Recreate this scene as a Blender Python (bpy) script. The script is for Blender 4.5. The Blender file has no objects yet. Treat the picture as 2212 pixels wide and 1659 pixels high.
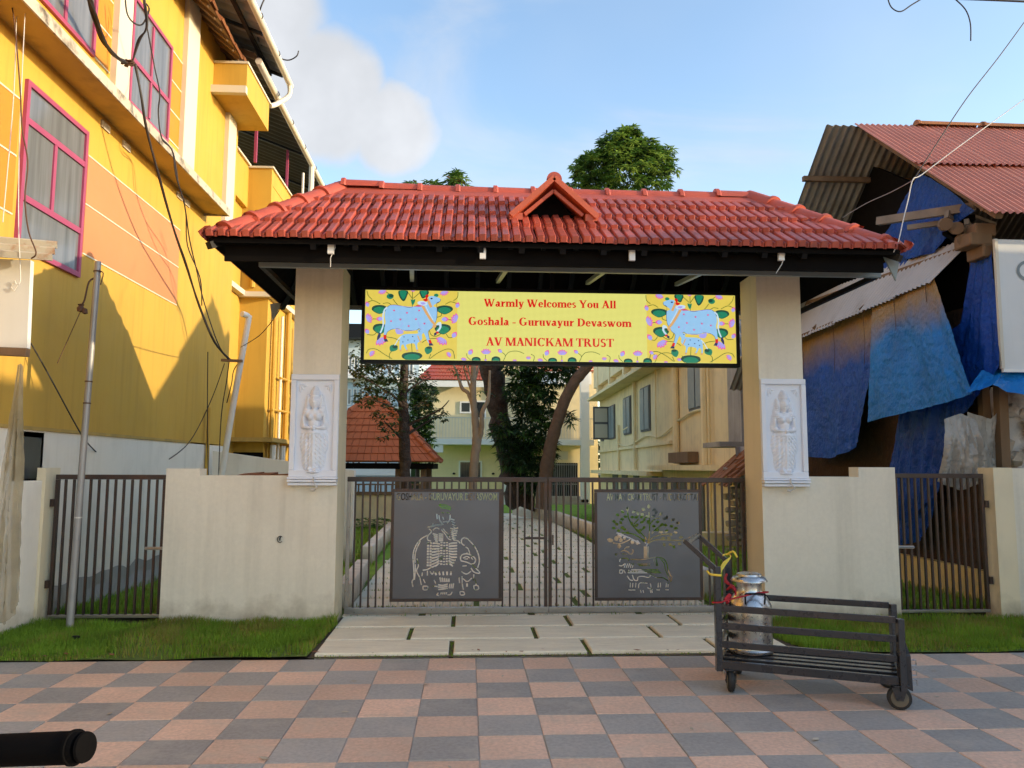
import bpy, bmesh, math, random
from mathutils import Vector, Matrix, Euler, noise, geometry

random.seed(7)
R = math.radians
SC = bpy.context.scene
COL = SC.collection

# ------------------------------------------------------------------ camera
EYE = Vector((0.0, 0.0, 1.4868))
C_R = Vector((.998485, -.05489, .003744)); C_U = Vector((-.00947, -.104436, .994487)); C_B = Vector((-.054196, -.993016, -.104797))
cam = bpy.data.cameras.new('camera')
cam.sensor_width = 36.0; cam.lens = 36.0 * 3100 / 4032
cam.clip_start = .05; cam.clip_end = 2000
cam_o = bpy.data.objects.new('camera', cam); COL.objects.link(cam_o)
m = Matrix(((C_R.x, C_U.x, C_B.x, EYE.x), (C_R.y, C_U.y, C_B.y, EYE.y), (C_R.z, C_U.z, C_B.z, EYE.z), (0, 0, 0, 1)))
cam_o.matrix_world = m
SC.camera = cam_o

def P(px, py, X=None, Y=None, Z=None):
    """a measured point of the photograph (2212 px wide) put at a known world distance"""
    d = C_R * ((px - 1106) / 1700.7) - C_U * ((py - 829.5) / 1700.7) - C_B
    k = X / d.x if X is not None else Y / d.y if Y is not None else (Z - EYE.z) / d.z
    return EYE + d * k

# ------------------------------------------------------------------ light
SUN_DIR = Vector((-2.81, .74, -.62)).normalized()
SUN_EL = math.asin(-SUN_DIR.z); SUN_AZ = math.atan2(-SUN_DIR.x, -SUN_DIR.y)
sun = bpy.data.lights.new('sun', 'SUN'); sun.energy = 2.0; sun.angle = R(.6); sun.color = (.52, .41, .26)
sun_o = bpy.data.objects.new('sun', sun); COL.objects.link(sun_o)
sun_o.rotation_euler = SUN_DIR.to_track_quat('-Z', 'Y').to_euler(); sun_o.location = (30, -8, 20)
SC.view_settings.view_transform = 'Standard'; SC.view_settings.look = 'None'
SC.view_settings.exposure = 2.36; SC.view_settings.gamma = 1; SC.view_settings.use_curve_mapping = False
SC.render.engine = 'CYCLES'
SC.cycles.max_bounces = 8; SC.cycles.diffuse_bounces = 5; SC.cycles.glossy_bounces = 4; SC.cycles.transparent_max_bounces = 8
SC.cycles.caustics_reflective = False; SC.cycles.caustics_refractive = False

W = bpy.data.worlds.new('World'); SC.world = W; W.use_nodes = True
nt = W.node_tree; nt.nodes.clear()
def wn(t, **k):
    n = nt.nodes.new(t)
    for a, b in k.items(): setattr(n, a, b)
    return n
def wl(a, b): nt.links.new(a, b)
out = wn('ShaderNodeOutputWorld'); bg = wn('ShaderNodeBackground'); bg.inputs['Strength'].default_value = .15
sky = wn('ShaderNodeTexSky', sky_type='NISHITA', sun_disc=False, sun_elevation=SUN_EL, sun_rotation=SUN_AZ, air_density=1.0, dust_density=.6, ozone_density=1.6)
tc = wn('ShaderNodeTexCoord')
def wmath(op, a, b=None, clamp=False):
    n = wn('ShaderNodeMath', operation=op); n.use_clamp = clamp
    for i, v in enumerate((a, b)):
        if v is None: continue
        if isinstance(v, (int, float)): n.inputs[i].default_value = v
        else: wl(v, n.inputs[i])
    return n.outputs[0]
def wrange(v, a, b, c=0, d=1):
    n = wn('ShaderNodeMapRange', interpolation_type='SMOOTHSTEP')
    n.inputs[1].default_value = a; n.inputs[2].default_value = b; n.inputs[3].default_value = c; n.inputs[4].default_value = d
    wl(v, n.inputs[0]); return n.outputs[0]
def wnoise(scale, detail, sc=(1, 1, 1), loc=(0, 0, 0), dist=0.0):
    mp = wn('ShaderNodeMapping'); mp.inputs['Scale'].default_value = sc; mp.inputs['Location'].default_value = loc
    wl(tc.outputs['Generated'], mp.inputs[0])
    n = wn('ShaderNodeTexNoise'); n.inputs['Scale'].default_value = scale; n.inputs['Detail'].default_value = detail
    n.inputs['Roughness'].default_value = .58; n.inputs['Distortion'].default_value = dist
    wl(mp.outputs[0], n.inputs['Vector']); return n.outputs['Fac']
def wblob(px, py, r0, r1):
    d = (P(px, py, Y=100) - EYE).normalized()
    n = wn('ShaderNodeVectorMath', operation='DOT_PRODUCT'); wl(tc.outputs['Generated'], n.inputs[0]); n.inputs[1].default_value = d
    return wrange(n.outputs['Value'], math.cos(R(r1)), math.cos(R(r0)))
puff = wmath('MAXIMUM', wmath('MAXIMUM', wblob(520, 40, 1, 7.2), wblob(690, 205, 1, 6.0)), wmath('MULTIPLY', wblob(860, 280, 0, 4.6), .85))
puffn = wmath('ADD', wmath('MULTIPLY', puff, .86), wmath('MULTIPLY', wnoise(6, 8, dist=.4), .9))
puffm = wrange(puffn, .70, 1.12)
wisp = wrange(wnoise(2.1, 7, (1, 1, 2.4), (3.1, 1.7, .4), .8), .47, .80, 0, .55)
high = wrange(wnoise(1.3, 4, (1, 1, 1.6), (.2, 5.1, 2.0)), .35, .75, 0, .22)
cov = wmath('MAXIMUM', wmath('MULTIPLY', puffm, .93), wmath('ADD', wisp, high), True)
shade = wrange(wnoise(4.5, 5, loc=(.05, .02, -.06)), .3, .7, .78, 1.0)
cl = wn('ShaderNodeMixRGB', blend_type='MULTIPLY'); cl.inputs[0].default_value = 1; cl.inputs[1].default_value = (1.22, 1.24, 1.28, 1)
comb = wn('ShaderNodeCombineColor')
for i in range(3): wl(shade, comb.inputs[i])
wl(comb.outputs[0], cl.inputs[2])
hs = wn('ShaderNodeMixRGB', blend_type='MULTIPLY'); hs.inputs[0].default_value = 1; hs.inputs[2].default_value = (.60, .582, .57, 1)
wl(sky.outputs[0], hs.inputs[1])
mx = wn('ShaderNodeMixRGB'); wl(cov, mx.inputs[0]); wl(hs.outputs[0], mx.inputs[1]); wl(cl.outputs[0], mx.inputs[2])
wl(mx.outputs[0], bg.inputs[0]); wl(bg.outputs[0], out.inputs[0])

# ------------------------------------------------------------------ materials
def mat(name, col, rough=.65, var=.12, scale=3.0, bump=.15, bscale=90, metal=0.0, streak=0.0, stain=None, stain_amt=.5, stain_scale=2.0,
        spec=.4, rnd=0.0, stretch=(1, 1, 1), coat=0.0, bdist=.004, trans=0.0, splash=0.0, grain=0.0, grain_scale=55):
    """a Principled surface in world-scale noise: colour variation, stains, streaks, fine relief, per-object variation"""
    M = bpy.data.materials.new(name); M.use_nodes = True; t = M.node_tree; N = t.nodes; L = t.links
    b = N['Principled BSDF']; b.inputs['Roughness'].default_value = rough; b.inputs['Metallic'].default_value = metal
    b.inputs['Specular IOR Level'].default_value = spec; b.inputs['Coat Weight'].default_value = coat
    g = N.new('ShaderNodeNewGeometry')
    mp = N.new('ShaderNodeMapping'); mp.inputs['Scale'].default_value = stretch; L.new(g.outputs['Position'], mp.inputs[0])
    def nz(s, d=5, src=mp.outputs[0]):
        n = N.new('ShaderNodeTexNoise'); n.inputs['Scale'].default_value = s; n.inputs['Detail'].default_value = d; n.inputs['Roughness'].default_value = .6
        L.new(src, n.inputs['Vector']); return n.outputs['Fac']
    def rng(v, a, bb, c, d):
        n = N.new('ShaderNodeMapRange'); n.inputs[1].default_value = a; n.inputs[2].default_value = bb; n.inputs[3].default_value = c; n.inputs[4].default_value = d
        L.new(v, n.inputs[0]); return n.outputs[0]
    cur = N.new('ShaderNodeRGB'); cur.outputs[0].default_value = (*col, 1); c = cur.outputs[0]
    h = N.new('ShaderNodeHueSaturation'); L.new(c, h.inputs['Color']); L.new(rng(nz(scale), .25, .75, 1 - var, 1 + var), h.inputs['Value']); c = h.outputs[0]
    if grain:
        hg_ = N.new('ShaderNodeHueSaturation'); L.new(c, hg_.inputs['Color']); L.new(rng(nz(grain_scale, 3), .3, .7, 1 - grain, 1 + grain), hg_.inputs['Value']); c = hg_.outputs[0]
    if rnd:
        oi = N.new('ShaderNodeObjectInfo'); h2 = N.new('ShaderNodeHueSaturation'); L.new(c, h2.inputs['Color'])
        L.new(rng(oi.outputs['Random'], 0, 1, 1 - rnd, 1 + rnd), h2.inputs['Value']); c = h2.outputs[0]
    if stain:
        mixn = N.new('ShaderNodeMixRGB'); L.new(rng(nz(stain_scale, 7), .5, .72, 0, stain_amt), mixn.inputs[0]); L.new(c, mixn.inputs[1]); mixn.inputs[2].default_value = (*stain, 1); c = mixn.outputs[0]
    if streak:
        m2 = N.new('ShaderNodeMapping'); m2.inputs['Scale'].default_value = (7, 7, .45); L.new(g.outputs['Position'], m2.inputs[0])
        mixn = N.new('ShaderNodeMixRGB'); mixn.blend_type = 'MULTIPLY'; L.new(rng(nz(1.0, 6, m2.outputs[0]), .5, .75, 0, streak), mixn.inputs[0]); L.new(c, mixn.inputs[1]); mixn.inputs[2].default_value = (.45, .42, .36, 1); c = mixn.outputs[0]
    if splash:
        sp = N.new('ShaderNodeSeparateXYZ'); L.new(g.outputs['Position'], sp.inputs[0])
        ad = N.new('ShaderNodeMath'); ad.operation = 'MULTIPLY_ADD'; L.new(nz(5.0, 6), ad.inputs[0]); ad.inputs[1].default_value = -.55; L.new(sp.outputs['Z'], ad.inputs[2])
        mixn = N.new('ShaderNodeMixRGB'); L.new(rng(ad.outputs[0], -.02, -.30, 0, splash), mixn.inputs[0]); L.new(c, mixn.inputs[1]); mixn.inputs[2].default_value = (.30, .235, .16, 1); c = mixn.outputs[0]
    L.new(c, b.inputs['Base Color'])
    L.new(rng(nz(scale * 4), .3, .7, max(.03, rough - .08), min(1, rough + .08)), b.inputs['Roughness'])
    if bump:
        bp = N.new('ShaderNodeBump'); bp.inputs['Strength'].default_value = bump; bp.inputs['Distance'].default_value = bdist
        L.new(nz(bscale, 4), bp.inputs['Height']); L.new(bp.outputs[0], b.inputs['Normal'])
    if trans:
        tl = N.new('ShaderNodeBsdfTranslucent'); L.new(c, tl.inputs['Color']); ms = N.new('ShaderNodeMixShader'); ms.inputs[0].default_value = trans
        L.new(b.outputs[0], ms.inputs[1]); L.new(tl.outputs[0], ms.inputs[2]); L.new(ms.outputs[0], N['Material Output'].inputs[0])
    return M
def emit(name, col, s=1.0):
    M = bpy.data.materials.new(name); M.use_nodes = True; b = M.node_tree.nodes['Principled BSDF']
    b.inputs['Base Color'].default_value = (.02, .02, .02, 1); b.inputs['Roughness'].default_value = .5
    b.inputs['Emission Color'].default_value = (*col, 1); b.inputs['Emission Strength'].default_value = s
    # fine LED raster
    t = M.node_tree; tcn = t.nodes.new('ShaderNodeNewGeometry')
    sp = t.nodes.new('ShaderNodeSeparateXYZ'); t.links.new(tcn.outputs['Position'], sp.inputs[0])
    prod = None
    for ax in ('X', 'Z'):
        a = t.nodes.new('ShaderNodeMath'); a.operation = 'MULTIPLY'; t.links.new(sp.outputs[ax], a.inputs[0]); a.inputs[1].default_value = 2 * math.pi / .0125
        sn = t.nodes.new('ShaderNodeMath'); sn.operation = 'SINE'; t.links.new(a.outputs[0], sn.inputs[0])
        mr = t.nodes.new('ShaderNodeMapRange'); mr.inputs[1].default_value = -1; mr.inputs[2].default_value = 1; mr.inputs[3].default_value = .80; mr.inputs[4].default_value = 1.08
        t.links.new(sn.outputs[0], mr.inputs[0])
        if prod is None: prod = mr.outputs[0]
        else:
            pm = t.nodes.new('ShaderNodeMath'); pm.operation = 'MULTIPLY'; t.links.new(prod, pm.inputs[0]); t.links.new(mr.outputs[0], pm.inputs[1]); prod = pm.outputs[0]
    sm = t.nodes.new('ShaderNodeMath'); sm.operation = 'MULTIPLY'; t.links.new(prod, sm.inputs[0]); sm.inputs[1].default_value = s
    t.links.new(sm.outputs[0], b.inputs['Emission Strength'])
    return M

MT = dict(
    soil=mat('soil', (.10, .075, .05), .95, .3, 2, .5, 30),
    mortar=mat('mortar', (.52, .46, .40), .9, .2, 4, .3, 60),
    tile_red=mat('tile_red', (.72, .475, .345), .6, .13, 1.3, .4, 260, rnd=.13, stain=(.58, .46, .36), stain_amt=.6, stain_scale=4, grain=.15, grain_scale=40),
    tile_grey=mat('tile_grey', (.375, .345, .315), .58, .15, 1.3, .4, 260, rnd=.15, stain=(.50, .44, .37), stain_amt=.6, stain_scale=4, grain=.15, grain_scale=40),
    slab=mat('slab_stone', (.84, .76, .58), .75, .10, 2.2, .3, 70, rnd=.05, stain=(.66, .57, .43), stain_amt=.5, stain_scale=3.5, stretch=(1, 4, 1), grain=.07, grain_scale=30),
    wall=mat('grey_wall_paint', (.80, .735, .60), .75, .04, 1.5, .2, 120, stain=(.68, .61, .50), stain_amt=.4, stain_scale=1.8, streak=.22, splash=.75, grain=.03, grain_scale=30),
    pillar=mat('cream_pillar_tone', (.80, .70, .49), .7, .05, 1.5, .2, 120, streak=.15, stain=(.66, .58, .42), stain_amt=.4, splash=.7),
    cream=mat('cream_wall', (.84, .70, .42), .8, .06, .8, .15, 60, stain=(.55, .46, .30), stain_amt=.3, streak=.15),
    cream_dirty=mat('cream_wall_weathered', (.84, .68, .40), .85, .08, .8, .2, 60, stain=(.52, .42, .28), stain_amt=.45, streak=.35),
    white=mat('white_paint', (.80, .79, .76), .55, .04, 2, .1, 90),
    white_dirty=mat('white_plaster', (.84, .78, .67), .8, .05, 1, .2, 80, stain=(.55, .51, .44), stain_amt=.4, streak=.2, splash=.8),
    relief=mat('white_moulding', (.80, .83, .90), .5, .03, 5, .05, 150),
    yellow=mat('yellow_wall', (.56, .345, .055), .75, .06, .9, .35, 60, stain=(.49, .285, .045), stain_amt=.5, stain_scale=1.1, streak=.28),
    orange=mat('orange_wall_panel', (.58, .22, .022), .75, .06, 1.5, .35, 160),
    peach=mat('peach_wall_panel', (.58, .235, .10), .75, .06, 1.5, .35, 160),
    line=mat('cream_line', (.68, .62, .47), .7, .05),
    pilaster=mat('ivory_pilaster', (.62, .57, .47), .65, .04, 1, .1, 60),
    soffit=mat('weathered_yellow_soffit', (.48, .32, .09), .85, .2, 1.6, .3, 50, stain=(.22, .16, .06), stain_amt=.6, stain_scale=2.5),
    edge=mat('weathered_slab_edge', (.50, .45, .36), .85, .2, 3, .4, 50, stain=(.07, .05, .035), stain_amt=1.0, stain_scale=6),
    magenta=mat('magenta_frame', (.34, .06, .13), .5, .1, 4, .05),
    glass=mat('curtained_glass', (.15, .155, .165), .05, .35, 1.6, 0, 10, spec=.7, stretch=(6, 6, .3)),
    glass_dark=mat('dark_glass', (.05, .055, .06), .1, .2, 2, 0, 10, spec=.6),
    roof=mat('red_roof_paint', (.45, .085, .052), .42, .16, 3, .12, 60, spec=.55, rnd=.2, stain=(.20, .06, .045), stain_amt=.8, stain_scale=6),
    roof_cap=mat('red_ridge_paint', (.47, .092, .056), .5, .14, 3, .15, 60, rnd=.08, stain=(.30, .09, .07), stain_amt=.45, stain_scale=5),
    dormer=mat('orange_red_paint', (.52, .115, .055), .5, .08, 5, .12, 60),
    black=mat('black_painted_steel', (.007, .007, .008), .5, .2, 4, .05, spec=.25),
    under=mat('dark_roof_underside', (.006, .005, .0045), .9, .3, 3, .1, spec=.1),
    steel=mat('brushed_steel', (.40, .37, .35), .34, .18, 5, .08, 200, metal=.85, stain=(.16, .10, .07), stain_amt=.5, stain_scale=5),
    steel_rust=mat('brown_tinged_steel', (.075, .056, .05), .36, .25, 6, .1, 200, metal=.6, stain=(.09, .035, .02), stain_amt=.7, stain_scale=6),
    panel=mat('steel_sheet', (.15, .148, .165), .36, .10, 2.5, .03, 200, metal=.8),
    trolley=mat('dark_stainless_tube', (.030, .031, .037), .30, .10, 4, .0, 160, metal=.2, coat=.5),
    chrome=mat('polished_aluminium', (.52, .51, .50), .30, .06, 10, .04, 100, metal=1.0),
    rubber=mat('rubber', (.02, .02, .02), .7, .2, 10, .1),
    caster=mat('brown_wheel_rim', (.13, .11, .08), .6, .15, 10, .1),
    red_rope=mat('red_rope', (.42, .02, .03), .8, .2, 30, .4, 300),
    yellow_rope=mat('yellow_cloth_tie', (.85, .62, .08), .8, .15, 20, .3, 200),
    galv=mat('galvanised_pipe', (.34, .335, .33), .5, .15, 4, .1, 80, metal=.45, streak=.2),
    pvc=mat('white_pipe', (.72, .68, .60), .45, .1, 3, .05, streak=.2),
    pvc_yellow=mat('yellow_pipe', (.56, .335, .05), .5, .1, 3, .05),
    cable=mat('black_cable', (.025, .02, .02), .6, .2, 10, .05),
    cable_brown=mat('brown_cable', (.10, .05, .03), .7, .2, 10, .05),
    wire_white=mat('pale_cable', (.60, .58, .55), .6, .1, 10, .05),
    clay=mat('weathered_clay_tile', (.30, .12, .05), .85, .25, 4, .4, 40, rnd=.2, stain=(.10, .06, .03), stain_amt=.6, stain_scale=4),
    clay_new=mat('orange_clay_tile', (.44, .135, .06), .75, .15, 3, .25, 40, rnd=.12),
    tinred=mat('red_tin_roof', (.52, .19, .125), .55, .14, 1.5, .08, 60, rnd=.04, streak=.1),
    tingrey=mat('grey_tin', (.30, .285, .26), .5, .2, 1.5, .12, 60, metal=.3, stain=(.16, .13, .09), stain_amt=.5),
    tindark=mat('dark_tin', (.045, .04, .036), .6, .2, 1.5, .1, 60),
    tinawn=mat('pale_grey_tin', (.50, .49, .48), .55, .12, 1.2, .1, 60, stain=(.28, .25, .21), stain_amt=.4),
    rusty=mat('rusty_tin', (.50, .47, .38), .65, .15, 4, .2, 60, stain=(.36, .13, .03), stain_amt=.95, stain_scale=7),
    wood=mat('old_wood', (.20, .125, .07), .85, .25, 6, .4, 60, stretch=(1, 1, .2)),
    wood_grey=mat('grey_old_wood', (.24, .20, .16), .85, .25, 6, .4, 60, stretch=(.3, 1, 1)),
    mud=mat('mud_wall', (.065, .034, .019), .95, .35, 5, 1.0, 18, stain=(.04, .02, .012), stain_amt=.7, stain_scale=5, bdist=.03),
    whitewash=mat('flaking_whitewash', (.55, .52, .49), .9, .1, 4, .6, 25, stain=(.18, .085, .045), stain_amt=1.0, stain_scale=3.0, bdist=.02),
    ochre=mat('ochre_plinth', (.62, .43, .16), .85, .12, 3, .3, 60, stain=(.36, .25, .12), stain_amt=.5),
    stone=mat('rubble_stone', (.36, .31, .25), .9, .25, 6, .8, 25, rnd=.25, bdist=.02),
    concrete=mat('grey_concrete', (.36, .34, .31), .85, .15, 3, .3, 60, stain=(.2, .18, .15), stain_amt=.5, streak=.4),
    board=mat('white_board', (.66, .67, .66), .5, .04, 2, .05, 60, streak=.1),
    plastic=mat('grey_plastic_sheet', (.42, .39, .35), .3, .2, 4, .4, 14, spec=.5, trans=.25, bdist=.02),
    bark=mat('dark_bark', (.055, .037, .028), .95, .45, 7, 1.0, 16, bdist=.08, stain=(.14, .11, .085), stain_amt=.6, stain_scale=4),
    bark_pale=mat('pale_bark', (.33, .25, .17), .9, .2, 6, .6, 26, bdist=.02, stain=(.16, .11, .07), stain_amt=.5),
    leaf_a=mat('mango_leaf', (.075, .165, .028), .42, .3, 3, 0, 10, spec=.45, trans=.28),
    leaf_b=mat('light_leaf', (.22, .34, .06), .42, .3, 3, 0, 10, spec=.45, trans=.30),
    leaf_c=mat('dark_leaf', (.022, .05, .014), .45, .3, 3, 0, 10, spec=.4, trans=.18),
    leaf_r=mat('round_leaf', (.05, .075, .022), .42, .3, 3, 0, 10, spec=.45, trans=.2),
    leaf_y=mat('reddish_leaf', (.13, .075, .025), .5, .3, 3, 0, 10, trans=.2),
    grass=mat('grass_blade', (.21, .345, .034), .6, .35, 2.5, 0, 10, spec=.25, trans=.35),
    grass_y=mat('grass_blade_yellow', (.29, .27, .06), .6, .3, 2.5, 0, 10, spec=.25, trans=.3),
    lawn=mat('lawn_turf', (.22, .36, .035), .9, .3, 3, .8, 60, bdist=.02),
    path_slab=mat('path_slab_stone', (.86, .79, .61), .75, .10, 2.2, .3, 70, rnd=.05, stain=(.62, .54, .40), stain_amt=.4, stain_scale=3.5),
    turf=mat('turf', (.13, .19, .035), .9, .4, 3, .8, 60, stain=(.09, .07, .03), stain_amt=.7, stain_scale=1.6, bdist=.02),
    blue=mat('pale_blue_wall', (.52, .63, .70), .75, .05, .5, .1, 30),
    shutter=mat('grey_shutter', (.13, .13, .135), .6, .2, 3, .1),
    grip=mat('black_rubber_grip', (.003, .003, .0035), .8, .2, 20, .1, 200, spec=.05),
    asphalt=mat('asphalt', (.055, .055, .055), .9, .2, 3, .5, 200),
    offwhite=mat('off_frame_wall', (.55, .50, .42), .85, .06, 1, .2, 60, streak=.2),
)
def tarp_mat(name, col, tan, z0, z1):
    """blue tarpaulin whose upper part is tinted tan for bounced light"""
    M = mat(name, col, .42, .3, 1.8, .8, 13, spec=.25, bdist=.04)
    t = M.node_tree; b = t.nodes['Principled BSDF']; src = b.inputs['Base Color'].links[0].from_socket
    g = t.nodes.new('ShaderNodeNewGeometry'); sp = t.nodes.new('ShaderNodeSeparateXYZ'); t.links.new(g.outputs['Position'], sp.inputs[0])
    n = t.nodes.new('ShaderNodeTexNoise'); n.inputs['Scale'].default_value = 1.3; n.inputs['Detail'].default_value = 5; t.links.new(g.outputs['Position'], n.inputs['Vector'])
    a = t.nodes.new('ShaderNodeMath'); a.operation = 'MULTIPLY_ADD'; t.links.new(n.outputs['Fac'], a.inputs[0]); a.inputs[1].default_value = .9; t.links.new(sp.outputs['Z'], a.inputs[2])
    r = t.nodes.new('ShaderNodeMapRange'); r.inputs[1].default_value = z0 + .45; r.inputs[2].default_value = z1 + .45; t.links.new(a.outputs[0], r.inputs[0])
    mx = t.nodes.new('ShaderNodeMixRGB'); t.links.new(r.outputs[0], mx.inputs[0]); t.links.new(src, mx.inputs[1]); mx.inputs[2].default_value = (*tan, 1)  # warm light off the yellow wall painted into the tarp's upper part
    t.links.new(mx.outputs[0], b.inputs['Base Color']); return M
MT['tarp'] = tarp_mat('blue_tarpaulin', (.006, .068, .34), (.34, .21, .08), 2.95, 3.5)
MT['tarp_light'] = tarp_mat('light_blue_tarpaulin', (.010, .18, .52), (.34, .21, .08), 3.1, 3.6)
MT['tarp_plain'] = mat('plain_blue_tarpaulin', (.006, .055, .30), .42, .3, 2, .8, 13, spec=.25, bdist=.04)

# ------------------------------------------------------------------ mesh helpers
class MB:
    def __init__(s): s.v = []; s.f = []; s.m = []
    def quad(s, a, b, c, d, mi=0):
        n = len(s.v); s.v += [tuple(a), tuple(b), tuple(c), tuple(d)]; s.f.append((n, n + 1, n + 2, n + 3)); s.m.append(mi); return s
    def poly(s, pts, mi=0):
        n = len(s.v); s.v += [tuple(p) for p in pts]; s.f.append(tuple(range(n, n + len(pts)))); s.m.append(mi); return s
    def hexa(s, c, mi=0):
        """eight corners: bottom ring then top ring"""
        n = len(s.v); s.v += [tuple(p) for p in c]
        for q in ((3, 2, 1, 0), (4, 5, 6, 7), (0, 1, 5, 4), (1, 2, 6, 5), (2, 3, 7, 6), (3, 0, 4, 7)): s.f.append(tuple(n + i for i in q)); s.m.append(mi)
        return s
    def box(s, x0, x1, y0, y1, z0, z1, mi=0):
        return s.hexa([(x0, y0, z0), (x1, y0, z0), (x1, y1, z0), (x0, y1, z0), (x0, y0, z1), (x1, y0, z1), (x1, y1, z1), (x0, y1, z1)], mi)
    def bar(s, a, b, w, h=None, up=(0, 0, 1), mi=0):
        """square bar from a to b"""
        a = Vector(a); b = Vector(b); h = h or w; d = (b - a).normalized(); u = Vector(up)
        if abs(d.dot(u)) > .99: u = Vector((0, 1, 0))
        sx = d.cross(u).normalized() * (w / 2); sz = sx.cross(d).normalized() * (h / 2)
        return s.hexa([a - sx - sz, a + sx - sz, b + sx - sz, b - sx - sz, a - sx + sz, a + sx + sz, b + sx + sz, b - sx + sz], mi)
    def tube(s, pts, r, n=8, mi=0, cap=True):
        pts = [Vector(p) for p in pts]; rs = r if isinstance(r, (list, tuple)) else [r] * len(pts)
        base = len(s.v); u = None
        for i, p in enumerate(pts):
            d = (pts[min(i + 1, len(pts) - 1)] - pts[max(i - 1, 0)]).normalized()
            if u is None: u = d.orthogonal().normalized()
            else:
                u = u - d * u.dot(d); u = u.normalized() if u.length > 1e-6 else d.orthogonal().normalized()
            w = d.cross(u)
            for k in range(n):
                a = 2 * math.pi * k / n; s.v.append(tuple(p + (u * math.cos(a) + w * math.sin(a)) * rs[i]))
        for i in range(len(pts) - 1):
            for k in range(n):
                s.f.append((base + i * n + k, base + i * n + (k + 1) % n, base + (i + 1) * n + (k + 1) % n, base + (i + 1) * n + k)); s.m.append(mi)
        if cap:
            s.f.append(tuple(base + k for k in range(n - 1, -1, -1))); s.m.append(mi)
            s.f.append(tuple(base + (len(pts) - 1) * n + k for k in range(n))); s.m.append(mi)
        return s
    def lathe(s, prof, c, n=32, mi=0, mat=None):
        base = len(s.v); mat = mat or Matrix.Identity(3); c = Vector(c)
        for r, z in prof:
            for k in range(n):
                a = 2 * math.pi * k / n; s.v.append(tuple(c + mat @ Vector((r * math.cos(a), r * math.sin(a), z))))
        for i in range(len(prof) - 1):
            for k in range(n):
                s.f.append((base + i * n + k, base + i * n + (k + 1) % n, base + (i + 1) * n + (k + 1) % n, base + (i + 1) * n + k)); s.m.append(mi)
        return s
    def grid(s, fn, nu, nv, mi=0):
        base = len(s.v)
        for j in range(nv + 1):
            for i in range(nu + 1): s.v.append(tuple(fn(i / nu, j / nv)))
        for j in range(nv):
            for i in range(nu):
                a = base + j * (nu + 1) + i; s.f.append((a, a + 1, a + nu + 2, a + nu + 1)); s.m.append(mi)
        return s
    def extrude(s, pts, vec, mi=0):
        """prism from a planar polygon"""
        vec = Vector(vec); n = len(s.v); k = len(pts); s.v += [tuple(p) for p in pts] + [tuple(Vector(p) + vec) for p in pts]
        s.f.append(tuple(range(n + k - 1, n - 1, -1))); s.m.append(mi); s.f.append(tuple(range(n + k, n + 2 * k))); s.m.append(mi)
        for i in range(k):
            j = (i + 1) % k; s.f.append((n + i, n + j, n + k + j, n + k + i)); s.m.append(mi)
        return s
    def mesh(s, name, mats, smooth=False, centre=True):
        c = Vector((0, 0, 0))
        if centre and s.v:
            lo = [min(p[i] for p in s.v) for i in range(3)]; hi = [max(p[i] for p in s.v) for i in range(3)]
            c = Vector([(lo[i] + hi[i]) / 2 for i in range(3)])
        me = bpy.data.meshes.new(name); me.from_pydata([(p[0] - c.x, p[1] - c.y, p[2] - c.z) for p in s.v], [], s.f)
        if not isinstance(mats, (list, tuple)): mats = [mats]
        for q in mats: me.materials.append(MT[q] if isinstance(q, str) else q)
        if len(mats) > 1: me.polygons.foreach_set('material_index', s.m)
        bm = bmesh.new(); bm.from_mesh(me); bmesh.ops.recalc_face_normals(bm, faces=bm.faces); bm.to_mesh(me); bm.free()
        if smooth:
            me.polygons.foreach_set('use_smooth', [True] * len(me.polygons))
            try: me.set_sharp_from_angle(angle=R(38))
            except Exception: pass
        return me, c
    def build(s, name, mats, parent=None, smooth=False, bevel=0):
        me, c = s.mesh(name, mats, smooth)
        o = bpy.data.objects.new(name, me); COL.objects.link(o); o.location = c
        attach(o, parent)
        if bevel:
            b = o.modifiers.new('bevel', 'BEVEL'); b.width = bevel; b.segments = 2; b.limit_method = 'ANGLE'; b.angle_limit = R(40)
        return o
def world_loc(o):
    v = Vector(o.location)
    while o.parent: o = o.parent; v += Vector(o.location)
    return v
def attach(o, parent):
    if parent is not None:
        o.location = Vector(o.location) - world_loc(parent); o.parent = parent
    return o
def put(me, name, loc, parent=None, rot=None):
    """one more object that shares a mesh"""
    o = bpy.data.objects.new(name, me); COL.objects.link(o); o.location = loc
    if rot is not None: o.rotation_euler = rot
    return attach(o, parent)
def tag(o, label=None, cat=None, group=None, kind=None):
    for k, v in (('label', label), ('category', cat), ('group', group), ('kind', kind)):
        if v: o[k] = v
    return o
def thing(name, label, cat, loc=(0, 0, 0), group=None):
    o = bpy.data.objects.new(name, None); COL.objects.link(o); o.location = loc; o.empty_display_size = .2
    return tag(o, label, cat, group)
def bx(name, m, parent, *b, bevel=0): return MB().box(*b).build(name, m, parent, bevel=bevel)
def nz(x, y=0.0, z=0.0): return noise.noise(Vector((x, y, z)))
def smooth_line(pts, n=6, closed=False):
    """Catmull-Rom through points (tuples of any length)"""
    res = []; k = len(pts); last = k if closed else k - 1
    for i in range(last):
        p0 = pts[(i - 1) % k] if (closed or i > 0) else pts[0]; p1 = pts[i]; p2 = pts[(i + 1) % k]
        p3 = pts[(i + 2) % k] if (closed or i + 2 < k) else pts[-1]
        for j in range(n):
            t = j / n
            res.append(tuple(.5 * (2 * b + (c - a) * t + (2 * a - 5 * b + 4 * c - d) * t * t + (3 * b - a - 3 * c + d) * t ** 3) for a, b, c, d in zip(p0, p1, p2, p3)))
    if not closed: res.append(tuple(pts[-1]))
    return res
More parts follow.
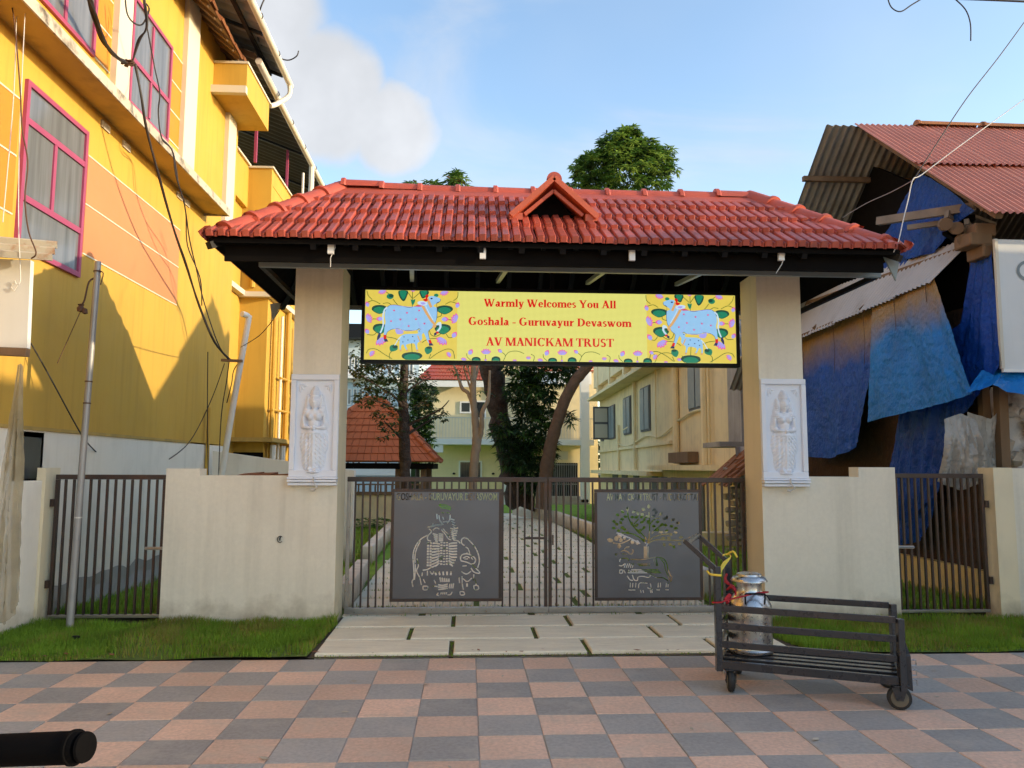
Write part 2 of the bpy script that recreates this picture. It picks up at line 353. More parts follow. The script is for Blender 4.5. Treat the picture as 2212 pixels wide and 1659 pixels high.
def corr(c00, c10, c01, c11, waves, amp, nv=2, per=6, sag=0.0):
    """corrugated sheet: corners (u,v); ribs run along v"""
    c00, c10, c01, c11 = map(Vector, (c00, c10, c01, c11)); nrm = (c10 - c00).cross(c01 - c00).normalized(); mb = MB()
    def fn(u, v):
        p = (c00 * (1 - u) + c10 * u) * (1 - v) + (c01 * (1 - u) + c11 * u) * v
        return p + nrm * (amp * math.sin(u * waves * 2 * math.pi) - sag * math.sin(v * math.pi))
    return mb.grid(fn, int(waves * per), nv)
def drape(top, bot, nu, nv, amp, seed, nrm, fold=3.0, belly=0.0):
    """hanging cloth between a top and a bottom line"""
    def along(l, u):
        q = u * (len(l) - 1); i = min(int(q), len(l) - 2); return Vector(l[i]).lerp(Vector(l[i + 1]), q - i)
    nrm = Vector(nrm).normalized(); mb = MB()
    def fn(u, v):
        p = along(top, u).lerp(along(bot, u), v)
        d = nz(u * fold * 2 + seed, v * .9, seed) * 1.0 + .45 * nz(u * fold * 5 + seed, v * 3, 3.3) + .22 * nz(u * 26, v * 21 + seed, 1.1)
        return p + nrm * (amp * d * (.25 + .75 * min(1, v * 2.2)) + belly * math.sin(math.pi * v))
    return mb.grid(fn, nu, nv)

# ------------------------------------------------------------------ ground, pavement, lawns
def gz(y): return 0.0 if y < 8.3 else -.0115 * (min(y, 60) - 8.3)
g = MB()
xs = [-300, -60, -20, -6, 6, 20, 60, 300]; ys = [-300, -60, -12, 2, 8.3, 20, 40, 60, 400]
for i in range(len(xs) - 1):
    for j in range(len(ys) - 1):
        g.quad(*[(x, y, gz(y) - .04) for x, y in ((xs[i], ys[j]), (xs[i + 1], ys[j]), (xs[i + 1], ys[j + 1]), (xs[i], ys[j + 1]))])
tag(g.build('ground', 'soil'), kind='structure')
tag(MB().quad((-60, -60, -.03), (60, -60, -.03), (60, -12, -.03), (-60, -12, -.03)).build('road', 'asphalt'), kind='structure')

# street tiles: a chequered pavement, each tile a piece
ck = mat('pavement_far', (.3, .2, .17), .65, .1, 5, .2, 200)
t_ = ck.node_tree; b_ = t_.nodes['Principled BSDF']; ge = t_.nodes.new('ShaderNodeNewGeometry'); mp_ = t_.nodes.new('ShaderNodeMapping')
mp_.inputs['Location'].default_value = (-.0705, -6.0 + .0, .5); t_.links.new(ge.outputs['Position'], mp_.inputs[0])
cn = t_.nodes.new('ShaderNodeTexChecker'); cn.inputs['Scale'].default_value = 1 / .36; cn.inputs[1].default_value = (.40, .36, .315, 1); cn.inputs[2].default_value = (.72, .475, .345, 1)
t_.links.new(mp_.outputs[0], cn.inputs[0]); t_.links.new(cn.outputs[0], b_.inputs['Base Color'])
pave = MB()
pave.quad((-30, -12, -.006), (30, -12, -.006), (30, 6.372, -.006), (-30, 6.372, -.006))
pv = tag(pave.build('pavement', 'mortar'), kind='structure')
far = MB()
for x0, x1, y0, y1 in ((-30, .0705 - 13 * .36, -12, 6.372), (.0705 + 14 * .36, 30, -12, 6.372), (.0705 - 13 * .36, .0705 + 14 * .36, -12, 6.36 - 11 * .36)):
    far.quad((x0, y0, -.002), (x1, y0, -.002), (x1, y1, -.002), (x0, y1, -.002))
far.build('outer_paving', ck, pv)['kind'] = 'stuff'
s_ = .1778
tm = []
for k in ('tile_red', 'tile_grey'):
    q = MB(); e = .002
    q.quad((-s_ + e, -s_ + e, 0), (s_ - e, -s_ + e, 0), (s_ - e, s_ - e, 0), (-s_ + e, s_ - e, 0))
    for a, b in (((-1, -1), (1, -1)), ((1, -1), (1, 1)), ((1, 1), (-1, 1)), ((-1, 1), (-1, -1))):
        q.quad((a[0] * (s_ - e), a[1] * (s_ - e), 0), (b[0] * (s_ - e), b[1] * (s_ - e), 0), (b[0] * s_, b[1] * s_, -.007), (a[0] * s_, a[1] * s_, -.007))
    tm.append(q.mesh('paving_tile', k, centre=False)[0])
rr = random.Random(3)
for i in range(-13, 14):
    for j in range(11):
        cx = .0705 + (i + .5) * .36; cy = 6.36 - (j + .5) * .36
        put(tm[0 if (i + j) % 2 else 1], 'paving_tile', (cx + rr.uniform(-.001, .001), cy + rr.uniform(-.001, .001), rr.uniform(-.002, .002)), pv,
            (rr.uniform(-.005, .005), rr.uniform(-.005, .005), rr.uniform(-.005, .005)))

# driveway slabs before the gate and the slab path behind it
def slab_piece(x0, x1, y0, y1, z, parent, r, m='slab'):
    w, d = x1 - x0, y1 - y0; q = MB(); e = .008
    q.hexa([(x0, y0, z - .06), (x1, y0, z - .06), (x1, y1, z - .06), (x0, y1, z - .06), (x0, y0, z - e), (x1, y0, z - e), (x1, y1, z - e), (x0, y1, z - e)])
    q.v[4:8] = [(x0, y0, z - e), (x1, y0, z - e), (x1, y1, z - e), (x0, y1, z - e)]
    q.f.pop(1); q.m.pop(1)
    tp = [(x0 + e, y0 + e, z), (x1 - e, y0 + e, z), (x1 - e, y1 - e, z), (x0 + e, y1 - e, z)]
    q.quad(*tp)
    lo = [(x0, y0), (x1, y0), (x1, y1), (x0, y1)]
    for k in range(4):
        k2 = (k + 1) % 4; q.quad((*lo[k], z - e), (*lo[k2], z - e), tp[k2], tp[k])
    o = q.build('slab', m, parent); o.rotation_euler = (r.uniform(-.004, .004), r.uniform(-.003, .003), r.uniform(-.006, .006)); return o
dw = tag(MB().quad((-1.24, 6.375, .004), (2.75, 6.375, .004), (2.75, 8.15, .004), (-1.24, 8.15, .004)).build('driveway', 'soil'), kind='structure')
rr = random.Random(5)
for y0, y1, js in ((6.43, 6.895, (-1.21, -.125, .98, 2.04, 2.66)), (6.945, 7.43, (-1.22, -.50, .60, 1.68, 2.56)), (7.49, 7.985, (-1.225, -.13, .97, 2.0, 2.85))):
    for a, b in zip(js[:-1], js[1:]): slab_piece(a + .02, b - .02, y0, y1, .028 + rr.uniform(-.003, .003), dw, rr)
pm = MB()
py = [8.15 + i * 1.0 for i in range(24)]
def curve_x(y): return 0 if y < 22 else -.018 * (y - 22) ** 2
for a, b in zip(py[:-1], py[1:]): pm.quad((-1.5 + curve_x(a), a, gz(a) + .004), (2.75 + curve_x(a), a, gz(a) + .004), (2.75 + curve_x(b), b, gz(b) + .004), (-1.5 + curve_x(b), b, gz(b) + .004))
path = tag(pm.build('path', 'turf'), kind='structure')
y = 8.06; k = 0
while y < 29.5:
    off = (-.45, .1, -.8)[k % 3]; a = -1.28 - max(0, y - 9) * .03 * (1 if y < 20 else 0)
    edges = [a] + [x for x in (off + 1.1 * n for n in range(5)) if a + .35 < x < 2.3] + [2.62]
    for u, v in zip(edges[:-1], edges[1:]):
        cx = curve_x(y); slab_piece(u + .035 + cx, v - .035 + cx, y, y + .51, gz(y) + .014 + rr.uniform(-.003, .003), path, rr, 'path_slab')
    y += .58; k += 1

# ------------------------------------------------------------------ grass
def grass(name, spots, mats, h, w, seed, lean=.5):
    """a patch of single blades; spots is an iterable of (x, y, z, height factor)"""
    r = random.Random(seed); mb = MB()
    for x, y, z, hf in spots:
        a = r.uniform(0, 6.283); hh = h * hf * r.uniform(.55, 1.25); ww = w * r.uniform(.7, 1.3) / 2
        c, s = math.cos(a), math.sin(a); l = hh * r.uniform(.1, lean); la = r.uniform(0, 6.283)
        mi = 1 if nz(x * 1.7, y * 1.7, 4.0) + r.uniform(-.45, .45) > .24 else 0
        m1 = (x + math.cos(la) * l * .35, y + math.sin(la) * l * .35, z + hh * .6)
        n = len(mb.v)
        mb.v += [(x - c * ww, y - s * ww, z), (x + c * ww, y + s * ww, z), (m1[0] + c * ww * .7, m1[1] + s * ww * .7, m1[2]), (m1[0] - c * ww * .7, m1[1] - s * ww * .7, m1[2]),
                 (x + math.cos(la) * l, y + math.sin(la) * l, z + hh)]
        mb.f += [(n, n + 1, n + 2, n + 3), (n + 3, n + 2, n + 4)]; mb.m += [mi, mi]
    me, c = mb.mesh(name, mats)
    o = bpy.data.objects.new(name, me); COL.objects.link(o); o.location = c
    return tag(o, kind='stuff')
def turf(name, x0, x1, y0, y1, base, nx, ny, amp=.015, m='turf'):
    mb = MB(); mb.grid(lambda u, v: (x0 + (x1 - x0) * u, y0 + (y1 - y0) * v, base(y0 + (y1 - y0) * v) + amp * nz((x0 + (x1 - x0) * u) * 2, (y0 + (y1 - y0) * v) * 2)), nx, ny)
    return tag(mb.build(name, m, smooth=True), kind='structure')
turf('lawn', -5.5, -1.24, 6.366, 7.64, lambda y: .012, 30, 10)
turf('lawn', 2.78, 9.0, 6.366, 7.64, lambda y: .012, 30, 10)
r = random.Random(11)
def strip(x0, x1, n, wall_y, xl=None):
    for _ in range(n):
        x = r.uniform(x0, x1); y = r.uniform(6.32, 7.64); d = wall_y - y
        if y < 6.375 + .045 * nz(x * 5, 3.3) + .02 * nz(x * 23, 1.3): continue
        if xl and xl(x, y): continue
        bare = nz(x * 1.3, y * 1.6, 9.0)
        if bare > (.06 if x < -2 else .2) and r.random() < .8 and y < 7.15: continue
        yield x, y, .012 + .015 * nz(x * 2, y * 2), (.85 + .5 * nz(x * 2.1, y * 2.1, 2.0)) * (1.35 if d < .16 else 1.0) * (.55 if y < 6.45 else 1)
grass('grass', strip(-5.2, -1.2, 52000, 7.64, lambda x, y: x > -1.21 - .03 * (7.6 - y)), ['grass', 'grass_y'], .07, .0065, 1)
grass('grass', strip(2.55, 7.2, 42000, 7.64, lambda x, y: x < 2.62 + max(0, 7.2 - y) * .22 + (.12 if y > 7.2 else 0)), ['grass', 'grass_y'], .07, .0065, 2)
def joints():
    for yj in (6.40, 6.92, 7.46, 8.02, 8.05): 
        for _ in range(500): yield r.uniform(-1.2, 2.7), yj + r.uniform(-.02, .02), .004, r.uniform(.15, .4)
    for xj, y0, y1 in ((-.125, 6.43, 6.9), (.98, 6.43, 6.9), (2.04, 6.43, 6.9), (-.5, 6.94, 7.43), (.6, 6.94, 7.43), (1.68, 6.94, 7.43), (-.13, 7.5, 8), (.97, 7.5, 8), (2.0, 7.5, 8)):
        for _ in range(90): yield xj + r.uniform(-.014, .014), r.uniform(y0, y1), .004, r.uniform(.1, .3)
grass('grass', joints(), ['grass', 'grass_y'], .05, .006, 3)
turf('inner_lawn', -4.1, -1.30, 8.15, 34, lambda y: gz(y) + .02, 12, 60, m='lawn')
turf('inner_lawn', 2.66, 6.6, 8.15, 40, lambda y: gz(y) + .02, 12, 60, m='lawn')
turf('back_lawn', -12, 12, 30, 44, lambda y: gz(y) + .012, 10, 10, m='lawn')
def inner():
    for _ in range(30000):
        y = 8.2 + 20 * r.random() ** 1.8; 
        if r.random() < .5: x = r.uniform(-4.1, -1.33 - max(0, min(y, 20) - 9) * .03)
        else: x = r.uniform(2.66, 5.9)
        yield x, y, gz(y) + .02, 1 + .5 * nz(x, y)
    for _ in range(6000):
        y = 8.1 + 16 * r.random(); yy = 8.06 + .58 * round((y - 8.06) / .58) - .035
        yield r.uniform(-1.3, 2.6) + curve_x(y), yy + r.uniform(-.03, .03), gz(y) + .004, r.uniform(.25, .6)
grass('grass', inner(), ['grass', 'grass_y'], .075, .012, 4)

# ------------------------------------------------------------------ front boundary walls and posts
def wall_thing(name, label, parts, cat='wall', m='wall'):
    mb = MB()
    if len(parts[0]) == 2: mb.extrude([(a, 7.652, b) for a, b in parts], (0, .2, 0))
    else:
        for p in parts: mb.box(*p)
    o = mb.build(name, m); return tag(o, label, cat)
wl_ = wall_thing('boundary_wall', 'grey boundary wall with a raised left end between the left side gate and the gateway pillar', [(-2.85, -.05), (-1.703, -.05), (-1.703, 1.397), (-2.54, 1.397), (-2.54, 1.46), (-2.85, 1.46)])
wr_ = wall_thing('boundary_wall', 'pale boundary wall with a raised right end behind the trolley and the milk can', [(3.332, -.05), (4.232, -.05), (4.232, 1.497), (3.86, 1.497), (3.86, 1.402), (3.332, 1.402)])
wall_thing('gate_post', 'narrow cream gate post carrying the hinges of the left side gate', [(-4.005, -3.925, 7.60, 7.86, -.05, 1.463)], 'post', 'pillar')
mb = MB(); mb.hexa([(-4.25, 6.1, -.05), (-4.05, 7.6, -.05), (-3.95, 7.60, -.05), (-4.13, 6.1, -.05), (-4.25, 6.1, 1.345), (-4.05, 7.6, 1.345), (-3.95, 7.60, 1.345), (-4.13, 6.1, 1.345)])
tag(mb.build('side_wall', 'white_dirty', bevel=.006), 'low stained side wall running towards the street beside the left gate post', 'wall')
wall_thing('gate_post', 'cream gate post at the right edge carrying the right side gate hinges', [(5.222, 5.42, 7.62, 7.86, -.05, 1.498)], 'post', 'pillar')
wall_thing('side_wall', 'grey boundary wall at the far right edge next to the right gate post', [(5.422, 8.2, 7.66, 7.85, -.05, 1.493)])
# wall tap bracket
t = thing('wall_hook', 'small dark ring bracket fixed on the grey left boundary wall', 'hook', (-1.767, 7.64, .80))
tap = MB(); tap.tube([(-1.767 + .027 * math.cos(a / 8 * 6.283), 7.644, .80 + .03 * math.sin(a / 8 * 6.283)) for a in range(1, 8)], .004, 6); tap.build('ring', 'black', t)
tp2 = MB(); tp2.tube([(-1.767, 7.66, .82), (-1.767, 7.635, .81), (-1.765, 7.63, .79)], .006, 6); tp2.build('peg', 'black', t)

# ------------------------------------------------------------------ gates
def bars(parent, x0, x1, n, y, z0, z1, m, w=.018, d=.025, gap=None):
    me, c = MB().box(-w / 2, w / 2, -d / 2, d / 2, -(z1 - z0) / 2, (z1 - z0) / 2).mesh('bar', m, centre=False)
    if gap: lo = MB().box(-w / 2, w / 2, -d / 2, d / 2, z0, gap[2]).mesh('bar', 'steel', centre=False)[0]; hi = MB().box(-w / 2, w / 2, -d / 2, d / 2, gap[3], z1).mesh('bar', m, centre=False)[0]
    for i in range(n):
        x = x0 + (x1 - x0) * (i + .5) / n
        if gap and gap[0] < x < gap[1]: put(lo, 'bar', (x, y, 0), parent); put(hi, 'bar', (x, y, 0), parent)
        else: put(me, 'bar', (x, y, (z0 + z1) / 2), parent)
def side_gate(x0, x1, y, label, z1=1.40, latch_left=False):
    t = thing('side_gate', label, 'gate', ((x0 + x1) / 2, y, .07), 'steel side gates')
    bx('top_rail', 'steel_rust', t, x0, x1, y - .02, y + .02, z1 - .045, z1, bevel=.003)
    bx('bottom_rail', 'steel', t, x0, x1, y - .02, y + .02, .075, .105, bevel=.003)
    bx('stile', 'steel_rust', t, x0, x0 + .03, y - .018, y + .018, .106, z1 - .046); bx('stile', 'steel_rust', t, x1 - .03, x1, y - .018, y + .018, .106, z1 - .046)
    bars(t, x0 + .05, x1 - .05, 12, y, .106, z1 - .046, 'steel_rust')
    a, b = (x0 - .01, x0 + .16) if latch_left else (x1 - .16, x1 + .01)
    l = MB(); l.box(a, b, y - .035, y - .021, .70, .728); l.tube([(a, y - .042, .714), (b, y - .042, .714)], .008, 8); l.build('latch', 'steel', t)
    hx = x1 if latch_left else x0 - .035
    for z in (1.1, .35): bx('hinge', 'steel_rust', t, hx, hx + .035, y - .03, y + .03, z, z + .07)
    return t
side_gate(-3.885, -2.865, 7.72, 'side gate of brown steel bars left of the gateway, behind the leaning pole')
side_gate(4.248, 5.17, 7.72, 'side gate of steel bars right of the gateway in front of the tarpaulin shed', 1.437, True)

STROKE_K = 1.35
def cdt(faces2d, holes=None, mode=1):
    """union of flat polygons, or the first polygon minus the holes, as clean triangles"""
    vs, fs = [], []
    for poly in faces2d + (holes or []):
        ar = sum(a[0] * b[1] - b[0] * a[1] for a, b in zip(poly, poly[1:] + poly[:1]))
        if abs(ar) < 1e-9: poly = [(9 + 1e-3 * len(vs), 9), (9.0005 + 1e-3 * len(vs), 9), (9 + 1e-3 * len(vs), 9.0005)]
        elif ar < 0: poly = poly[::-1]
        n = len(vs); vs += [Vector(p) for p in poly]; fs.append(list(range(n, n + len(poly))))
    rv, re, rf, ov, oe, of = geometry.delaunay_2d_cdt(vs, [], fs, 1, 1e-5)
    k = len(faces2d)
    keep = [f for f, o in zip(rf, of) if o and not any(i >= k for i in o)]
    return [tuple(v) for v in rv], keep
def stroke(pts, w):
    w = w * STROKE_K
    """a drawn line as a run of overlapping quads"""
    res = []
    for a, b in zip(pts[:-1], pts[1:]):
        a = Vector(a[:2]); b = Vector(b[:2]); d = b - a
        if d.length < 1e-6: continue
        d.normalize(); n = Vector((-d.y, d.x)) * (w / 2); a = a - d * w * .2; b = b + d * w * .2
        res.append([tuple(a - n), tuple(b - n), tuple(b + n), tuple(a + n)])
    return res
def leafshape(x, y, l, w, ang, n=5):
    c, s = math.cos(ang), math.sin(ang); up = []; dn = []
    for i in range(n + 1):
        t = i / n; q = w / 2 * math.sin(math.pi * t) ** .8 if 0 < t < 1 else 0; up.append((t * l, q)); dn.append((t * l, -q))
    pts = dn + up[-2:0:-1]
    return [(x + a * c - b * s, y + a * s + b * c) for a, b in pts]
def text_faces(body, size, width=None, offset=.012):
    """plain sans lettering as triangles, origin at its left baseline"""
    cu = bpy.data.curves.new('t', 'FONT'); cu.body = body; cu.size = size; cu.offset = offset * size; cu.fill_mode = 'FRONT'; cu.resolution_u = 3
    o = bpy.data.objects.new('t', cu); me = bpy.data.meshes.new_from_object(o)
    vs = [tuple(v.co[:2]) for v in me.vertices]; res = [[vs[i] for i in p.vertices] for p in me.polygons]
    bpy.data.objects.remove(o); bpy.data.meshes.remove(me); bpy.data.curves.remove(cu)
    if width:
        x0 = min(p[0] for f in res for p in f); x1 = max(p[0] for f in res for p in f); k = width / (x1 - x0); res = [[((p[0] - x0) * k, p[1]) for p in f] for f in res]
    return res
def rect(x0, y0, x1, y1): return [(x0, y0), (x1, y0), (x1, y1), (x0, y1)]

def art_flute():
    S = []
    def s(w, *pts): S.extend(stroke(smooth_line(list(pts), 4) if len(pts) > 2 else list(pts), w))
    # cow and calf outlines
    s(9, (845, 655), (790, 685), (745, 735), (715, 800), (705, 870), (712, 960), (718, 1080), (700, 1115), (708, 1170))
    s(8, (775, 715), (740, 790), (724, 870), (730, 1000), (724, 1100)); s(8, (745, 890), (760, 960), (742, 1010), (775, 1080), (792, 1150))
    s(8, (808, 1165), (850, 1165), (860, 1195), (815, 1200), (808, 1170)); s(9, (805, 1005), (850, 997), (895, 970)); s(8, (800, 1030), (797, 1062)); s(8, (812, 1095), (828, 1132))
    s(8, (850, 1012), (850, 1055)); s(8, (878, 1020), (898, 1045), (915, 1018)); s(8, (918, 1105), (938, 1142)); s(9, (905, 1163), (950, 1168))
    s(9, (1112, 700), (1150, 712), (1172, 735)); s(9, (1216, 757), (1190, 738), (1186, 700), (1212, 680), (1245, 690), (1290, 735), (1330, 790), (1356, 850), (1366, 920), (1350, 980))
    s(8, (1228, 772), (1256, 795), (1268, 840)); s(9, (1180, 905), (1178, 875), (1198, 850), (1240, 842), (1290, 860), (1325, 892), (1320, 930), (1288, 945), (1240, 926), (1182, 912))
    s(8, (1205, 885), (1240, 868), (1268, 882)); s(7, (1215, 895), (1250, 893)); s(8, (1285, 880), (1300, 900)); s(7, (1235, 845), (1245, 830))
    s(9, (1292, 950), (1330, 985), (1372, 1036), (1312, 1024), (1284, 985)); s(8, (1190, 1022), (1238, 1045), (1282, 1018)); s(7, (1200, 965), (1238, 962))
    s(8, (1165, 1080), (1170, 1132)); s(8, (1195, 1070), (1200, 1150), (1210, 1200)); s(8, (1175, 1222), (1212, 1222), (1220, 1250), (1182, 1252), (1176, 1226))
    s(8, (1312, 1050), (1310, 1112)); s(8, (1328, 1100), (1336, 1150)); s(8, (1312, 1160), (1350, 1160), (1360, 1195), (1322, 1200), (1312, 1166)); s(8, (1205, 1090), (1246, 1120), (1292, 1086)); s(14, (1245, 1140), (1245, 1168))
    # standing flute player
    for k in range(3): s(7, (960 + k * 8, 352 + k * 14), (1010, 345 + k * 17), (1075, 372 + k * 13))
    s(20, (962, 345), (972, 352)); s(8, (935, 440), (940, 490)); s(7, (985, 425), (1010, 430)); s(7, (1035, 425), (1062, 432))
    s(9, (958, 455), (965, 500), (990, 535)); s(9, (1070, 450), (1065, 500), (1040, 530)); s(8, (1000, 520), (1040, 515)); s(7, (995, 470), (1005, 495))
    for k in range(5): s(9, (1080 + k * 6, 490 + k * 26), (1110 + k * 8, 500 + k * 30))
    s(11, (850, 572), (920, 556), (1000, 543)); s(8, (860, 590), (885, 620), (850, 660), (848, 700), (880, 712)); s(8, (895, 560), (898, 535)); s(8, (900, 600), (930, 580), (960, 590))
    s(8, (985, 600), (1020, 640), (1055, 690), (1085, 700)); s(8, (1000, 590), (1045, 640), (1070, 675))
    for k in range(6): s(11, (1075 + k * 4, 585 + k * 19), (1110, 592 + k * 22), (1148 - k * 5, 580 + k * 25))
    for k in range(5): s(11, (900 + k * 6, 640 + k * 18), (945, 650 + k * 17)); s(11, (960, 640 + k * 17), (1000, 645 + k * 16))
    for c in range(2):
        for k in range(9): S.append(rect(842 + c * 27, 722 + k * 28, 862 + c * 27, 742 + k * 28))
    for k in range(9):
        S.append(rect(975, 720 + k * 27, 997, 736 + k * 27)); S.append(rect(1004, 724 + k * 27, 1024, 738 + k * 27)); S.append(rect(1031, 720 + k * 27, 1052, 736 + k * 27))
        s(12, (900 - min(k, 4) * 2, 735 + k * 30), (935, 735 + k * 28), (965, 742 + k * 24)); s(12, (1062, 742 + k * 24), (1095, 735 + k * 28), (1140 - max(0, k - 5) * 14, 730 + k * 29))
    for k in range(5): s(13, (925 + k * 40, 1022), (938 + k * 36, 1052)); s(12, (975 + k * 22, 1080 + k * 3), (985 + k * 20, 1120)); 
    for k in range(3): s(11, (960, 1150 + k * 24), (1000, 1158 + k * 18), (1050, 1146 + k * 20)); s(9, (1075 + k * 18, 1140), (1068 + k * 18, 1185))
    s(9, (960, 1232), (948, 1250), (965, 1258)); 
    for k in range(4): s(8, (985 + k * 18, 1245), (990 + k * 18, 1228))
    s(9, (1055, 1250), (1080, 1250), (1098, 1225))
    return S
def art_tree():
    S = []
    def s(w, *pts): S.extend(stroke(smooth_line(list(pts), 4) if len(pts) > 2 else list(pts), w))
    def lf(x, y, l, w, a): S.append(leafshape(x, y, l, w, R(a)))
    for x, y, a in ((940, 410, -95), (860, 455, 200), (905, 430, 225), (985, 430, -40), (1048, 455, -100), (1155, 385, -92), (1120, 400, 205), (1185, 405, -20), (1215, 445, -60), (1255, 455, -40), (1110, 445, 190),
                    (1180, 470, -20), (940, 470, 190), (965, 470, 0), (905, 500, 200), (1005, 480, -20), (980, 515, 90), (1060, 480, -30), (1110, 470, -10), (1290, 490, -10), (1335, 500, -90), (1375, 510, -30), (1425, 530, 0), (1220, 520, 0),
                    (820, 530, 220), (850, 550, 200), (880, 545, 240), (905, 570, 160), (1060, 530, -20), (1100, 520, -70), (1150, 545, -100), (1180, 560, 10), (1260, 560, -30), (1300, 545, 20), (1360, 560, 10), (1400, 590, -10), (820, 590, 200),
                    (870, 610, 180), (930, 600, 190), (1010, 570, -40), (1040, 610, -10), (1085, 600, -50), (1215, 610, -20), (1250, 630, -10), (1310, 630, -40), (1350, 640, 20), (1400, 625, 10), (1450, 680, -5), (1490, 710, 0), (1440, 735, 30), (1390, 755, 60),
                    (1350, 740, 40), (1300, 730, 80), (960, 640, 200), (900, 650, 190), (1330, 680, 10), (1270, 690, -10), (1090, 690, 60)):
        lf(x, y, 50 if a < 0 else 44, 30, a)
    for pts in (((1128, 765), (1150, 690), (1160, 600), (1160, 500), (1155, 420)), ((1140, 740), (1190, 680), (1290, 650), (1385, 640)), ((1150, 735), (1220, 705), (1340, 705), (1480, 712)), ((1120, 740), (1060, 680), (980, 640), (880, 630)),
                ((1130, 700), (1060, 620), (990, 560), (950, 480), (940, 415)), ((1155, 560), (1200, 500), (1260, 480)), ((1180, 640), (1240, 580), (1320, 545)), ((1060, 640), (1000, 560), (1050, 490))): s(9, *pts)
    for x, y, q in ((858, 660, 24), (825, 690, 22), (870, 705, 18), (905, 685, 15), (985, 725, 20), (1035, 730, 20), (852, 768, 20)): S.append([(x + q * math.cos(k * .63), y + q * 1.15 * math.sin(k * .63)) for k in range(10)])
    lf(730, 695, 70, 42, 20); s(10, (830, 630), (900, 660), (980, 695), (1060, 740)); s(9, (790, 735), (870, 740), (930, 715), (960, 700))
    S.append([(1098, 770), (1150, 770), (1146, 888), (1096, 888)])
    # cow and calf
    s(8, (870, 820), (905, 812), (935, 825), (965, 850), (990, 830), (985, 800)); s(8, (905, 800), (920, 780), (955, 775)); s(7, (880, 845), (930, 850)); s(7, (808, 845), (835, 848)); s(7, (812, 850), (822, 866))
    s(8, (855, 925), (868, 895), (930, 892), (945, 915)); s(8, (850, 965), (880, 965), (905, 945)); s(8, (855, 1010), (880, 1010), (880, 1040), (855, 1040), (855, 1012)); s(8, (895, 1010), (910, 1040))
    s(8, (960, 900), (1060, 905), (1170, 890), (1230, 882), (1290, 895), (1325, 940), (1340, 1010), (1360, 1060), (1376, 1090), (1360, 1130))
    for k in range(3): s(7, (1192 + k * 14, 895), (1215 + k * 12, 970))
    for k in range(5): s(7, (900 + k * 20, 985), (915 + k * 20, 945))
    s(7, (1265, 900), (1300, 940), (1310, 1000), (1345, 1080), (1350, 1110))
    for k in range(2): s(8, (1035 + k * 12, 950 + k * 15), (1160, 950 + k * 15))
    for k in range(3): s(8, (940 + k * 16, 1038 - k * 15), (1270 - k * 16, 1038 - k * 15))
    s(8, (945, 1010), (938, 1038)); s(8, (930, 1070), (955, 1108), (985, 1115)); s(8, (980, 1060), (1000, 1110), (1030, 1115), (1040, 1080), (1090, 1075), (1140, 1085), (1165, 1060)); s(8, (1160, 1050), (1220, 1085), (1290, 1090), (1340, 1125))
    for x in (960, 985, 1015, 1240, 1262, 1320, 1340): s(7, (x, 1140), (x - 4, 1185))
    s(7, (1040, 1190), (1050, 1145), (1090, 1140), (1130, 1145)); s(7, (1160, 1150), (1165, 1190), (1150, 1200)); s(7, (1130, 1190), (1180, 1210))
    for x in (955, 990, 1235, 1325): s(8, (x - 14, 1210), (x + 16, 1212))
    for x in (1060, 1085, 1158, 1172): s(7, (x, 1215), (x + 6, 1240))
    return S
def gate_leaf(x0, x1, label, px0, px1, art, words, wx, ww, hinge_left):
    y = 8.14
    t = thing('gate_leaf', label, 'gate', ((x0 + x1) / 2, y, .02), 'leaves of the main gate')
    bx('top_rail', 'steel_rust', t, x0, x1, y - .02, y + .02, 1.333, 1.382, bevel=.003); bx('bottom_rail', 'steel', t, x0, x1, y - .02, y + .02, .022, .082, bevel=.003)
    for a in (x0, x1 - .034): bx('stile', 'steel_rust' if a > x0 + .1 or not hinge_left else 'steel', t, a, a + .034, y - .02, y + .02, .083, 1.332, bevel=.003)
    bars(t, x0 + .045, x1 - .045, 26, y, .083, 1.332, 'steel_rust', .017, gap=(px0 - .01, px1 + .01, .15, 1.255))
    yp = y - .036; fr = MB()
    fr.box(px0, px1, yp - .006, yp + .016, 1.232, 1.262); fr.box(px0, px1, yp - .006, yp + .016, .142, .172); fr.box(px0, px0 + .03, yp - .006, yp + .016, .173, 1.231); fr.box(px1 - .03, px1, yp - .006, yp + .016, .173, 1.231)
    fr.build('panel_frame', 'steel_rust', t, bevel=.002)
    (ax0, ay0, ax1, ay1), strokes = art
    def T(p): return (px0 + (p[0] - ax0) / (ax1 - ax0) * (px1 - px0), 1.256 - (p[1] - ay0) / (ay1 - ay0) * 1.106)
    holes = [[T(p) for p in f] for f in strokes]
    tf = text_faces(words, .100, ww, .014); holes += [[(wx + p[0], 1.150 + p[1]) for p in f] for f in tf]
    vs, fs = cdt([rect(px0 + .028, .17, px1 - .028, 1.234)], holes)
    q = MB(); q.v = [(v[0], yp, v[1]) for v in vs]; q.f = fs; q.m = [0] * len(fs)
    o = q.build('cutout_panel', 'panel', t); so = o.modifiers.new('thickness', 'SOLIDIFY'); so.thickness = .003; so.offset = 0
    lx = x1 if hinge_left else x0
    l = MB(); l.box(lx - .24, lx - .036, y - .03, y - .022, .755, .778) if hinge_left else l.box(lx + .036, lx + .05, y - .05, y - .022, .70, .80)
    l.build('latch', 'steel_rust', t)
    return t
gate_leaf(-1.225, .812, 'left leaf of the main gate, a flute player and cow cut through its panel', -.776, .345, ((480, 190, 1590, 1310), art_flute()), 'GOSHALA - GURUVAYUR DEVASWOM', -.725, 1.02, True)
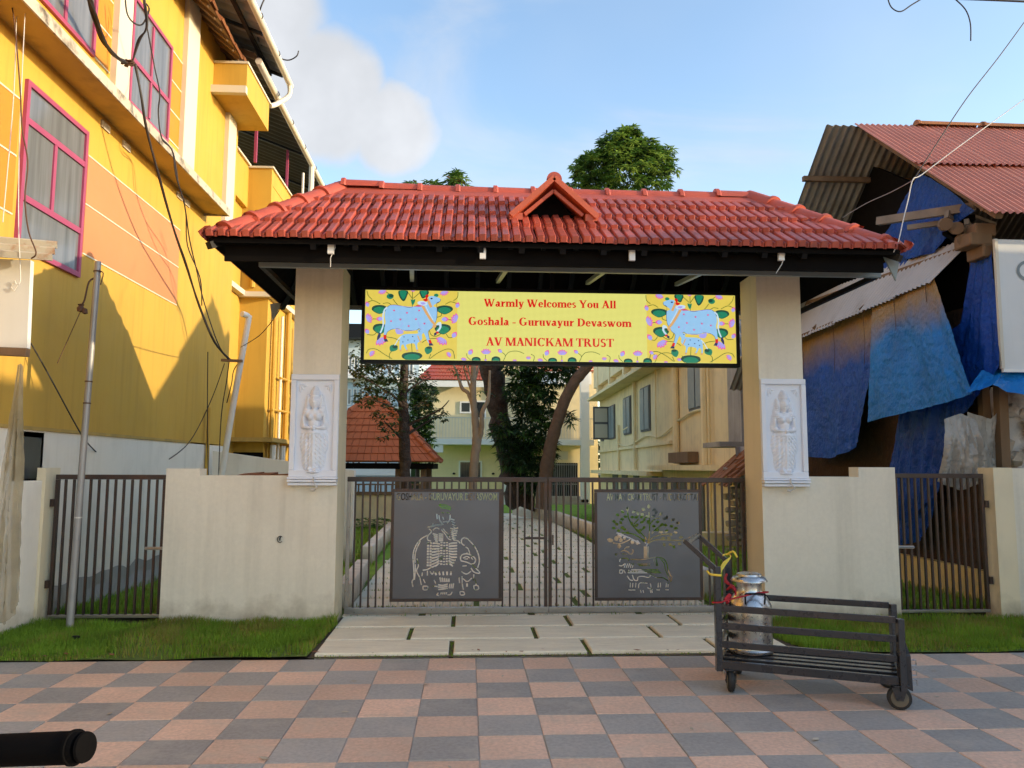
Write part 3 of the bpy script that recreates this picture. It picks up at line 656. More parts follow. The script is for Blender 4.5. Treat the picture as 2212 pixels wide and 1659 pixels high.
gate_leaf(.822, 2.872, 'right leaf of the main gate, a leafy tree and cow cut through its panel', 1.292, 2.408, ((605, 190, 1690, 1310), art_tree()), 'AV MANICKAM TRUST - PUDUKKOTTAI', 1.42, .95, False)

# ------------------------------------------------------------------ the gateway: pillars and tiled hip roof
EX0, EX1, EY0, EY1, EZ = -2.20, 3.79, 6.60, 9.20, 3.40
RX0, RX1, RY, RZ = -1.34, 2.94, 7.90, 4.27
gw = thing('gateway', 'entrance gateway with two cream pillars and a red tiled hip roof with a small dormer', 'gateway', (.82, 7.9, 0))
for x0, x1 in ((-1.703, -1.247), (2.882, 3.332)):
    q = MB(); q.box(x0, x1, 7.652, 8.12, -.03, 3.46); q.m[2] = 1; q.build('pillar', ['pillar', 'wall'], gw)  # sides get a warmer cream than the front, light put into the colour
e0, e1, e2, e3 = [(EX0, EY0, EZ), (EX1, EY0, EZ), (EX1, EY1, EZ), (EX0, EY1, EZ)]; r0, r1 = (RX0, RY, RZ), (RX1, RY, RZ)
dk = MB(); th = Vector((0, 0, -.04))
for q in ((e0, e1, r1, r0), (e2, e3, r0, r1), (e1, e2, r1), (e3, e0, r0)): dk.poly(q); dk.poly([Vector(p) + th for p in q])
for a, b in ((e0, e1), (e1, e2), (e2, e3), (e3, e0)): dk.quad(a, b, Vector(b) + th, Vector(a) + th)
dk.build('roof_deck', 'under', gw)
DX = .765
def Vector_euler(r_): return Euler(r_).to_matrix().to_4x4()
# one tile
pf = [(0, .002), (.003, .028), (.009, .036), (.054, .040), (.062, .034), (.068, .002), (.080, .002), (.083, .013), (.092, .014), (.097, .000)]
tl = MB(); n = len(pf)
for j, (yy, dz) in enumerate(((0, -.028), (0, .036), (.40, .0))):
    for i, (x, z) in enumerate(pf):
        edge_ = .014 if (i in (0, 5, 6, 9) and j < 2) else (.004 if i in (1, 4) and j < 2 else 0)
        tl.v.append((x - .049, yy + edge_ - (.01 if j == 0 else 0), (z if j else max(z * .3, 0)) + (dz if j else dz + .036)))
for j in range(2):
    for i in range(n - 1): tl.f.append((j * n + i, j * n + i + 1, (j + 1) * n + i + 1, (j + 1) * n + i)); tl.m.append(0)
tile_me, _ = tl.mesh('roof_tile', 'roof', centre=False)
dy, dz = RY - EY0, RZ - EZ; SL = math.hypot(dy, dz); pitch = math.atan2(dz, dy)
def cut(me, co, no):
    bm = bmesh.new(); bm.from_mesh(me); bmesh.ops.bisect_plane(bm, geom=bm.verts[:] + bm.edges[:] + bm.faces[:], plane_co=co, plane_no=no, clear_outer=True); n_ = len(bm.faces); bm.to_mesh(me); bm.free(); return n_
# vertical planes through the four hips, pointing away from the front slope
HN0 = Vector((RY - EY0, -(RX0 - EX0), 0)).normalized() * -1; HN1 = Vector((RY - EY0, (EX1 - RX1), 0)).normalized()
rr = random.Random(9)
for row in range(4):
    s = -.03 + row * .365
    xl = EX0 + (RX0 - EX0) * max(0, s) / SL; xr = EX1 - (EX1 - RX1) * max(0, s) / SL
    x = EX0 + .03
    while x < EX1:
        if xl - .03 < x < xr + .03 and not (row in (2, 3) and abs(x - DX) < (.31 if row == 2 else .22)):
            loc = Vector((x + rr.uniform(-.002, .002), EY0 + s * dy / SL + rr.uniform(-.006, .006), EZ + s * dz / SL + .012 + rr.uniform(-.002, .003))); rot = (pitch + rr.uniform(-.012, .012), rr.uniform(-.012, .012), rr.uniform(-.012, .012))
            me = tile_me
            if x < xl + .36 or x > xr - .36:
                me = tile_me.copy(); from_w = (Matrix.Translation(loc) @ Vector_euler(rot)).inverted(); side = x < .8
                co = from_w @ Vector((EX0 if side else EX1, EY0, EZ)); no = from_w.to_3x3() @ (HN0 if side else HN1)
                if cut(me, co, no) == 0: x += .0995; continue
            put(me, 'roof_tile', loc, gw, rot)
        x += .0995
# tiles of the back slope and the two hips
def add_tiles(origin, xdir, ydir, length, l0, l1, rise, n0, n1, co1):
    zdir = Vector(xdir).cross(Vector(ydir)); bk = MB()
    for row in range(4):
        s = -.03 + row * .365; x = -.05 + l0 * max(0, s) / rise
        while x < length - l1 * max(0, s) / rise + .06:
            nb = len(bk.v)
            for v in tl.v: bk.v.append(tuple(Vector(origin) + Vector(xdir) * (x + v[0]) + Vector(ydir) * (s + v[1]) + Vector(zdir) * (v[2] + .012)))
            bk.f += [tuple(nb + i for i in f) for f in tl.f]; bk.m += [0] * len(tl.f); x += .0995
    o = bk.build('back_tiles', 'roof', gw); o['kind'] = 'stuff'; c = world_loc(o)
    cut(o.data, Vector(origin) - c, n0); cut(o.data, Vector(co1) - c, n1)
yb = Vector((0, -(EY1 - RY), dz)).normalized(); HB0 = Vector((-HN0.x, HN0.y, 0)); HB1 = Vector((-HN1.x, HN1.y, 0))
BN1 = Vector((EY1 - RY, -(EX1 - RX1), 0)).normalized(); BN0 = Vector((-(EY1 - RY), -(RX0 - EX0), 0)).normalized()
add_tiles(e2, (-1, 0, 0), yb, EX1 - EX0, .91, .91, SL, BN1, BN0, e3)
hl = Vector((RX0 - EX0, 0, dz)).normalized(); add_tiles(e3, (0, -1, 0), hl, EY1 - EY0, 1.3, 1.3, math.hypot(RX0 - EX0, dz), -BN0, -HN0, e0)
hr = Vector((-(EX1 - RX1), 0, dz)).normalized(); add_tiles(e1, (0, 1, 0), hr, EY1 - EY0, 1.3, 1.3, math.hypot(EX1 - RX1, dz), -HN1, -BN1, e2)
# ridge and hip tiles
def cap_tile(L, rad=.092):
    q = MB(); rows = ((0, 1.17), (.035, 1.18), (.05, 1.0), (L + .02, .93)); K = 10
    for yy, f in rows:
        for k in range(K + 1):
            a = R(-88 + 176 * k / K); q.v.append((rad * f * math.sin(a), yy, rad * f * (math.cos(a) * 1.0) - .03))
    for j in range(3):
        for k in range(K): q.f.append((j * (K + 1) + k, j * (K + 1) + k + 1, (j + 1) * (K + 1) + k + 1, (j + 1) * (K + 1) + k)); q.m.append(0)
    q.f.append(tuple(range(K, -1, -1))); q.m.append(0)
    return q.mesh('ridge_tile', 'roof_cap', smooth=True, centre=False)[0]
def cap_run(a, b, nseg, name='ridge_tile', lift=None, rad=.092):
    a = Vector(a); b = Vector(b); L = (b - a).length / nseg; me = cap_tile(L, rad); d = (b - a).normalized()
    x = d.cross(Vector((0, 0, 1))).normalized(); z = x.cross(d); M3 = Matrix((x, d, z)).transposed()
    for i in range(nseg):
        p = a + d * (L * i); 
        if lift: p.z += lift((i) / nseg)
        put(me, name, p, gw, M3.to_euler())
up = lambda u: .045 * (2 * u - 1) ** 4
cap_run((RX0 + .02, RY, RZ + .035), (RX1, RY, RZ + .035), 11, lift=up)
for e, rg in ((e0, r0), (e1, r1), (e2, r1), (e3, r0)): cap_run((e[0] + (.09 if e[0] < 0 else -.09), e[1] + (.08 if e[1] < 7 else -.08), e[2] + .075), (rg[0], rg[1], rg[2] + .055), 5, rad=.105)
mo = MB()
for a, b, c, d in (((RX0 - .06, RY - .22, RZ - .075), (RX1 + .06, RY - .22, RZ - .075), (RX1, RY - .02, RZ + .065), (RX0, RY - .02, RZ + .065)), ((RX0, RY + .02, RZ + .065), (RX1, RY + .02, RZ + .065), (RX1 + .06, RY + .22, RZ - .075), (RX0 - .06, RY + .22, RZ - .075))): mo.quad(a, b, c, d)
mo.quad((RX0 - .06, RY - .22, RZ - .075), (RX1 + .06, RY - .22, RZ - .075), (RX1 + .06, RY - .2, RZ - .14), (RX0 - .06, RY - .2, RZ - .14))
for e, rg, sx in ((e0, r0, 1), (e1, r1, -1)):
    e = Vector(e); rg = Vector(rg); n_ = Vector((sx, 0, 0))
    mo.quad(e + Vector((0, -.03, .06)), e + n_ * .22 + Vector((0, -.03, .035)), rg + n_ * .16 + Vector((0, -.12, -.02)), rg + Vector((0, 0, .08)))
mo.build('ridge_mortar', 'roof_cap', gw)
# dormer
DY = 7.03; zb = 3.775; za = 4.105; hw = .37
dm = MB(); backY = 7.86
for sx in (-1, 1):
    dm.hexa([(DX + sx * hw, DY, zb), (DX, DY, za), (DX, backY, za), (DX + sx * hw, DY + .12, zb), (DX + sx * hw, DY, zb + .05), (DX, DY, za + .05), (DX, backY, za + .05), (DX + sx * hw, DY + .12, zb + .05)])
d_o = dm.build('dormer', 'dormer', gw)
bb = MB()
for sx in (-1, 1):
    bb.bar((DX + sx * (hw + .03), DY - .02, zb + .0), (DX - sx * .0, DY - .02, za + .035), .05, .075, up=(0, 1, 0)); bb.bar((DX + sx * (hw - .10), DY + .02, zb + .03), (DX, DY + .02, za - .07), .03, .035, up=(0, 1, 0))
    bb.box(DX + sx * (hw - .02) - .06, DX + sx * (hw - .02) + .06, DY - .03, DY + .10, zb - .035, zb + .03)
bb.build('bargeboard', 'dormer', d_o)
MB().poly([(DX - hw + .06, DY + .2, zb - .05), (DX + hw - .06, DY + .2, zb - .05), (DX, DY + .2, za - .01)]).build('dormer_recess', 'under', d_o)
me = cap_tile(.8, .06); o = put(me, 'dormer_ridge', (DX, DY - .05, za + .05), d_o)
o.rotation_euler = (0, 0, 0)
# steel under the roof
def barpart(name, a, b, w, m='black', h=None): return MB().bar(a, b, w, h).build(name, m, gw)
for i in range(13):
    x = RX0 + (RX1 - RX0) * i / 12
    barpart('rafter', (x, EY0 + .03, EZ - .055), (x, RY, RZ - .06), .05); barpart('rafter', (x, EY1 - .03, EZ - .055), (x, RY, RZ - .06), .05)
for e, rg in ((e0, r0), (e1, r1), (e2, r1), (e3, r0)): barpart('hip_rafter', Vector(e) + Vector((0, 0, -.07)), Vector(rg) + Vector((0, 0, -.07)), .06)
MT['bluegrey'] = mat('grey_green_steel', (.22, .26, .27), .4, .15, 3, .05)
a = P(560, 577, Y=6.98); b = P(1900, 590, Y=6.98); b.z = a.z = (a.z + b.z) / 2
barpart('tie_bar', a, b, .045, 'bluegrey'); barpart('tie_bar', (a.x, 8.85, a.z), (b.x, 8.85, b.z), .045, 'bluegrey')
for x in (a.x + .02, b.x - .02): barpart('tie_bar', (x, 7.01, a.z), (x, 8.82, a.z), .045)
for px, pz in ((890, 583), (1092, 590), (1303, 592), (1512, 592)):
    q = P(px, pz, Y=7.02); barpart('tie_bar', (q.x, 7.005, a.z), (q.x + (q.x - .82) * .06, 8.13, 3.43), .04, 'bluegrey')
barpart('purlin', (EX0 + .35, 6.86, EZ + .06), (EX1 - .35, 6.86, EZ + .06), .03, 'bluegrey'); barpart('purlin', (EX0 + .7, 7.35, EZ + .42), (EX1 - .7, 7.35, EZ + .42), .03)
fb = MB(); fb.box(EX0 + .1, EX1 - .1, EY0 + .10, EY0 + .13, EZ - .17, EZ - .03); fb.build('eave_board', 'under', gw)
for x, y, sx in ((EX1 - .08, EY0 + .12, 1), (EX1 - .05, EY1 - .1, 1), (EX0 + .02, EY1 - .08, -1)):
    q = MB(); q.extrude([(x, y, EZ - .02), (x + sx * .13, y - .02, EZ - .05), (x + sx * .1, y, EZ - .24)], (0, .02, 0)); q.build('corner_plate', 'bluegrey', gw)

# junction boxes and lamp under the eave
jm = MB(); jm.box(-.026, .026, -.015, .015, -.055, .04); jme, _ = jm.mesh('junction_box', 'white', centre=False)
for k, (px, py_, lb) in enumerate(((715, 535, 'white junction box with torn tape under the eave above the left pillar'), (1043, 546, 'white junction box under the eave left of the middle, below the dormer'),
                              (1365, 550, 'white junction box under the eave right of the dormer'), (1687, 550, 'white junction box with a loose cable under the eave above the right pillar'))):
    p = P(px, py_, Y=6.66); o = put(jme, 'junction_box', p); tag(o, lb, 'junction box', 'junction boxes under the eave')
    if k in (0, 3):
        q = MB(); q.tube([p + Vector((0, 0, .03)), p + Vector((-.03, -.01, .06)), p + Vector((-.06, -.01, .05))], .004, 5); q.tube([p + Vector((.01, 0, .03)), p + Vector((.03, -.01, .07)), p + Vector((.035, 0, 0)), p + Vector((.0, -.01, -.09)), p + Vector((-.05 if k == 3 else .0, 0, -.17))], .004, 5)
        q.build('loose_tape', 'wire_white', o)
p = P(1715, 575, Y=7.2); t = thing('eave_lamp', 'slim white lamp under the eave beside the right pillar', 'lamp', p)
MB().lathe([(0, -.012), (.055, -.012), (.06, 0), (.05, .02), (0, .02)], p, 20).build('lamp_body', 'white', t, smooth=True); MB().bar(p + Vector((0, 0, .02)), p + Vector((0, 0, .16)), .02).build('bracket', 'black', t)

# ------------------------------------------------------------------ LED screen
SX0, SX1, SZ0, SZ1, SY = -1.098, 2.852, 2.594, 3.335, 8.195
sc = thing('led_screen', 'long lit LED screen with red welcome lettering between two blue cows', 'screen', (.877, 8.22, 2.96))
hs_ = MB(); b_ = .035
hs_.box(SX0 - b_, SX1 + b_, SY + .012, SY + .12, SZ0 - b_, SZ1 + b_)
for q in ((SX0 - b_, SX1 + b_, SY - .006, SY + .0115, SZ1 + .001, SZ1 + b_), (SX0 - b_, SX1 + b_, SY - .006, SY + .0115, SZ0 - b_, SZ0 - .001), (SX0 - b_, SX0 - .001, SY - .006, SY + .0115, SZ0, SZ1), (SX1 + .001, SX1 + b_, SY - .006, SY + .0115, SZ0, SZ1)): hs_.box(*q)
hs_.build('housing', 'black', sc)
for x in (SX0 + .3, .877, SX1 - .3): MB().bar((x, SY + .06, SZ1 + b_), (x, SY + .06, 3.75), .04).build('hanger', 'black', sc)
ES = .205; STROKE_K = 1.0
EM = [emit('led_yellow', (.80, .77, .20), ES), emit('led_blue', (.32, .60, .90), ES), emit('led_green', (.01, .24, .13), ES), emit('led_darkgreen', (.01, .07, .05), ES), emit('led_lilac', (.42, .40, .92), ES), emit('led_pink', (.85, .12, .40), ES),
      emit('led_red', (.74, .010, .008), ES), emit('led_navy', (.02, .03, .12), ES), emit('led_tan', (.75, .42, .16), ES), emit('led_pale', (.62, .80, .95), ES), emit('led_stem', (.10, .16, .02), ES), emit('led_gold', (.82, .64, .10), ES)]
YE, BL, GR, DG, LI, PK, RD, NV, TN, PA, ST, GO = range(12)
MB().quad((SX0, SY + .010, SZ0), (SX1, SY + .010, SZ0), (SX1, SY + .010, SZ1), (SX0, SY + .010, SZ1)).build('display', EM[0], sc)
class Art:
    def __init__(s, fx): s.mb = MB(); s.y = SY + .0095; s.fx = fx
    def add(s, pts, c, sm=0):
        if sm: pts = smooth_line(list(pts), sm, True)
        q = []
        for x, y in pts:
            X, Z = s.fx(x, y); q.append((min(max(X, SX0 + .002), SX1 - .002), s.y, min(max(Z, SZ0 + .002), SZ1 - .002)))
        tri = geometry.tessellate_polygon([[Vector((a[0], a[2], 0)) for a in q]])
        n = len(s.mb.v); s.mb.v += q; s.mb.f += [tuple(n + i for i in t) for t in tri]; s.mb.m += [c] * len(tri); s.y -= .000025
    def line(s, pts, w, c):
        pts = smooth_line(list(pts), 4) if len(pts) > 2 else list(pts)
        for q in stroke(pts, w): s.add(q, c)
    def ell(s, x, y, rx, ry, c, a=0): s.add([(x + rx * math.cos(k * .5236) * math.cos(a) - ry * math.sin(k * .5236) * math.sin(a), y + rx * math.cos(k * .5236) * math.sin(a) + ry * math.sin(k * .5236) * math.cos(a)) for k in range(12)], c)
    def lotus(s, x, y, r, a=0, n=5):
        for k in range(n):
            q = a + (k - (n - 1) / 2) * .48; dx, dy = math.sin(q), -math.cos(q)
            bx_, by = x - math.sin(a) * r * .5, y + math.cos(a) * r * .5
            s.add(leafshape(bx_, by, r * 1.55, r * .75, math.atan2(dy, dx)), PK); s.add(leafshape(bx_, by, r * 1.25, r * .6, math.atan2(dy, dx)), LI)
    def bud(s, x, y, r, a=0):
        s.add(leafshape(x + math.sin(a) * -r, y + math.cos(a) * r, r * 2.5, r * 1.7, a - math.pi / 2), PK); s.add(leafshape(x + math.sin(a) * -r, y + math.cos(a) * r, r * 1.9, r * 1.5, a - math.pi / 2), LI)
    def pad(s, x, y, w, h, flip=1):
        s.add([(x - w * .5, y + h * .05), (x - w * .42, y - h * .35), (x, y - h * .5), (x + w * .42, y - h * .35), (x + w * .5, y + h * .05), (x + w * .1, y + h * .5 * flip), (x - w * .2, y + h * .4 * flip)], DG, 3)
        s.add([(x - w * .40, y + h * .1), (x - w * .3, y - h * .18), (x, y - h * .3), (x + w * .3, y - h * .18), (x + w * .40, y + h * .1), (x + w * .08, y + h * .46 * flip), (x - w * .16, y + h * .36 * flip)], GR, 3)
def cow_panel(A):
    A.add(rect(222, 100, 1150, 835), GO)
    for pts in (((235, 110), (250, 160), (290, 205)), ((240, 235), (300, 215), (370, 250)), ((400, 245), (450, 240), (480, 260)), ((500, 200), (520, 230), (545, 258)), ((430, 125), (460, 145)), ((1155, 125), (1150, 180), (1110, 218)), ((1030, 255), (1080, 228), (1140, 245)),
                ((695, 120), (695, 280)), ((650, 130), (690, 190)), ((770, 130), (705, 190)), ((700, 760), (690, 600)), ((245, 770), (270, 730), (340, 728), (420, 780), (500, 830)), ((880, 830), (960, 770), (1050, 730), (1110, 750), (1128, 830)), ((480, 830), (475, 780), (510, 740)), ((870, 830), (890, 780)),
                ((440, 600), (520, 615), (570, 640)), ((800, 660), (860, 625), (960, 615)), ((300, 410), (340, 412)), ((1050, 420), (1100, 420)), ((250, 575), (310, 580), (340, 555)), ((870, 530), (890, 580), (940, 595), (1000, 560)), ((1040, 570), (1070, 610), (1110, 605)), ((940, 395), (985, 380), (990, 350))): A.line(pts, 7, ST)
    A.lotus(390, 118, 34, 2.9); A.lotus(1015, 130, 36, 2.9); A.lotus(700, 105, 20, 3.1); A.bud(245, 260, 24, -.4); A.bud(1150, 270, 26, .3); A.lotus(258, 405, 42, 1.2); A.lotus(1130, 410, 46, -1.2); A.bud(375, 410, 28, -1.57); A.bud(1020, 415, 30, 1.57)
    A.bud(250, 545, 26, -.6); A.bud(1120, 585, 30, .6); A.lotus(385, 640, 50, 2.6); A.lotus(1000, 640, 50, -2.6); A.lotus(295, 770, 34, 2.2, 4); A.lotus(1075, 785, 30, -2.2, 4)
    A.add([(555, 112), (645, 112), (640, 170), (608, 225), (565, 180)], DG, 3); A.add([(565, 115), (630, 115), (628, 165), (605, 205), (575, 165)], GR, 3); A.add([(768, 112), (855, 112), (850, 160), (800, 195), (775, 160)], DG, 3); A.add([(778, 115), (840, 115), (835, 150), (803, 180), (785, 150)], GR, 3)
    A.add([(678, 200), (695, 212), (725, 200), (715, 245), (697, 265), (685, 240)], GR, 2)
    A.ell(470, 172, 36, 30, GR); A.ell(482, 165, 24, 18, DG); A.ell(935, 160, 24, 18, GR)
    A.pad(365, 310, 150, 95); A.pad(1020, 315, 165, 95); A.pad(375, 515, 140, 110); A.pad(1005, 520, 160, 110); A.pad(700, 810, 200, 100)
    A.add([(478, 700), (520, 682), (558, 715), (540, 745), (485, 752)], GR, 3); A.ell(530, 705, 28, 18, DG); A.add([(825, 735), (850, 705), (900, 715), (895, 760), (850, 785)], GR, 3); A.ell(872, 715, 28, 14, DG)
    # mother cow
    A.add([(440, 290), (470, 268), (520, 262), (590, 275), (650, 288), (700, 285), (750, 268), (800, 265), (835, 250), (850, 205), (862, 175), (905, 168), (950, 182), (978, 200), (975, 225), (940, 245), (905, 275), (945, 300), (945, 390), (930, 450), (895, 510), (860, 545), (872, 620), (890, 660), (868, 672), (845, 630), (815, 560),
           (770, 515), (740, 530), (620, 532), (560, 515), (500, 520), (455, 545), (440, 580), (440, 640), (415, 640), (415, 580), (420, 500), (430, 440), (418, 370)], BL, 3)
    A.line(((400, 400), (418, 330), (440, 290), (470, 268), (520, 262), (590, 275), (650, 288), (700, 285), (750, 268)), 4, NV); A.line(((978, 200), (975, 225), (940, 245), (945, 300), (945, 390), (930, 450), (895, 510), (860, 545), (872, 620)), 4, NV); A.line(((815, 560), (770, 515), (740, 530), (620, 532), (560, 515), (500, 520), (455, 545), (440, 580), (440, 640)), 4, NV)
    A.add([(950, 455), (985, 445), (992, 500), (965, 545), (945, 560), (940, 545), (968, 510), (968, 478), (940, 480)], PA, 2)
    A.line(((440, 290), (415, 320), (403, 390), (408, 470), (388, 540), (375, 560)), 15, PA); A.add([(372, 550), (385, 590), (365, 625), (350, 635), (350, 600)], NV, 2)
    A.add([(412, 580), (440, 580), (440, 625), (415, 625)], RD); A.add([(415, 622), (445, 622), (462, 650), (425, 652)], NV); A.add([(860, 635), (885, 632), (900, 670), (872, 675)], RD); A.add([(868, 672), (898, 668), (915, 692), (870, 696)], NV); A.add([(935, 545), (962, 545), (965, 565), (940, 570)], RD); A.add([(918, 565), (942, 550), (945, 580), (920, 592)], NV)
    A.add([(530, 520), (570, 525), (610, 540), (600, 570), (545, 570)], LI, 2)
    A.line(((800, 275), (840, 350), (890, 430), (925, 470)), 26, TN); A.line(((830, 275), (860, 340), (905, 420)), 8, PA); A.ell(920, 490, 20, 16, TN); A.line(((850, 200), (865, 240), (885, 285)), 26, TN)
    A.add([(748, 232), (790, 222), (835, 232), (848, 262), (800, 272), (760, 262)], PA, 2); A.add([(775, 240), (810, 235), (830, 250), (800, 262)], LI, 2)
    A.add([(800, 205), (830, 195), (825, 165), (850, 152), (858, 172), (845, 190), (850, 215), (825, 228)], RD, 2); A.add([(720, 278), (760, 262), (800, 272), (760, 285)], RD, 2)
    A.ell(888, 196, 12, 8, NV); A.line(((945, 245), (965, 235)), 5, NV)
    for x, y in ((513, 322), (643, 347), (765, 322), (578, 418), (735, 415), (662, 487), (820, 462), (485, 435)): A.ell(x, y, 10, 9, PK); A.ell(x, y + 2, 4, 4, RD)
    for pts in (((600, 450), (585, 490), (510, 522)), ((755, 440), (770, 490), (815, 540)), ((570, 515), (600, 530), (660, 540), (740, 530)), ((470, 268), (590, 277), (700, 285), (800, 268))): A.line(pts, 4, LI)
    # calf
    A.add([(590, 590), (640, 572), (730, 570), (760, 560), (752, 535), (785, 525), (815, 535), (812, 560), (795, 580), (800, 620), (780, 650), (755, 665), (752, 710), (765, 750), (745, 755), (735, 700), (715, 670), (650, 680), (640, 700), (655, 735), (640, 738), (622, 700), (610, 680), (590, 700), (592, 745), (578, 745), (575, 690), (575, 640)], BL, 3)
    A.line(((590, 595), (560, 630), (535, 675), (525, 690)), 9, PA); A.ell(770, 540, 6, 5, NV); A.line(((755, 590), (775, 640), (790, 660)), 12, TN)
    for x, y in ((618, 603), (705, 598), (658, 635), (608, 655), (722, 645)): A.ell(x, y, 6, 6, NV)
    for x in (585, 650, 752): A.add([(x - 10, 735), (x + 12, 735), (x + 14, 752), (x - 8, 755)], TN)
u_ = 962.0
def fx_left(x, y): return SX0 + (x - 222) / u_, SZ1 - (y - 100 - .0157 * (x - 222)) / 737 * (SZ1 - SZ0)
def fx_right(x, y): return SX1 - (x - 222) / u_, SZ1 - (y - 100 - .0157 * (x - 222)) / 737 * (SZ1 - SZ0)
for fx in (fx_left, fx_right):
    A = Art(fx); cow_panel(A); A.mb.build('cow_picture', EM, sc)['kind'] = 'stuff'
A = Art(fx_left)
def mid(x, y): return SX0 + (x - 222) / u_, SZ1 - (y - 115) / 737 * (SZ1 - SZ0)
A.fx = mid
for k in range(3):
    o = k * 775
    for pts in (((1250 + o, 775), (1255 + o, 810), (1290 + o, 845)), ((1440 + o, 790), (1440 + o, 850)), ((1590 + o, 750), (1640 + o, 790), (1620 + o, 850)), ((1640 + o, 800), (1680 + o, 755), (1760 + o, 745), (1830 + o, 770)), ((1900 + o, 775), (1935 + o, 800), (1925 + o, 850))): A.line(pts, 6, ST)
    A.bud(1285 + o, 765, 28, .5); A.lotus(1445 + o, 760, 40, 0, 5); A.bud(1590 + o, 748, 22, -.9); A.lotus(1220 + o, 840, 24, .2, 5); A.lotus(1440 + o, 845, 16, 0, 3); A.pad(1345 + o, 850, 90, 80); A.pad(1545 + o, 850, 90, 95); A.lotus(1735 + o, 850, 20, 0, 4); A.lotus(1875 + o, 820, 24, 0, 4)
A.mb.build('lotus_border', EM, sc)['kind'] = 'stuff'
# serif lettering
def ring(cx, cy, rx, ry, tx, ty, a0=0, a1=360, n=14):
    res = []
    for i in range(n):
        q = []
        for a in (a0 + (a1 - a0) * i / n, a0 + (a1 - a0) * (i + 1) / n):
            a = R(a); q.append(((cx + rx * math.cos(a), cy + ry * math.sin(a)), (cx + (rx - tx) * math.cos(a), cy + (ry - ty) * math.sin(a))))
        res.append([q[0][0], q[1][0], q[1][1], q[0][1]])
    return res
def D(x0, y0, x1, y1, w): return [[(x0 - w / 2, y0), (x0 + w / 2, y0), (x1 + w / 2, y1), (x1 - w / 2, y1)]]
def Q(x0, y0, x1, y1): return [rect(x0, y0, x1, y1)]
def stem(x, z0, z1, w=.19, top=True, bot=True, e=.09): return Q(x - w / 2, z0, x + w / 2, z1) + (Q(x - w / 2 - e, z1 - .05, x + w / 2 + (e if top == 2 else 0), z1) if top else []) + (Q(x - w / 2 - e, z0, x + w / 2 + e, z0 + .05) if bot else [])
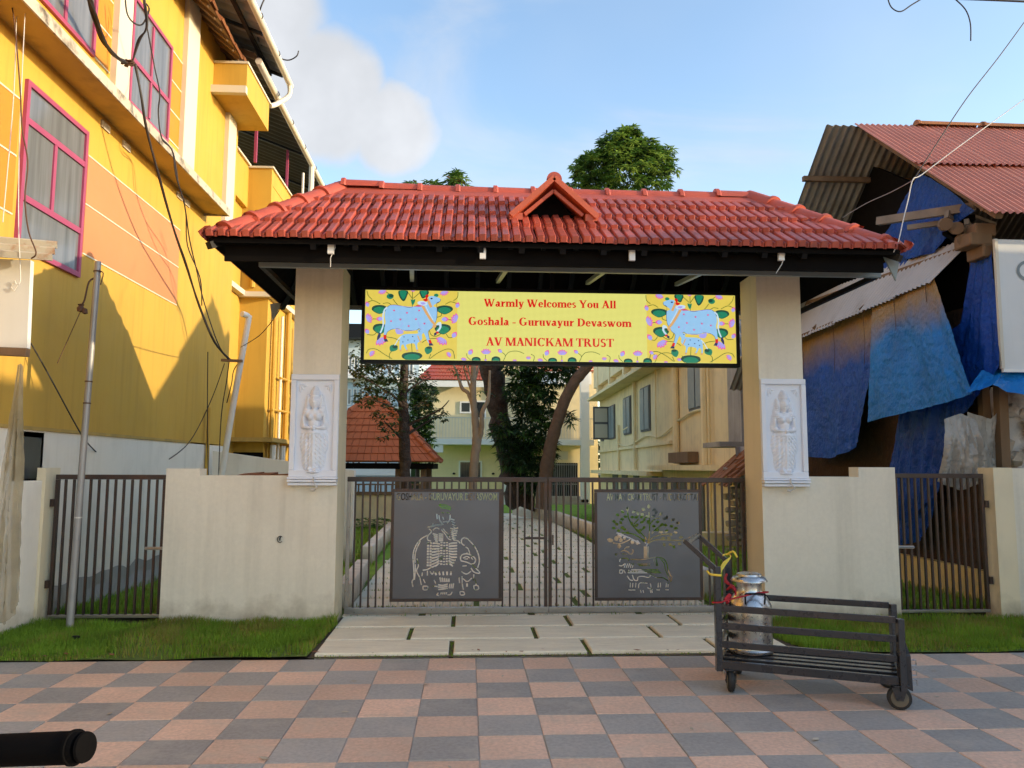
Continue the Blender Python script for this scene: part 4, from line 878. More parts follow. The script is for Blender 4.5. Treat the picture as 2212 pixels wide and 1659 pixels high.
GL = {
 'W': (1.36, D(.13, 1, .42, 0, .2) + D(.44, 0, .64, .9, .08) + D(.58, 1, .88, 0, .2) + D(.90, 0, 1.18, 1, .08) + Q(0, .95, .33, 1) + Q(.44, .95, .80, 1) + Q(1.05, .95, 1.32, 1)),
 'w': (1.06, D(.13, .68, .34, 0, .19) + D(.36, 0, .5, .6, .07) + D(.46, .68, .68, 0, .19) + D(.70, 0, .9, .68, .07) + Q(.02, .63, .28, .68) + Q(.36, .63, .62, .68) + Q(.8, .63, 1.02, .68)),
 'a': (.66, ring(.25, .19, .22, .20, .16, .07) + Q(.34, .06, .53, .5) + ring(.33, .46, .2, .23, .17, .08, 0, 170) + ring(.56, .1, .1, .1, .08, .08, 180, 300)), 'r': (.56, stem(.19, 0, .68) + [[(.28, .45), (.36, .62), (.50, .68), (.53, .55), (.42, .50), (.30, .4)]]),
 'm': (1.14, stem(.19, 0, .68) + stem(.58, 0, .5, top=False) + stem(.97, 0, .5, top=False) + ring(.44, .46, .235, .23, .19, .1, 0, 150) + ring(.83, .46, .235, .23, .19, .1, 0, 150)), 'l': (.40, stem(.20, 0, 1.0)),
 'y': (.70, D(.16, .68, .36, 0, .2) + D(.58, .68, .30, -.2, .075) + Q(.03, .63, .34, .68) + Q(.44, .63, .69, .68) + ring(.2, -.17, .11, .09, .1, .08, 0, 360, 8)), 'e': (.62, ring(.31, .34, .28, .35, .18, .07, 15, 325) + Q(.14, .34, .58, .41) + ring(.33, .36, .25, .32, .13, .06, -5, 40)),
 'c': (.60, ring(.31, .34, .28, .35, .18, .07, 45, 322) + ring(.47, .53, .09, .09, .08, .08, 0, 360, 8)), 'o': (.68, ring(.34, .34, .31, .35, .18, .06)), 's': (.54, ring(.27, .50, .2, .19, .14, .08, 30, 265) + ring(.27, .19, .22, .20, .15, .08, -150, 85)),
 'Y': (.98, D(.16, 1, .46, .45, .22) + D(.82, 1, .54, .45, .09) + stem(.49, 0, .48, .2, top=False) + Q(0, .95, .36, 1) + Q(.64, .95, .97, 1)), 'u': (.74, Q(.1, .18, .29, .68) + Q(.02, .63, .2, .68) + ring(.29, .2, .19, .21, .17, .08, 180, 300) + stem(.55, 0, .68, bot=False) + Q(.5, 0, .72, .05)),
 'V': (.98, D(.16, 1, .50, 0, .22) + D(.52, 0, .80, 1, .085) + Q(0, .95, .36, 1) + Q(.64, .95, .98, 1)), 'A': (.98, D(.16, 0, .48, 1, .08) + D(.46, 1, .80, 0, .22) + Q(.24, .3, .68, .37) + Q(0, 0, .30, .05) + Q(.58, 0, .98, .05)), 'G': (1.04, ring(.5, .5, .45, .52, .22, .07, 42, 330, 20) + Q(.68, .05, .87, .45) + Q(.58, .40, .98, .45)), 'h': (.76, stem(.19, 0, 1.0) + stem(.58, 0, .5, top=False) + ring(.44, .46, .235, .23, .19, .1, 0, 150)),
 '-': (.44, Q(.06, .27, .38, .38)), 'v': (.70, D(.16, .68, .38, 0, .2) + D(.40, 0, .58, .68, .075) + Q(.03, .63, .33, .68) + Q(.46, .63, .69, .68)), 'D': (1.0, stem(.22, 0, 1.0, .2) + ring(.36, .5, .56, .5, .22, .06, -90, 90, 14) + Q(.2, .94, .4, 1) + Q(.2, 0, .4, .06)),
 'M': (1.26, stem(.14, 0, 1.0, .08, top=1) + D(.22, 1, .62, 0, .22) + D(.62, 0, .98, 1, .07) + stem(1.06, 0, 1.0, .2, top=2)), 'N': (1.0, stem(.14, 0, 1.0, .08) + D(.2, 1, .80, 0, .24) + Q(.80, 0, .88, 1) + Q(.68, .95, 1, 1)), 'I': (.5, stem(.25, 0, 1.0, .2, top=2)),
 'C': (.98, ring(.5, .5, .45, .52, .22, .07, 42, 322, 20) + Q(.82, .68, .87, 1.0)), 'K': (1.04, stem(.22, 0, 1.0, .2, top=2) + D(.36, .42, .82, 1, .09) + D(.52, .6, .88, 0, .24) + Q(.64, .95, .98, 1) + Q(.68, 0, 1.04, .05)), 'T': (.90, stem(.45, 0, .98, .2, top=False) + Q(.03, .93, .87, 1) + Q(.03, .74, .09, .95) + Q(.81, .74, .87, .95)),
 'R': (1.0, stem(.22, 0, 1.0, .2) + ring(.40, .74, .36, .26, .2, .06, -90, 90) + Q(.2, .94, .42, 1) + Q(.2, .48, .42, .54) + D(.50, .52, .84, 0, .23) + Q(.72, 0, 1.0, .05)), 'U': (.98, Q(.13, .3, .33, 1) + Q(.03, .95, .44, 1) + ring(.49, .3, .36, .32, .2, .09, 180, 360) + Q(.77, .3, .85, 1) + Q(.66, .95, .97, 1)),
 'S': (.74, ring(.36, .74, .28, .27, .17, .09, 25, 265, 12) + ring(.36, .27, .31, .29, .19, .10, -155, 88, 12)), ' ': (.34, [])}
def serif(words, px0, px1, base_px, cap):
    """a line of bold serif letters between two measured points of the screen"""
    w = sum(GL[c][0] for c in words); a = P(px0, base_px, Y=SY); b = P(px1, base_px, Y=SY); k = (b.x - a.x) / w; x = 0; q = MB()
    for c in words:
        adv, polys = GL[c]; polys = polys + [[(p[0] + .045, p[1]) for p in f] for f in polys]
        if polys:
            vs, fs = cdt([[(p[0], p[1]) for p in f] for f in polys]); n = len(q.v)
            q.v += [(a.x + (x + v[0]) * k, SY + .004, (a.z + b.z) / 2 + v[1] * cap) for v in vs]; q.f += [tuple(n + i for i in f) for f in fs]; q.m += [0] * len(fs)
        x += adv
    q.build('lettering', EM[RD], sc)
serif('Warmly Welcomes You All', 1045, 1331, 664, .083); serif('Goshala - Guruvayur Devaswom', 1011, 1364, 704, .085); serif('AV MANICKAM TRUST', 1049, 1326, 748, .088)

# ------------------------------------------------------------------ relief plaques on the pillars
def relief():
    E_ = []   # cx, cz, rx, rz, height
    def e(x, z, rx, rz, h): E_.append((x, z, rx, rz, h))
    e(0, .69, .055, .075, .060); e(0, .765, .045, .05, .05); e(0, .80, .028, .035, .035)               # head, hair, crown
    for sx in (-1, 1):
        e(sx * .062, .67, .028, .085, .035); e(sx * .078, .60, .03, .07, .028)                          # falling hair
        e(sx * .066, .575, .05, .045, .045); e(sx * .035, .535, .038, .042, .066)                       # shoulders, breasts
        e(sx * .098, .515, .024, .085, .036); e(sx * .085, .44, .03, .03, .042)                         # arms
        e(sx * .045, .43, .05, .02, .058); e(sx * .03, .035, .03, .03, .05)                             # forearms across, feet
        e(sx * .055, .24, .055, .20, .035); e(sx * .075, .15, .035, .12, .022)                          # robe sides
        e(sx * .115, .47, .02, .05, .02); e(sx * .09, .30, .045, .12, .018)
    e(0, .63, .026, .04, .04); e(0, .56, .07, .06, .05); e(0, .48, .055, .07, .048); e(0, .40, .07, .06, .05); e(0, .36, .085, .06, .05); e(0, .22, .06, .24, .05); e(0, .012, .075, .014, .055); e(0, .425, .02, .03, .07)
    def h(x, z):
        acc = 0.0
        for cx, cz, rx, rz, hh in E_:
            d = ((x - cx) / rx) ** 2 + ((z - cz) / rz) ** 2
            if d < 1: acc += (1.35 * hh * math.sqrt(1 - d)) ** 5
        v = acc ** .2
        if v > .004:
            if .04 < z < .38: v += .0045 * math.sin(z * 150 + 5 * abs(x) * 30) * (1 if abs(x) > .022 else .2) + .004 * math.cos(x * 170)      # folds of the robe
            if .375 < z < .392 or .60 < z < .612: v += .006                                                                               # girdle, necklace
            if .70 < z < .712 and .012 < abs(x) < .034: v -= .008                                                                       # eyes
            if abs(x) < .009 and .668 < z < .705: v += .009                                                                             # nose
            if .647 < z < .655 and abs(x) < .018: v += .004                                                                             # mouth
            if z > .735: v += .004 * math.sin(z * 420)
            if abs(x) > .05 and .55 < z < .75: v += .003 * math.sin(z * 330)
        for sx in (-1, 1):                                                                                                             # leaf ornaments in the upper corners
            for k in range(3):
                ax, az = sx * .145, .845; an = R(-60 - 28 * k); tx, tz = -sx * math.cos(an) * .0 + ax - sx * .035 * (k * .7 + .1), az - .035 * (2.4 - k) * .8
                mx_, mz_ = (ax + tx) / 2, (az + tz) / 2; L = math.hypot(tx - ax, tz - az) / 2 + .012; dx, dz_ = (tx - ax), (tz - az); n_ = math.hypot(dx, dz_) or 1; dx /= n_; dz_ /= n_
                u = (x - mx_) * dx + (z - mz_) * dz_; w = -(x - mx_) * dz_ + (z - mz_) * dx; d = (u / L) ** 2 + (w / .011) ** 2
                if d < 1: v = max(v, .016 * (1 - d))
        return max(v, 0)
    return h
hf = relief(); NU, NV = 84, 200
rel = MB(); rel.grid(lambda u, v: (-.175 + .35 * u, -hf(-.175 + .35 * u, .90 * v), -.45 + .90 * v), NU, NV)
rel_me, _ = rel.mesh('relief_figure', 'relief', smooth=True, centre=False)
for x, lb in ((-1.4755, 'white plaque with a robed figure in relief on the left pillar'), (3.1075, 'white plaque with a robed figure in relief on the right pillar beside blue tarpaulins')):
    t = thing('relief_plaque', lb, 'plaque', (x, 7.62, 1.30), 'relief plaques on the gateway pillars')
    yf = 7.65; fr = MB()
    fr.box(x - .2275, x + .2275, yf - .016, yf, 1.386, 2.366)
    for a in ((x - .2275, x - .180, 1.45, 2.31), (x + .180, x + .2275, 1.45, 2.31), (x - .2275, x + .2275, 2.311, 2.366), (x - .2275, x + .2275, 1.386, 1.449)): fr.box(a[0], a[1], yf - .05, yf - .017, a[2], a[3])
    fr.build('frame', 'relief', t, bevel=.006)
    put(rel_me, 'relief_figure', (x, yf - .0175, 1.87), t)
    for k, (z0, z1, d) in enumerate(((1.365, 1.385, .075), (1.338, 1.360, .09), (1.306, 1.333, .07))): bx('base_step', 'relief', t, x - .235 + k * .004, x + .235 - k * .004, yf - d, yf, z0, z1, bevel=.004)
    q = MB(); q.tube([(x + .02, yf - .10, 1.385), (x + .025, yf - .105, 1.33), (x + .06, yf - .11, 1.29), (x + .02, yf - .08, 1.262)], .007, 6); q.tube([(x - .005, yf - .07, 1.27), (x + .03, yf - .08, 1.262)], .014, 8); q.build('lamp_cable', 'wire_white', t)

# ------------------------------------------------------------------ trolley with the milk can
TA = Vector((1.69, 5.36, 0)); TU = Vector((1.0, -.462, 0)).normalized(); TW = Vector((.419, .908, 0)); TL, TD = 1.105, .575
def tp(u, w, z): return TA + TU * u + TW * w + Vector((0, 0, z))
tr = thing('trolley', 'dark steel push trolley with slatted rails and a tilted handle standing on the chequered pavement', 'trolley', tp(TL / 2, TD / 2, 0))
def tbar(name, a, b, w=.03, h=.038): return MB().bar(tp(*a), tp(*b), w, h).build(name, 'trolley', tr, bevel=.003)
for w in (0, TD):
    tbar('bottom_rail', (.02, w, .178), (TL - .02, w, .178), .03, .052)
    tbar('post', (0, w, .135), (0, w, .82), .042, .042); tbar('post', (TL, w, .12), (TL, w, .555), .042, .042)
    for z in ((.31, .43, .545) if w == 0 else (.545,)): tbar('side_rail', (.022, w, z), (TL - .022, w, z), .025, .042)
    tbar('handle_arm', (-.005, w + (.0 if w == 0 else -.0), .80), (-.215, w, .985), .032, .032)
for z in (.31, .43, .545): tbar('end_rail', (0, .022, z), (0, TD - .022, z), .025, .042)
for u in (0, TL): tbar('end_rail', (u, .022, .178), (u, TD - .022, .178), .03, .05)
tbar('handle_grip', (-.205, .017, .975), (-.205, TD - .017, .975), .032, .032)
for w in (.13, .235, .34, .445): tbar('floor_slat', (.016, w, .187), (TL - .016, w, .187), .055, .028)
wm = MB(); wm.lathe([(.0, -.022), (.045, -.022), (.052, -.020), (.068, -.018), (.072, -.008), (.072, .008), (.068, .018), (.052, .020), (.045, .022), (0, .022)], (0, 0, 0), 28)
wheel_me, _ = wm.mesh('wheel', 'rubber', smooth=True, centre=False)
hm_ = MB(); hm_.lathe([(.052, -.0235), (.050, -.026), (.02, -.027), (0, -.027)], (0, 0, 0), 24); hm_.lathe([(.052, .0235), (.050, .026), (.02, .027), (0, .027)], (0, 0, 0), 24); rim_me, _ = hm_.mesh('wheel_rim', 'caster', smooth=True, centre=False)
for u, w, yaw in ((.07, .03, R(78)), (TL - .02, .02, R(-22)), (.07, TD - .05, R(60)), (TL - .05, TD - .04, R(-30))):
    c = tp(u, w, .072); c2 = c + Vector((math.cos(yaw + .0) * .02, math.sin(yaw) * .02, 0)); ax = Vector((-math.sin(yaw), math.cos(yaw), 0))
    cs = MB(); cs.box(c.x - .05, c.x + .05, c.y - .045, c.y + .045, .146, .152)
    cs.tube([(c.x, c.y, .148), (c.x, c.y, .135)], .03, 12)
    for s in (-1, 1):
        o_ = ax * (.031 * s); d_ = Vector((math.cos(yaw), math.sin(yaw), 0))
        cs.hexa([c + o_ + d_ * k + Vector((0, 0, z)) + ax * t for z, ks in ((-.012, (-.02, .02)), (.066, (-.045, .045))) for k, t in ((ks[0], -.003), (ks[1], -.003), (ks[1], .003), (ks[0], .003))])
    cs.tube([c - ax * .037, c + ax * .037], .008, 8)
    ca = cs.build('caster', 'trolley', tr); rot = ax.to_track_quat('Z', 'Y').to_euler()
    wo = put(wheel_me, 'wheel', c, ca, rot); put(rim_me, 'wheel_rim', c, ca, rot)
fl = MB(); fl.hexa([tp(TL + .024, .02, .13), tp(TL + .06, .02, .115), tp(TL + .06, .34, .13), tp(TL + .024, .34, .13), tp(TL + .024, .02, .33), tp(TL + .055, .02, .33), tp(TL + .055, .34, .35), tp(TL + .024, .34, .35)])
fo = fl.build('end_flap', 'trolley', tr, bevel=.004)
for k in range(3): MB().tube([tp(TL + .05, .05, .30 - k * .06), tp(TL + .085, .05, .30 - k * .06), tp(TL + .085, .05, .27 - k * .06), tp(TL + .05, .05, .265 - k * .06)], .005, 6).build('hook', 'chrome', fo)
CX, CY = 1.995, 5.60
can = thing('milk_can', 'shiny aluminium milk can with a wide mushroom lid tied onto the trolley', 'milk can', (CX, CY, .203))
prof = [(0, .205), (.135, .205), (.150, .208), (.156, .216), (.156, .228), (.150, .234), (.148, .24), (.150, .30), (.152, .40), (.152, .50), (.150, .522), (.144, .538), (.120, .578), (.098, .608), (.090, .620), (.087, .635), (.087, .690), (.090, .697)]
MB().lathe(prof, (CX, CY, 0), 48).build('body', 'chrome', can, smooth=True)
MB().lathe([(.080, .690), (.089, .6985), (.105, .700), (.122, .690), (.127, .690), (.127, .694), (.112, .717), (.090, .727), (.086, .740), (.06, .750), (0, .753)], (CX, CY, 0), 48).build('lid', 'chrome', can, smooth=True)
for sg, ang in ((1, R(-95)), (-1, R(85))):
    d = Vector((math.cos(ang), math.sin(ang), 0)); e = Vector((-d.y, d.x, 0)); c = Vector((CX, CY, 0))
    q = MB(); q.tube(smooth_line([tuple(c + d * .140 - e * .065 + Vector((0, 0, .55))), tuple(c + d * .150 - e * .067 + Vector((0, 0, .61))), tuple(c + d * .152 - e * .055 + Vector((0, 0, .622))), tuple(c + d * .152 + e * .055 + Vector((0, 0, .622))), tuple(c + d * .150 + e * .067 + Vector((0, 0, .61))), tuple(c + d * .140 + e * .065 + Vector((0, 0, .55)))], 3), .0065, 8); q.build('handle', 'black', can, smooth=True)
# ropes
rp = MB(); c = Vector((CX, CY, 0)); loop = []
for k in range(21):
    a = R(150 + k * 15.5); rad = .118 + .012 * math.cos(a * 2); loop.append(tuple(c + Vector((math.cos(a) * rad, math.sin(a) * rad, .60 + .022 * math.cos(a + 1.0)))))
q0 = tp(0, -.002, .585); pts = [tuple(tp(.028, .03, .575)), tuple(tp(-.028, .02, .58)), tuple(tp(-.026, -.03, .583)), tuple(tp(.03, -.03, .59)), tuple(tp(.06, -.0, .60))]
rp.tube(smooth_line(pts + loop[8:18], 3), .0055, 6)
rp.tube(smooth_line([tuple(tp(.03, TD * .3, .70)), tuple(tp(.06, .12, .69)), tuple(tp(.10, .10, .675)), tuple(tp(.11, .09, .62))], 4), .007, 6)
for k in range(3): rp.tube(smooth_line([tuple(tp(.05 + .01 * k, .1 + .012 * k, .655 + .012 * k)), tuple(tp(.085, .07 - .01 * k, .675 + .006 * k)), tuple(tp(.11, .10, .66 - .01 * k))], 3),   .0065, 6)
rp.tube(smooth_line([tuple(tp(0, TD - .02, .70)), tuple(tp(.02, TD * .5, .70)), tuple(tp(.06, .14, .69))], 3), .009, 6)
rp.tube(smooth_line([tuple(tp(.05, .0, .60)), tuple(tp(.075, .03, .63)), tuple(tp(.07, .05, .60)), tuple(tp(.06, .01, .585))], 4), .013, 6)
tag(rp.build('red_rope', 'red_rope', smooth=True), 'red rope tying the milk can neck to the trolley post', 'rope')
yp_ = MB(); r = random.Random(4)
for k in range(3): yp_.tube(smooth_line([tuple(tp(-.028, .56, .83 + k * .004)), tuple(tp(.0, .60, .845)), tuple(tp(.03, .56, .83)), tuple(tp(-.005 + .008 * k, .40, .80 - .004 * k)), tuple(tp(-.0 + .004 * k, .15, .77)), tuple(tp(.03, -.03, .765))], 4), .005, 6)
yp_.tube(smooth_line([tuple(tp(.03, -.03, .765)), tuple(tp(-.03, -.03, .768)), tuple(tp(-.05, -.01, .772)), tuple(tp(-.065, -.01, .79))], 3), .008, 6); yp_.tube(smooth_line([tuple(tp(.0, .58, .84)), tuple(tp(.05, .55, .87)), tuple(tp(.08, .53, .83))], 3), .008, 6)
tag(yp_.build('yellow_tie', 'yellow_rope', smooth=True), 'yellow cloth strip tied between the two arms of the trolley handle', 'tie')

# ------------------------------------------------------------------ yellow building on the left
FX = -4.15
yb_ = thing('yellow_building', 'tall yellow and orange building with magenta windows along the left side of the lane', 'building', (-6.5, 10, 0))
bx('wall', 'yellow', yb_, -12, FX, 2.0, 13.72, 1.84, 8.6)
bx('plinth', 'white_dirty', yb_, -12, FX + .03, 4.5, 13.74, .25, 1.815)
q = MB(); q.grid(lambda u, v: (FX + .10 + .04 * nz(u * 22, v * 2) - .05 * v, 4.5 + 9.3 * u, -.1 + v * (.40 + .06 * nz(u * 30, 5))), 90, 3); q.build('rubble_footing', 'concrete', yb_)
bx('plinth_band', 'soffit', yb_, FX, FX + .045, 2.0, 11.9, 1.816, 1.85)
bx('rear_wall', 'yellow', yb_, -12, -4.55, 13.72, 15.6, 1.2, 7.4); bx('rear_block', 'yellow', yb_, -12, -4.0, 15.6, 26, 1.2, 7.1)
bx('rear_plinth', 'cream_dirty', yb_, -12, -3.98, 15.62, 26, -.2, 1.199); bx('rear_plinth', 'cream_dirty', yb_, -12, -4.56, 13.74, 15.6, -.2, 1.199)
# sunshade slab
q = MB(); q.hexa([(FX, 2, 5.40), (FX + .37, 2, 5.37), (FX + .37, 12.15, 5.37), (FX, 12.15, 5.40), (FX, 2, 5.47), (FX + .37, 2, 5.46), (FX + .37, 12.15, 5.46), (FX, 12.15, 5.47)]); sl = q.build('sunshade_slab', 'soffit', yb_)
bx('slab_edge', 'edge', sl, FX + .371, FX + .39, 2, 12.16, 5.36, 5.475); bx('slab_edge', 'edge', sl, FX, FX + .39, 12.161, 12.18, 5.36, 5.475)
def panel(m, y0, y1, z0, z1): bx('painted_panel', m, yb_, FX, FX + .006, y0, y1, z0, z1)
LZ = (4.83, 4.29, 3.745)
panel('peach', 8.47, 11.2, LZ[1] + .012, LZ[0] - .012); panel('peach', 8.47, 11.2, LZ[2] + .012, LZ[1] - .012)
panel('orange', 5.4, 7.16, LZ[1] + .012, LZ[0] - .012); panel('orange', 5.4, 7.16, LZ[2] + .012, LZ[1] - .012)
for z in LZ:
    bx('groove_line', 'line', yb_, FX, FX + .009, 8.47, 11.2, z - .008, z + .008); bx('groove_line', 'line', yb_, FX, FX + .009, 5.4, 7.16, z - .008, z + .008)
for k in range(4):
    z = 5.95 + k * .42
    for y0, y1 in ((8.45, 8.82), (9.2, 9.28), (10.62, 10.98)):
        if k < 3: panel('orange', y0, y1, z + .012, z + .408)
        bx('groove_line', 'line', yb_, FX, FX + .009, y0, y1, z - .009, z + .009)
for y0, y1 in ((8.85, 9.2), (10.98, 11.45), (12.98, 13.40)): bx('pilaster', 'pilaster', yb_, FX, FX + .07, y0, y1, 5.48, 8.3)
def window(y0, y1, z0, z1, rails=(), mulls=(), half=None):
    w = MB(); t = .05; x0, x1 = FX, FX + .035
    w.box(x0, x1, y0, y0 + t, z0, z1); w.box(x0, x1, y1 - t, y1, z0, z1); w.box(x0, x1, y0 + t, y1 - t, z1 - t, z1); w.box(x0, x1, y0 + t, y1 - t, z0, z0 + t)
    o = w.build('window', 'magenta', yb_)
    zs = [z0 + t] + list(rails) + [z1 - t]
    for z in rails: bx('window_rail', 'magenta', o, x0, x1 - .003, y0 + t, y1 - t, z - .03, z + .03)
    for (ym, za, zb2) in mulls: bx('mullion', 'magenta', o, x0, x1 - .006, ym - .025, ym + .025, za + .03, zb2 - .03)
    bx('pane', 'glass', o, x0 + .001, x0 + .012, y0 + t, y1 - t, z0 + t, z1 - t)
    return o
window(7.22, 8.40, 3.46, 5.06, (3.95, 4.68), ((7.78, 3.95, 4.68),)); window(9.30, 10.55, 5.83, 7.22, (6.42,), ((9.92, 5.88, 6.42), (9.92, 6.42, 7.17))); window(7.15, 8.42, 5.92, 7.35, (), ((7.8, 5.95, 7.3),)); window(4.6, 5.3, 3.46, 5.06, (4.0,), ())
q = MB(); q.box(FX, FX + .03, 7.40, 7.90, 1.86 - .55, 1.86 - .06); pw = q.build('low_window', 'black', yb_); bx('pane', 'glass_dark', pw, FX + .031, FX + .036, 7.45, 7.85, 1.36, 1.75)
for y in (8.7, 9.25, 11.0, 11.3): bx('vent_stain', 'edge', yb_, FX + .001, FX + .02, y, y + .2, 5.26, 5.34)
# projecting planter box, upper eave of clay tiles, tin roof
pl = bx('balcony_box', 'yellow', yb_, FX, -3.62, 12.3, 13.7, 7.42, 7.93); bx('coping', 'pilaster', pl, FX, -3.60, 12.28, 13.72, 7.931, 7.97); bx('near_slab', 'pilaster', pl, FX, -3.60, 12.2, 12.298, 7.40, 7.52)
ev = MB()
for k in range(2): ev.quad((FX - .1, 5, 8.45 - .02 * k), (-3.72, 5, 8.02 - .02 * k), (-3.72, 13.1, 8.02 - .02 * k), (FX - .1, 13.1, 8.45 - .02 * k))
ee = ev.build('eave_board', 'wood', yb_)
for k in range(28): MB().bar((FX - .05, 5.1 + k * .3, 8.38), (-3.75, 5.1 + k * .3, 8.0), .05).build('eave_rafter', 'wood', ee)
cm = MB(); cm.hexa([(-.26, -.115, -.012), (.26, -.115, -.012), (.26, .115, -.012), (-.26, .115, -.012), (-.26, -.115, .012), (.26, -.115, .03), (.26, .115, .012), (-.26, .115, .0)]); cme, _ = cm.mesh('clay_tile', 'clay', centre=False)
rr = random.Random(2)
for k in range(36): put(cme, 'clay_tile', (-3.90 + rr.uniform(-.015, .015), 5.0 + k * .228, 8.26 + rr.uniform(-.01, .01)), ee, (rr.uniform(-.05, .05), R(46) + rr.uniform(-.04, .04), rr.uniform(-.04, .04)))
tr1 = corr((-3.40, 4.0, 8.66), (-3.40, 14.1, 8.62), (-5.6, 4.0, 9.5), (-5.6, 14.1, 9.46), 40, .03).build('tin_roof', 'tingrey', yb_, smooth=True)
tr2 = corr((-3.68, 12.9, 8.44), (-3.68, 27, 8.38), (-6.2, 12.9, 9.4), (-6.2, 27, 9.34), 56, .03).build('tin_roof', 'tindark', yb_, smooth=True)  # rear tin roof in a darker base colour than the front one
for x in (-3.7, -4.4, -5.0): MB().bar((x, 4, 8.55 + (-3.4 - x) * .38), (x, 14.0, 8.52 + (-3.4 - x) * .38), .06).build('roof_purlin', 'black', tr1)
for y in (8.5, 10.5, 12.5, 13.9): MB().bar((-3.45, y, 8.56), (-5.4, y, 9.28), .05).build('roof_truss', 'black', tr1)
for y in (14.5, 17, 19.5, 22, 24.5): MB().bar((-3.74, y, 8.34), (-6.0, y, 9.2), .05).build('roof_truss', 'black', tr2); MB().bar((-4.05, y, 7.15), (-4.05, y, 8.42), .05).build('roof_post', 'magenta', tr2)
def gutter(pts, r=.06, parent=yb_):
    o = MB().tube(pts, r, 10).build('gutter_pipe', 'pvc', parent, smooth=True); a = Vector(pts[0]); b = Vector(pts[-1])
    nn = int((b - a).length / 1.1)
    for k in range(1, nn): 
        p = a.lerp(b, k / nn); MB().tube([p + Vector((.07 * math.cos(t), 0, .07 * math.sin(t))) for t in (-.6, 0, .7, 1.4, 2.1)], .008, 5).build('gutter_clip', 'cable', o)
    return o
gutter([(-3.36, 4, 8.56), (-3.36, 14.15, 8.50)]); gutter([(-3.64, 13.0, 8.36), (-3.64, 25, 8.30)])
MB().tube(smooth_line([(-3.36, 14.05, 8.48), (-3.37, 14.08, 8.28), (-3.55, 13.9, 8.02), (-3.62, 13.75, 7.92)], 3), .045, 8).build('downpipe', 'pvc', yb_, smooth=True)
MB().tube(smooth_line([(-3.64, 17.6, 8.30), (-3.64, 17.6, 7.75), (-3.66, 17.6, 7.62), (-3.85, 17.6, 7.60)], 3), .06, 8).build('downpipe', 'pvc', yb_, smooth=True)
MB().tube([(-3.72, 17.1, 7.2), (-3.72, 17.1, 7.95)], .03, 6).build('downpipe', 'pvc', yb_)
# rear balcony parapets, cornice and pipes
bx('rear_parapet', 'yellow', yb_, -4.55, -4.45, 13.72, 15.6, 6.6, 7.45); bx('rear_parapet', 'yellow', yb_, -4.55, -3.99, 15.5, 15.599, 6.4, 7.42); bx('rear_parapet', 'yellow', yb_, -4.09, -3.99, 15.6, 26, 7.101, 7.42)
bx('coping', 'pilaster', yb_, -4.56, -4.40, 13.7, 15.5, 7.451, 7.49); bx('coping', 'pilaster', yb_, -4.56, -3.95, 15.46, 15.64, 7.421, 7.46); bx('coping', 'pilaster', yb_, -4.11, -3.95, 15.641, 26, 7.421, 7.46)
bx('cornice', 'pilaster', yb_, -4.6, -4.42, 13.73, 15.5, 4.82, 4.92); bx('cornice', 'pilaster', yb_, -4.55, -3.86, 15.45, 15.598, 4.80, 4.90); bx('cornice', 'pilaster', yb_, -3.999, -3.86, 15.6, 24, 4.80, 4.90)
for k, (y, r_, z1) in enumerate(((15.9, .045, 4.7), (16.5, .03, 4.6), (17.1, .055, 6.9), (17.8, .03, 4.6), (18.5, .05, 4.6), (19.3, .03, 4.5), (20.2, .045, 4.6))): MB().tube([(-3.92, y, -.1), (-3.92, y, z1)], r_, 8).build('wall_pipe', 'pvc_yellow' if k not in (1, 4) else 'pvc', yb_, smooth=True)
for z, y0, y1 in ((2.6, 15.8, 19), (3.3, 16.4, 20)): MB().tube([(-3.9, y0, z), (-3.9, y1, z + .1)], .025, 6).build('wall_pipe', 'pvc_yellow', yb_)
MB().tube([(-4.3, 15.55, 5.0), (-4.3, 15.55, 6.4)], .05, 8).build('wall_pipe', 'pvc_yellow', yb_, smooth=True)
bx('recess', 'under', yb_, -4.9, -3.985, 15.56, 15.61, 1.0, 1.75); bx('lower_shade', 'soffit', yb_, -4.7, -3.75, 15.3, 20, 1.95, 2.03)
for y in (15.8, 16.6, 17.6): MB().tube([(-3.85, y, -.1), (-3.85, y, 1.9)], .06, 8).build('wall_pipe', 'pvc', yb_, smooth=True)
MB().tube([(-4.08, 12.6, .2), (-4.08, 12.6, 2.4)], .03, 8).build('wall_pipe', 'pvc_yellow', yb_)
MB().tube([(FX + .05, 6.55, 1.85), (FX + .05, 6.55, 5.3)], .035, 8).build('wall_pipe', 'pvc_yellow', yb_)
# small white compound wall behind, with a heap of red tiles
q = MB(); q.hexa([(-4.0, 12.6, -.1), (-1.8, 12.6, -.1), (-1.8, 12.8, -.1), (-4.0, 12.8, -.1), (-4.0, 12.6, 1.72), (-1.8, 12.6, 1.42), (-1.8, 12.8, 1.42), (-4.0, 12.8, 1.72)])
tag(q.build('compound_wall', 'white_dirty'), 'low white compound wall with a sloping top behind the left boundary wall', 'wall')
hp = thing('tile_heap', 'small heap of red roof tiles lying on the left boundary wall behind its notch', 'tile heap', (-2.35, 8.6, 1.38))
for k in range(5): put(cme, 'clay_tile', (-2.42 + k * .10, 8.7 + .03 * k, 1.375 + .008 * (k % 3)), hp, (R(3 * (k % 2)), R(-4 + 2 * k), R(80 + 8 * k)))
bx('support', 'white_dirty', hp, -2.75, -1.95, 8.55, 8.95, -.05, 1.345)
lp = thing('leaning_pipe', 'tall white pipe with a hooked top leaning beside the yellow building', 'pipe', P(480, 1025, Y=12))
MB().tube(smooth_line([tuple(P(478, 1030, Y=12)), tuple(P(508, 850, Y=12)), tuple(P(535, 700, Y=12)), tuple(P(536, 684, Y=12)), tuple(P(523, 678, Y=11.9))], 4), .045, 10).build('pipe', 'pvc', lp, smooth=True)
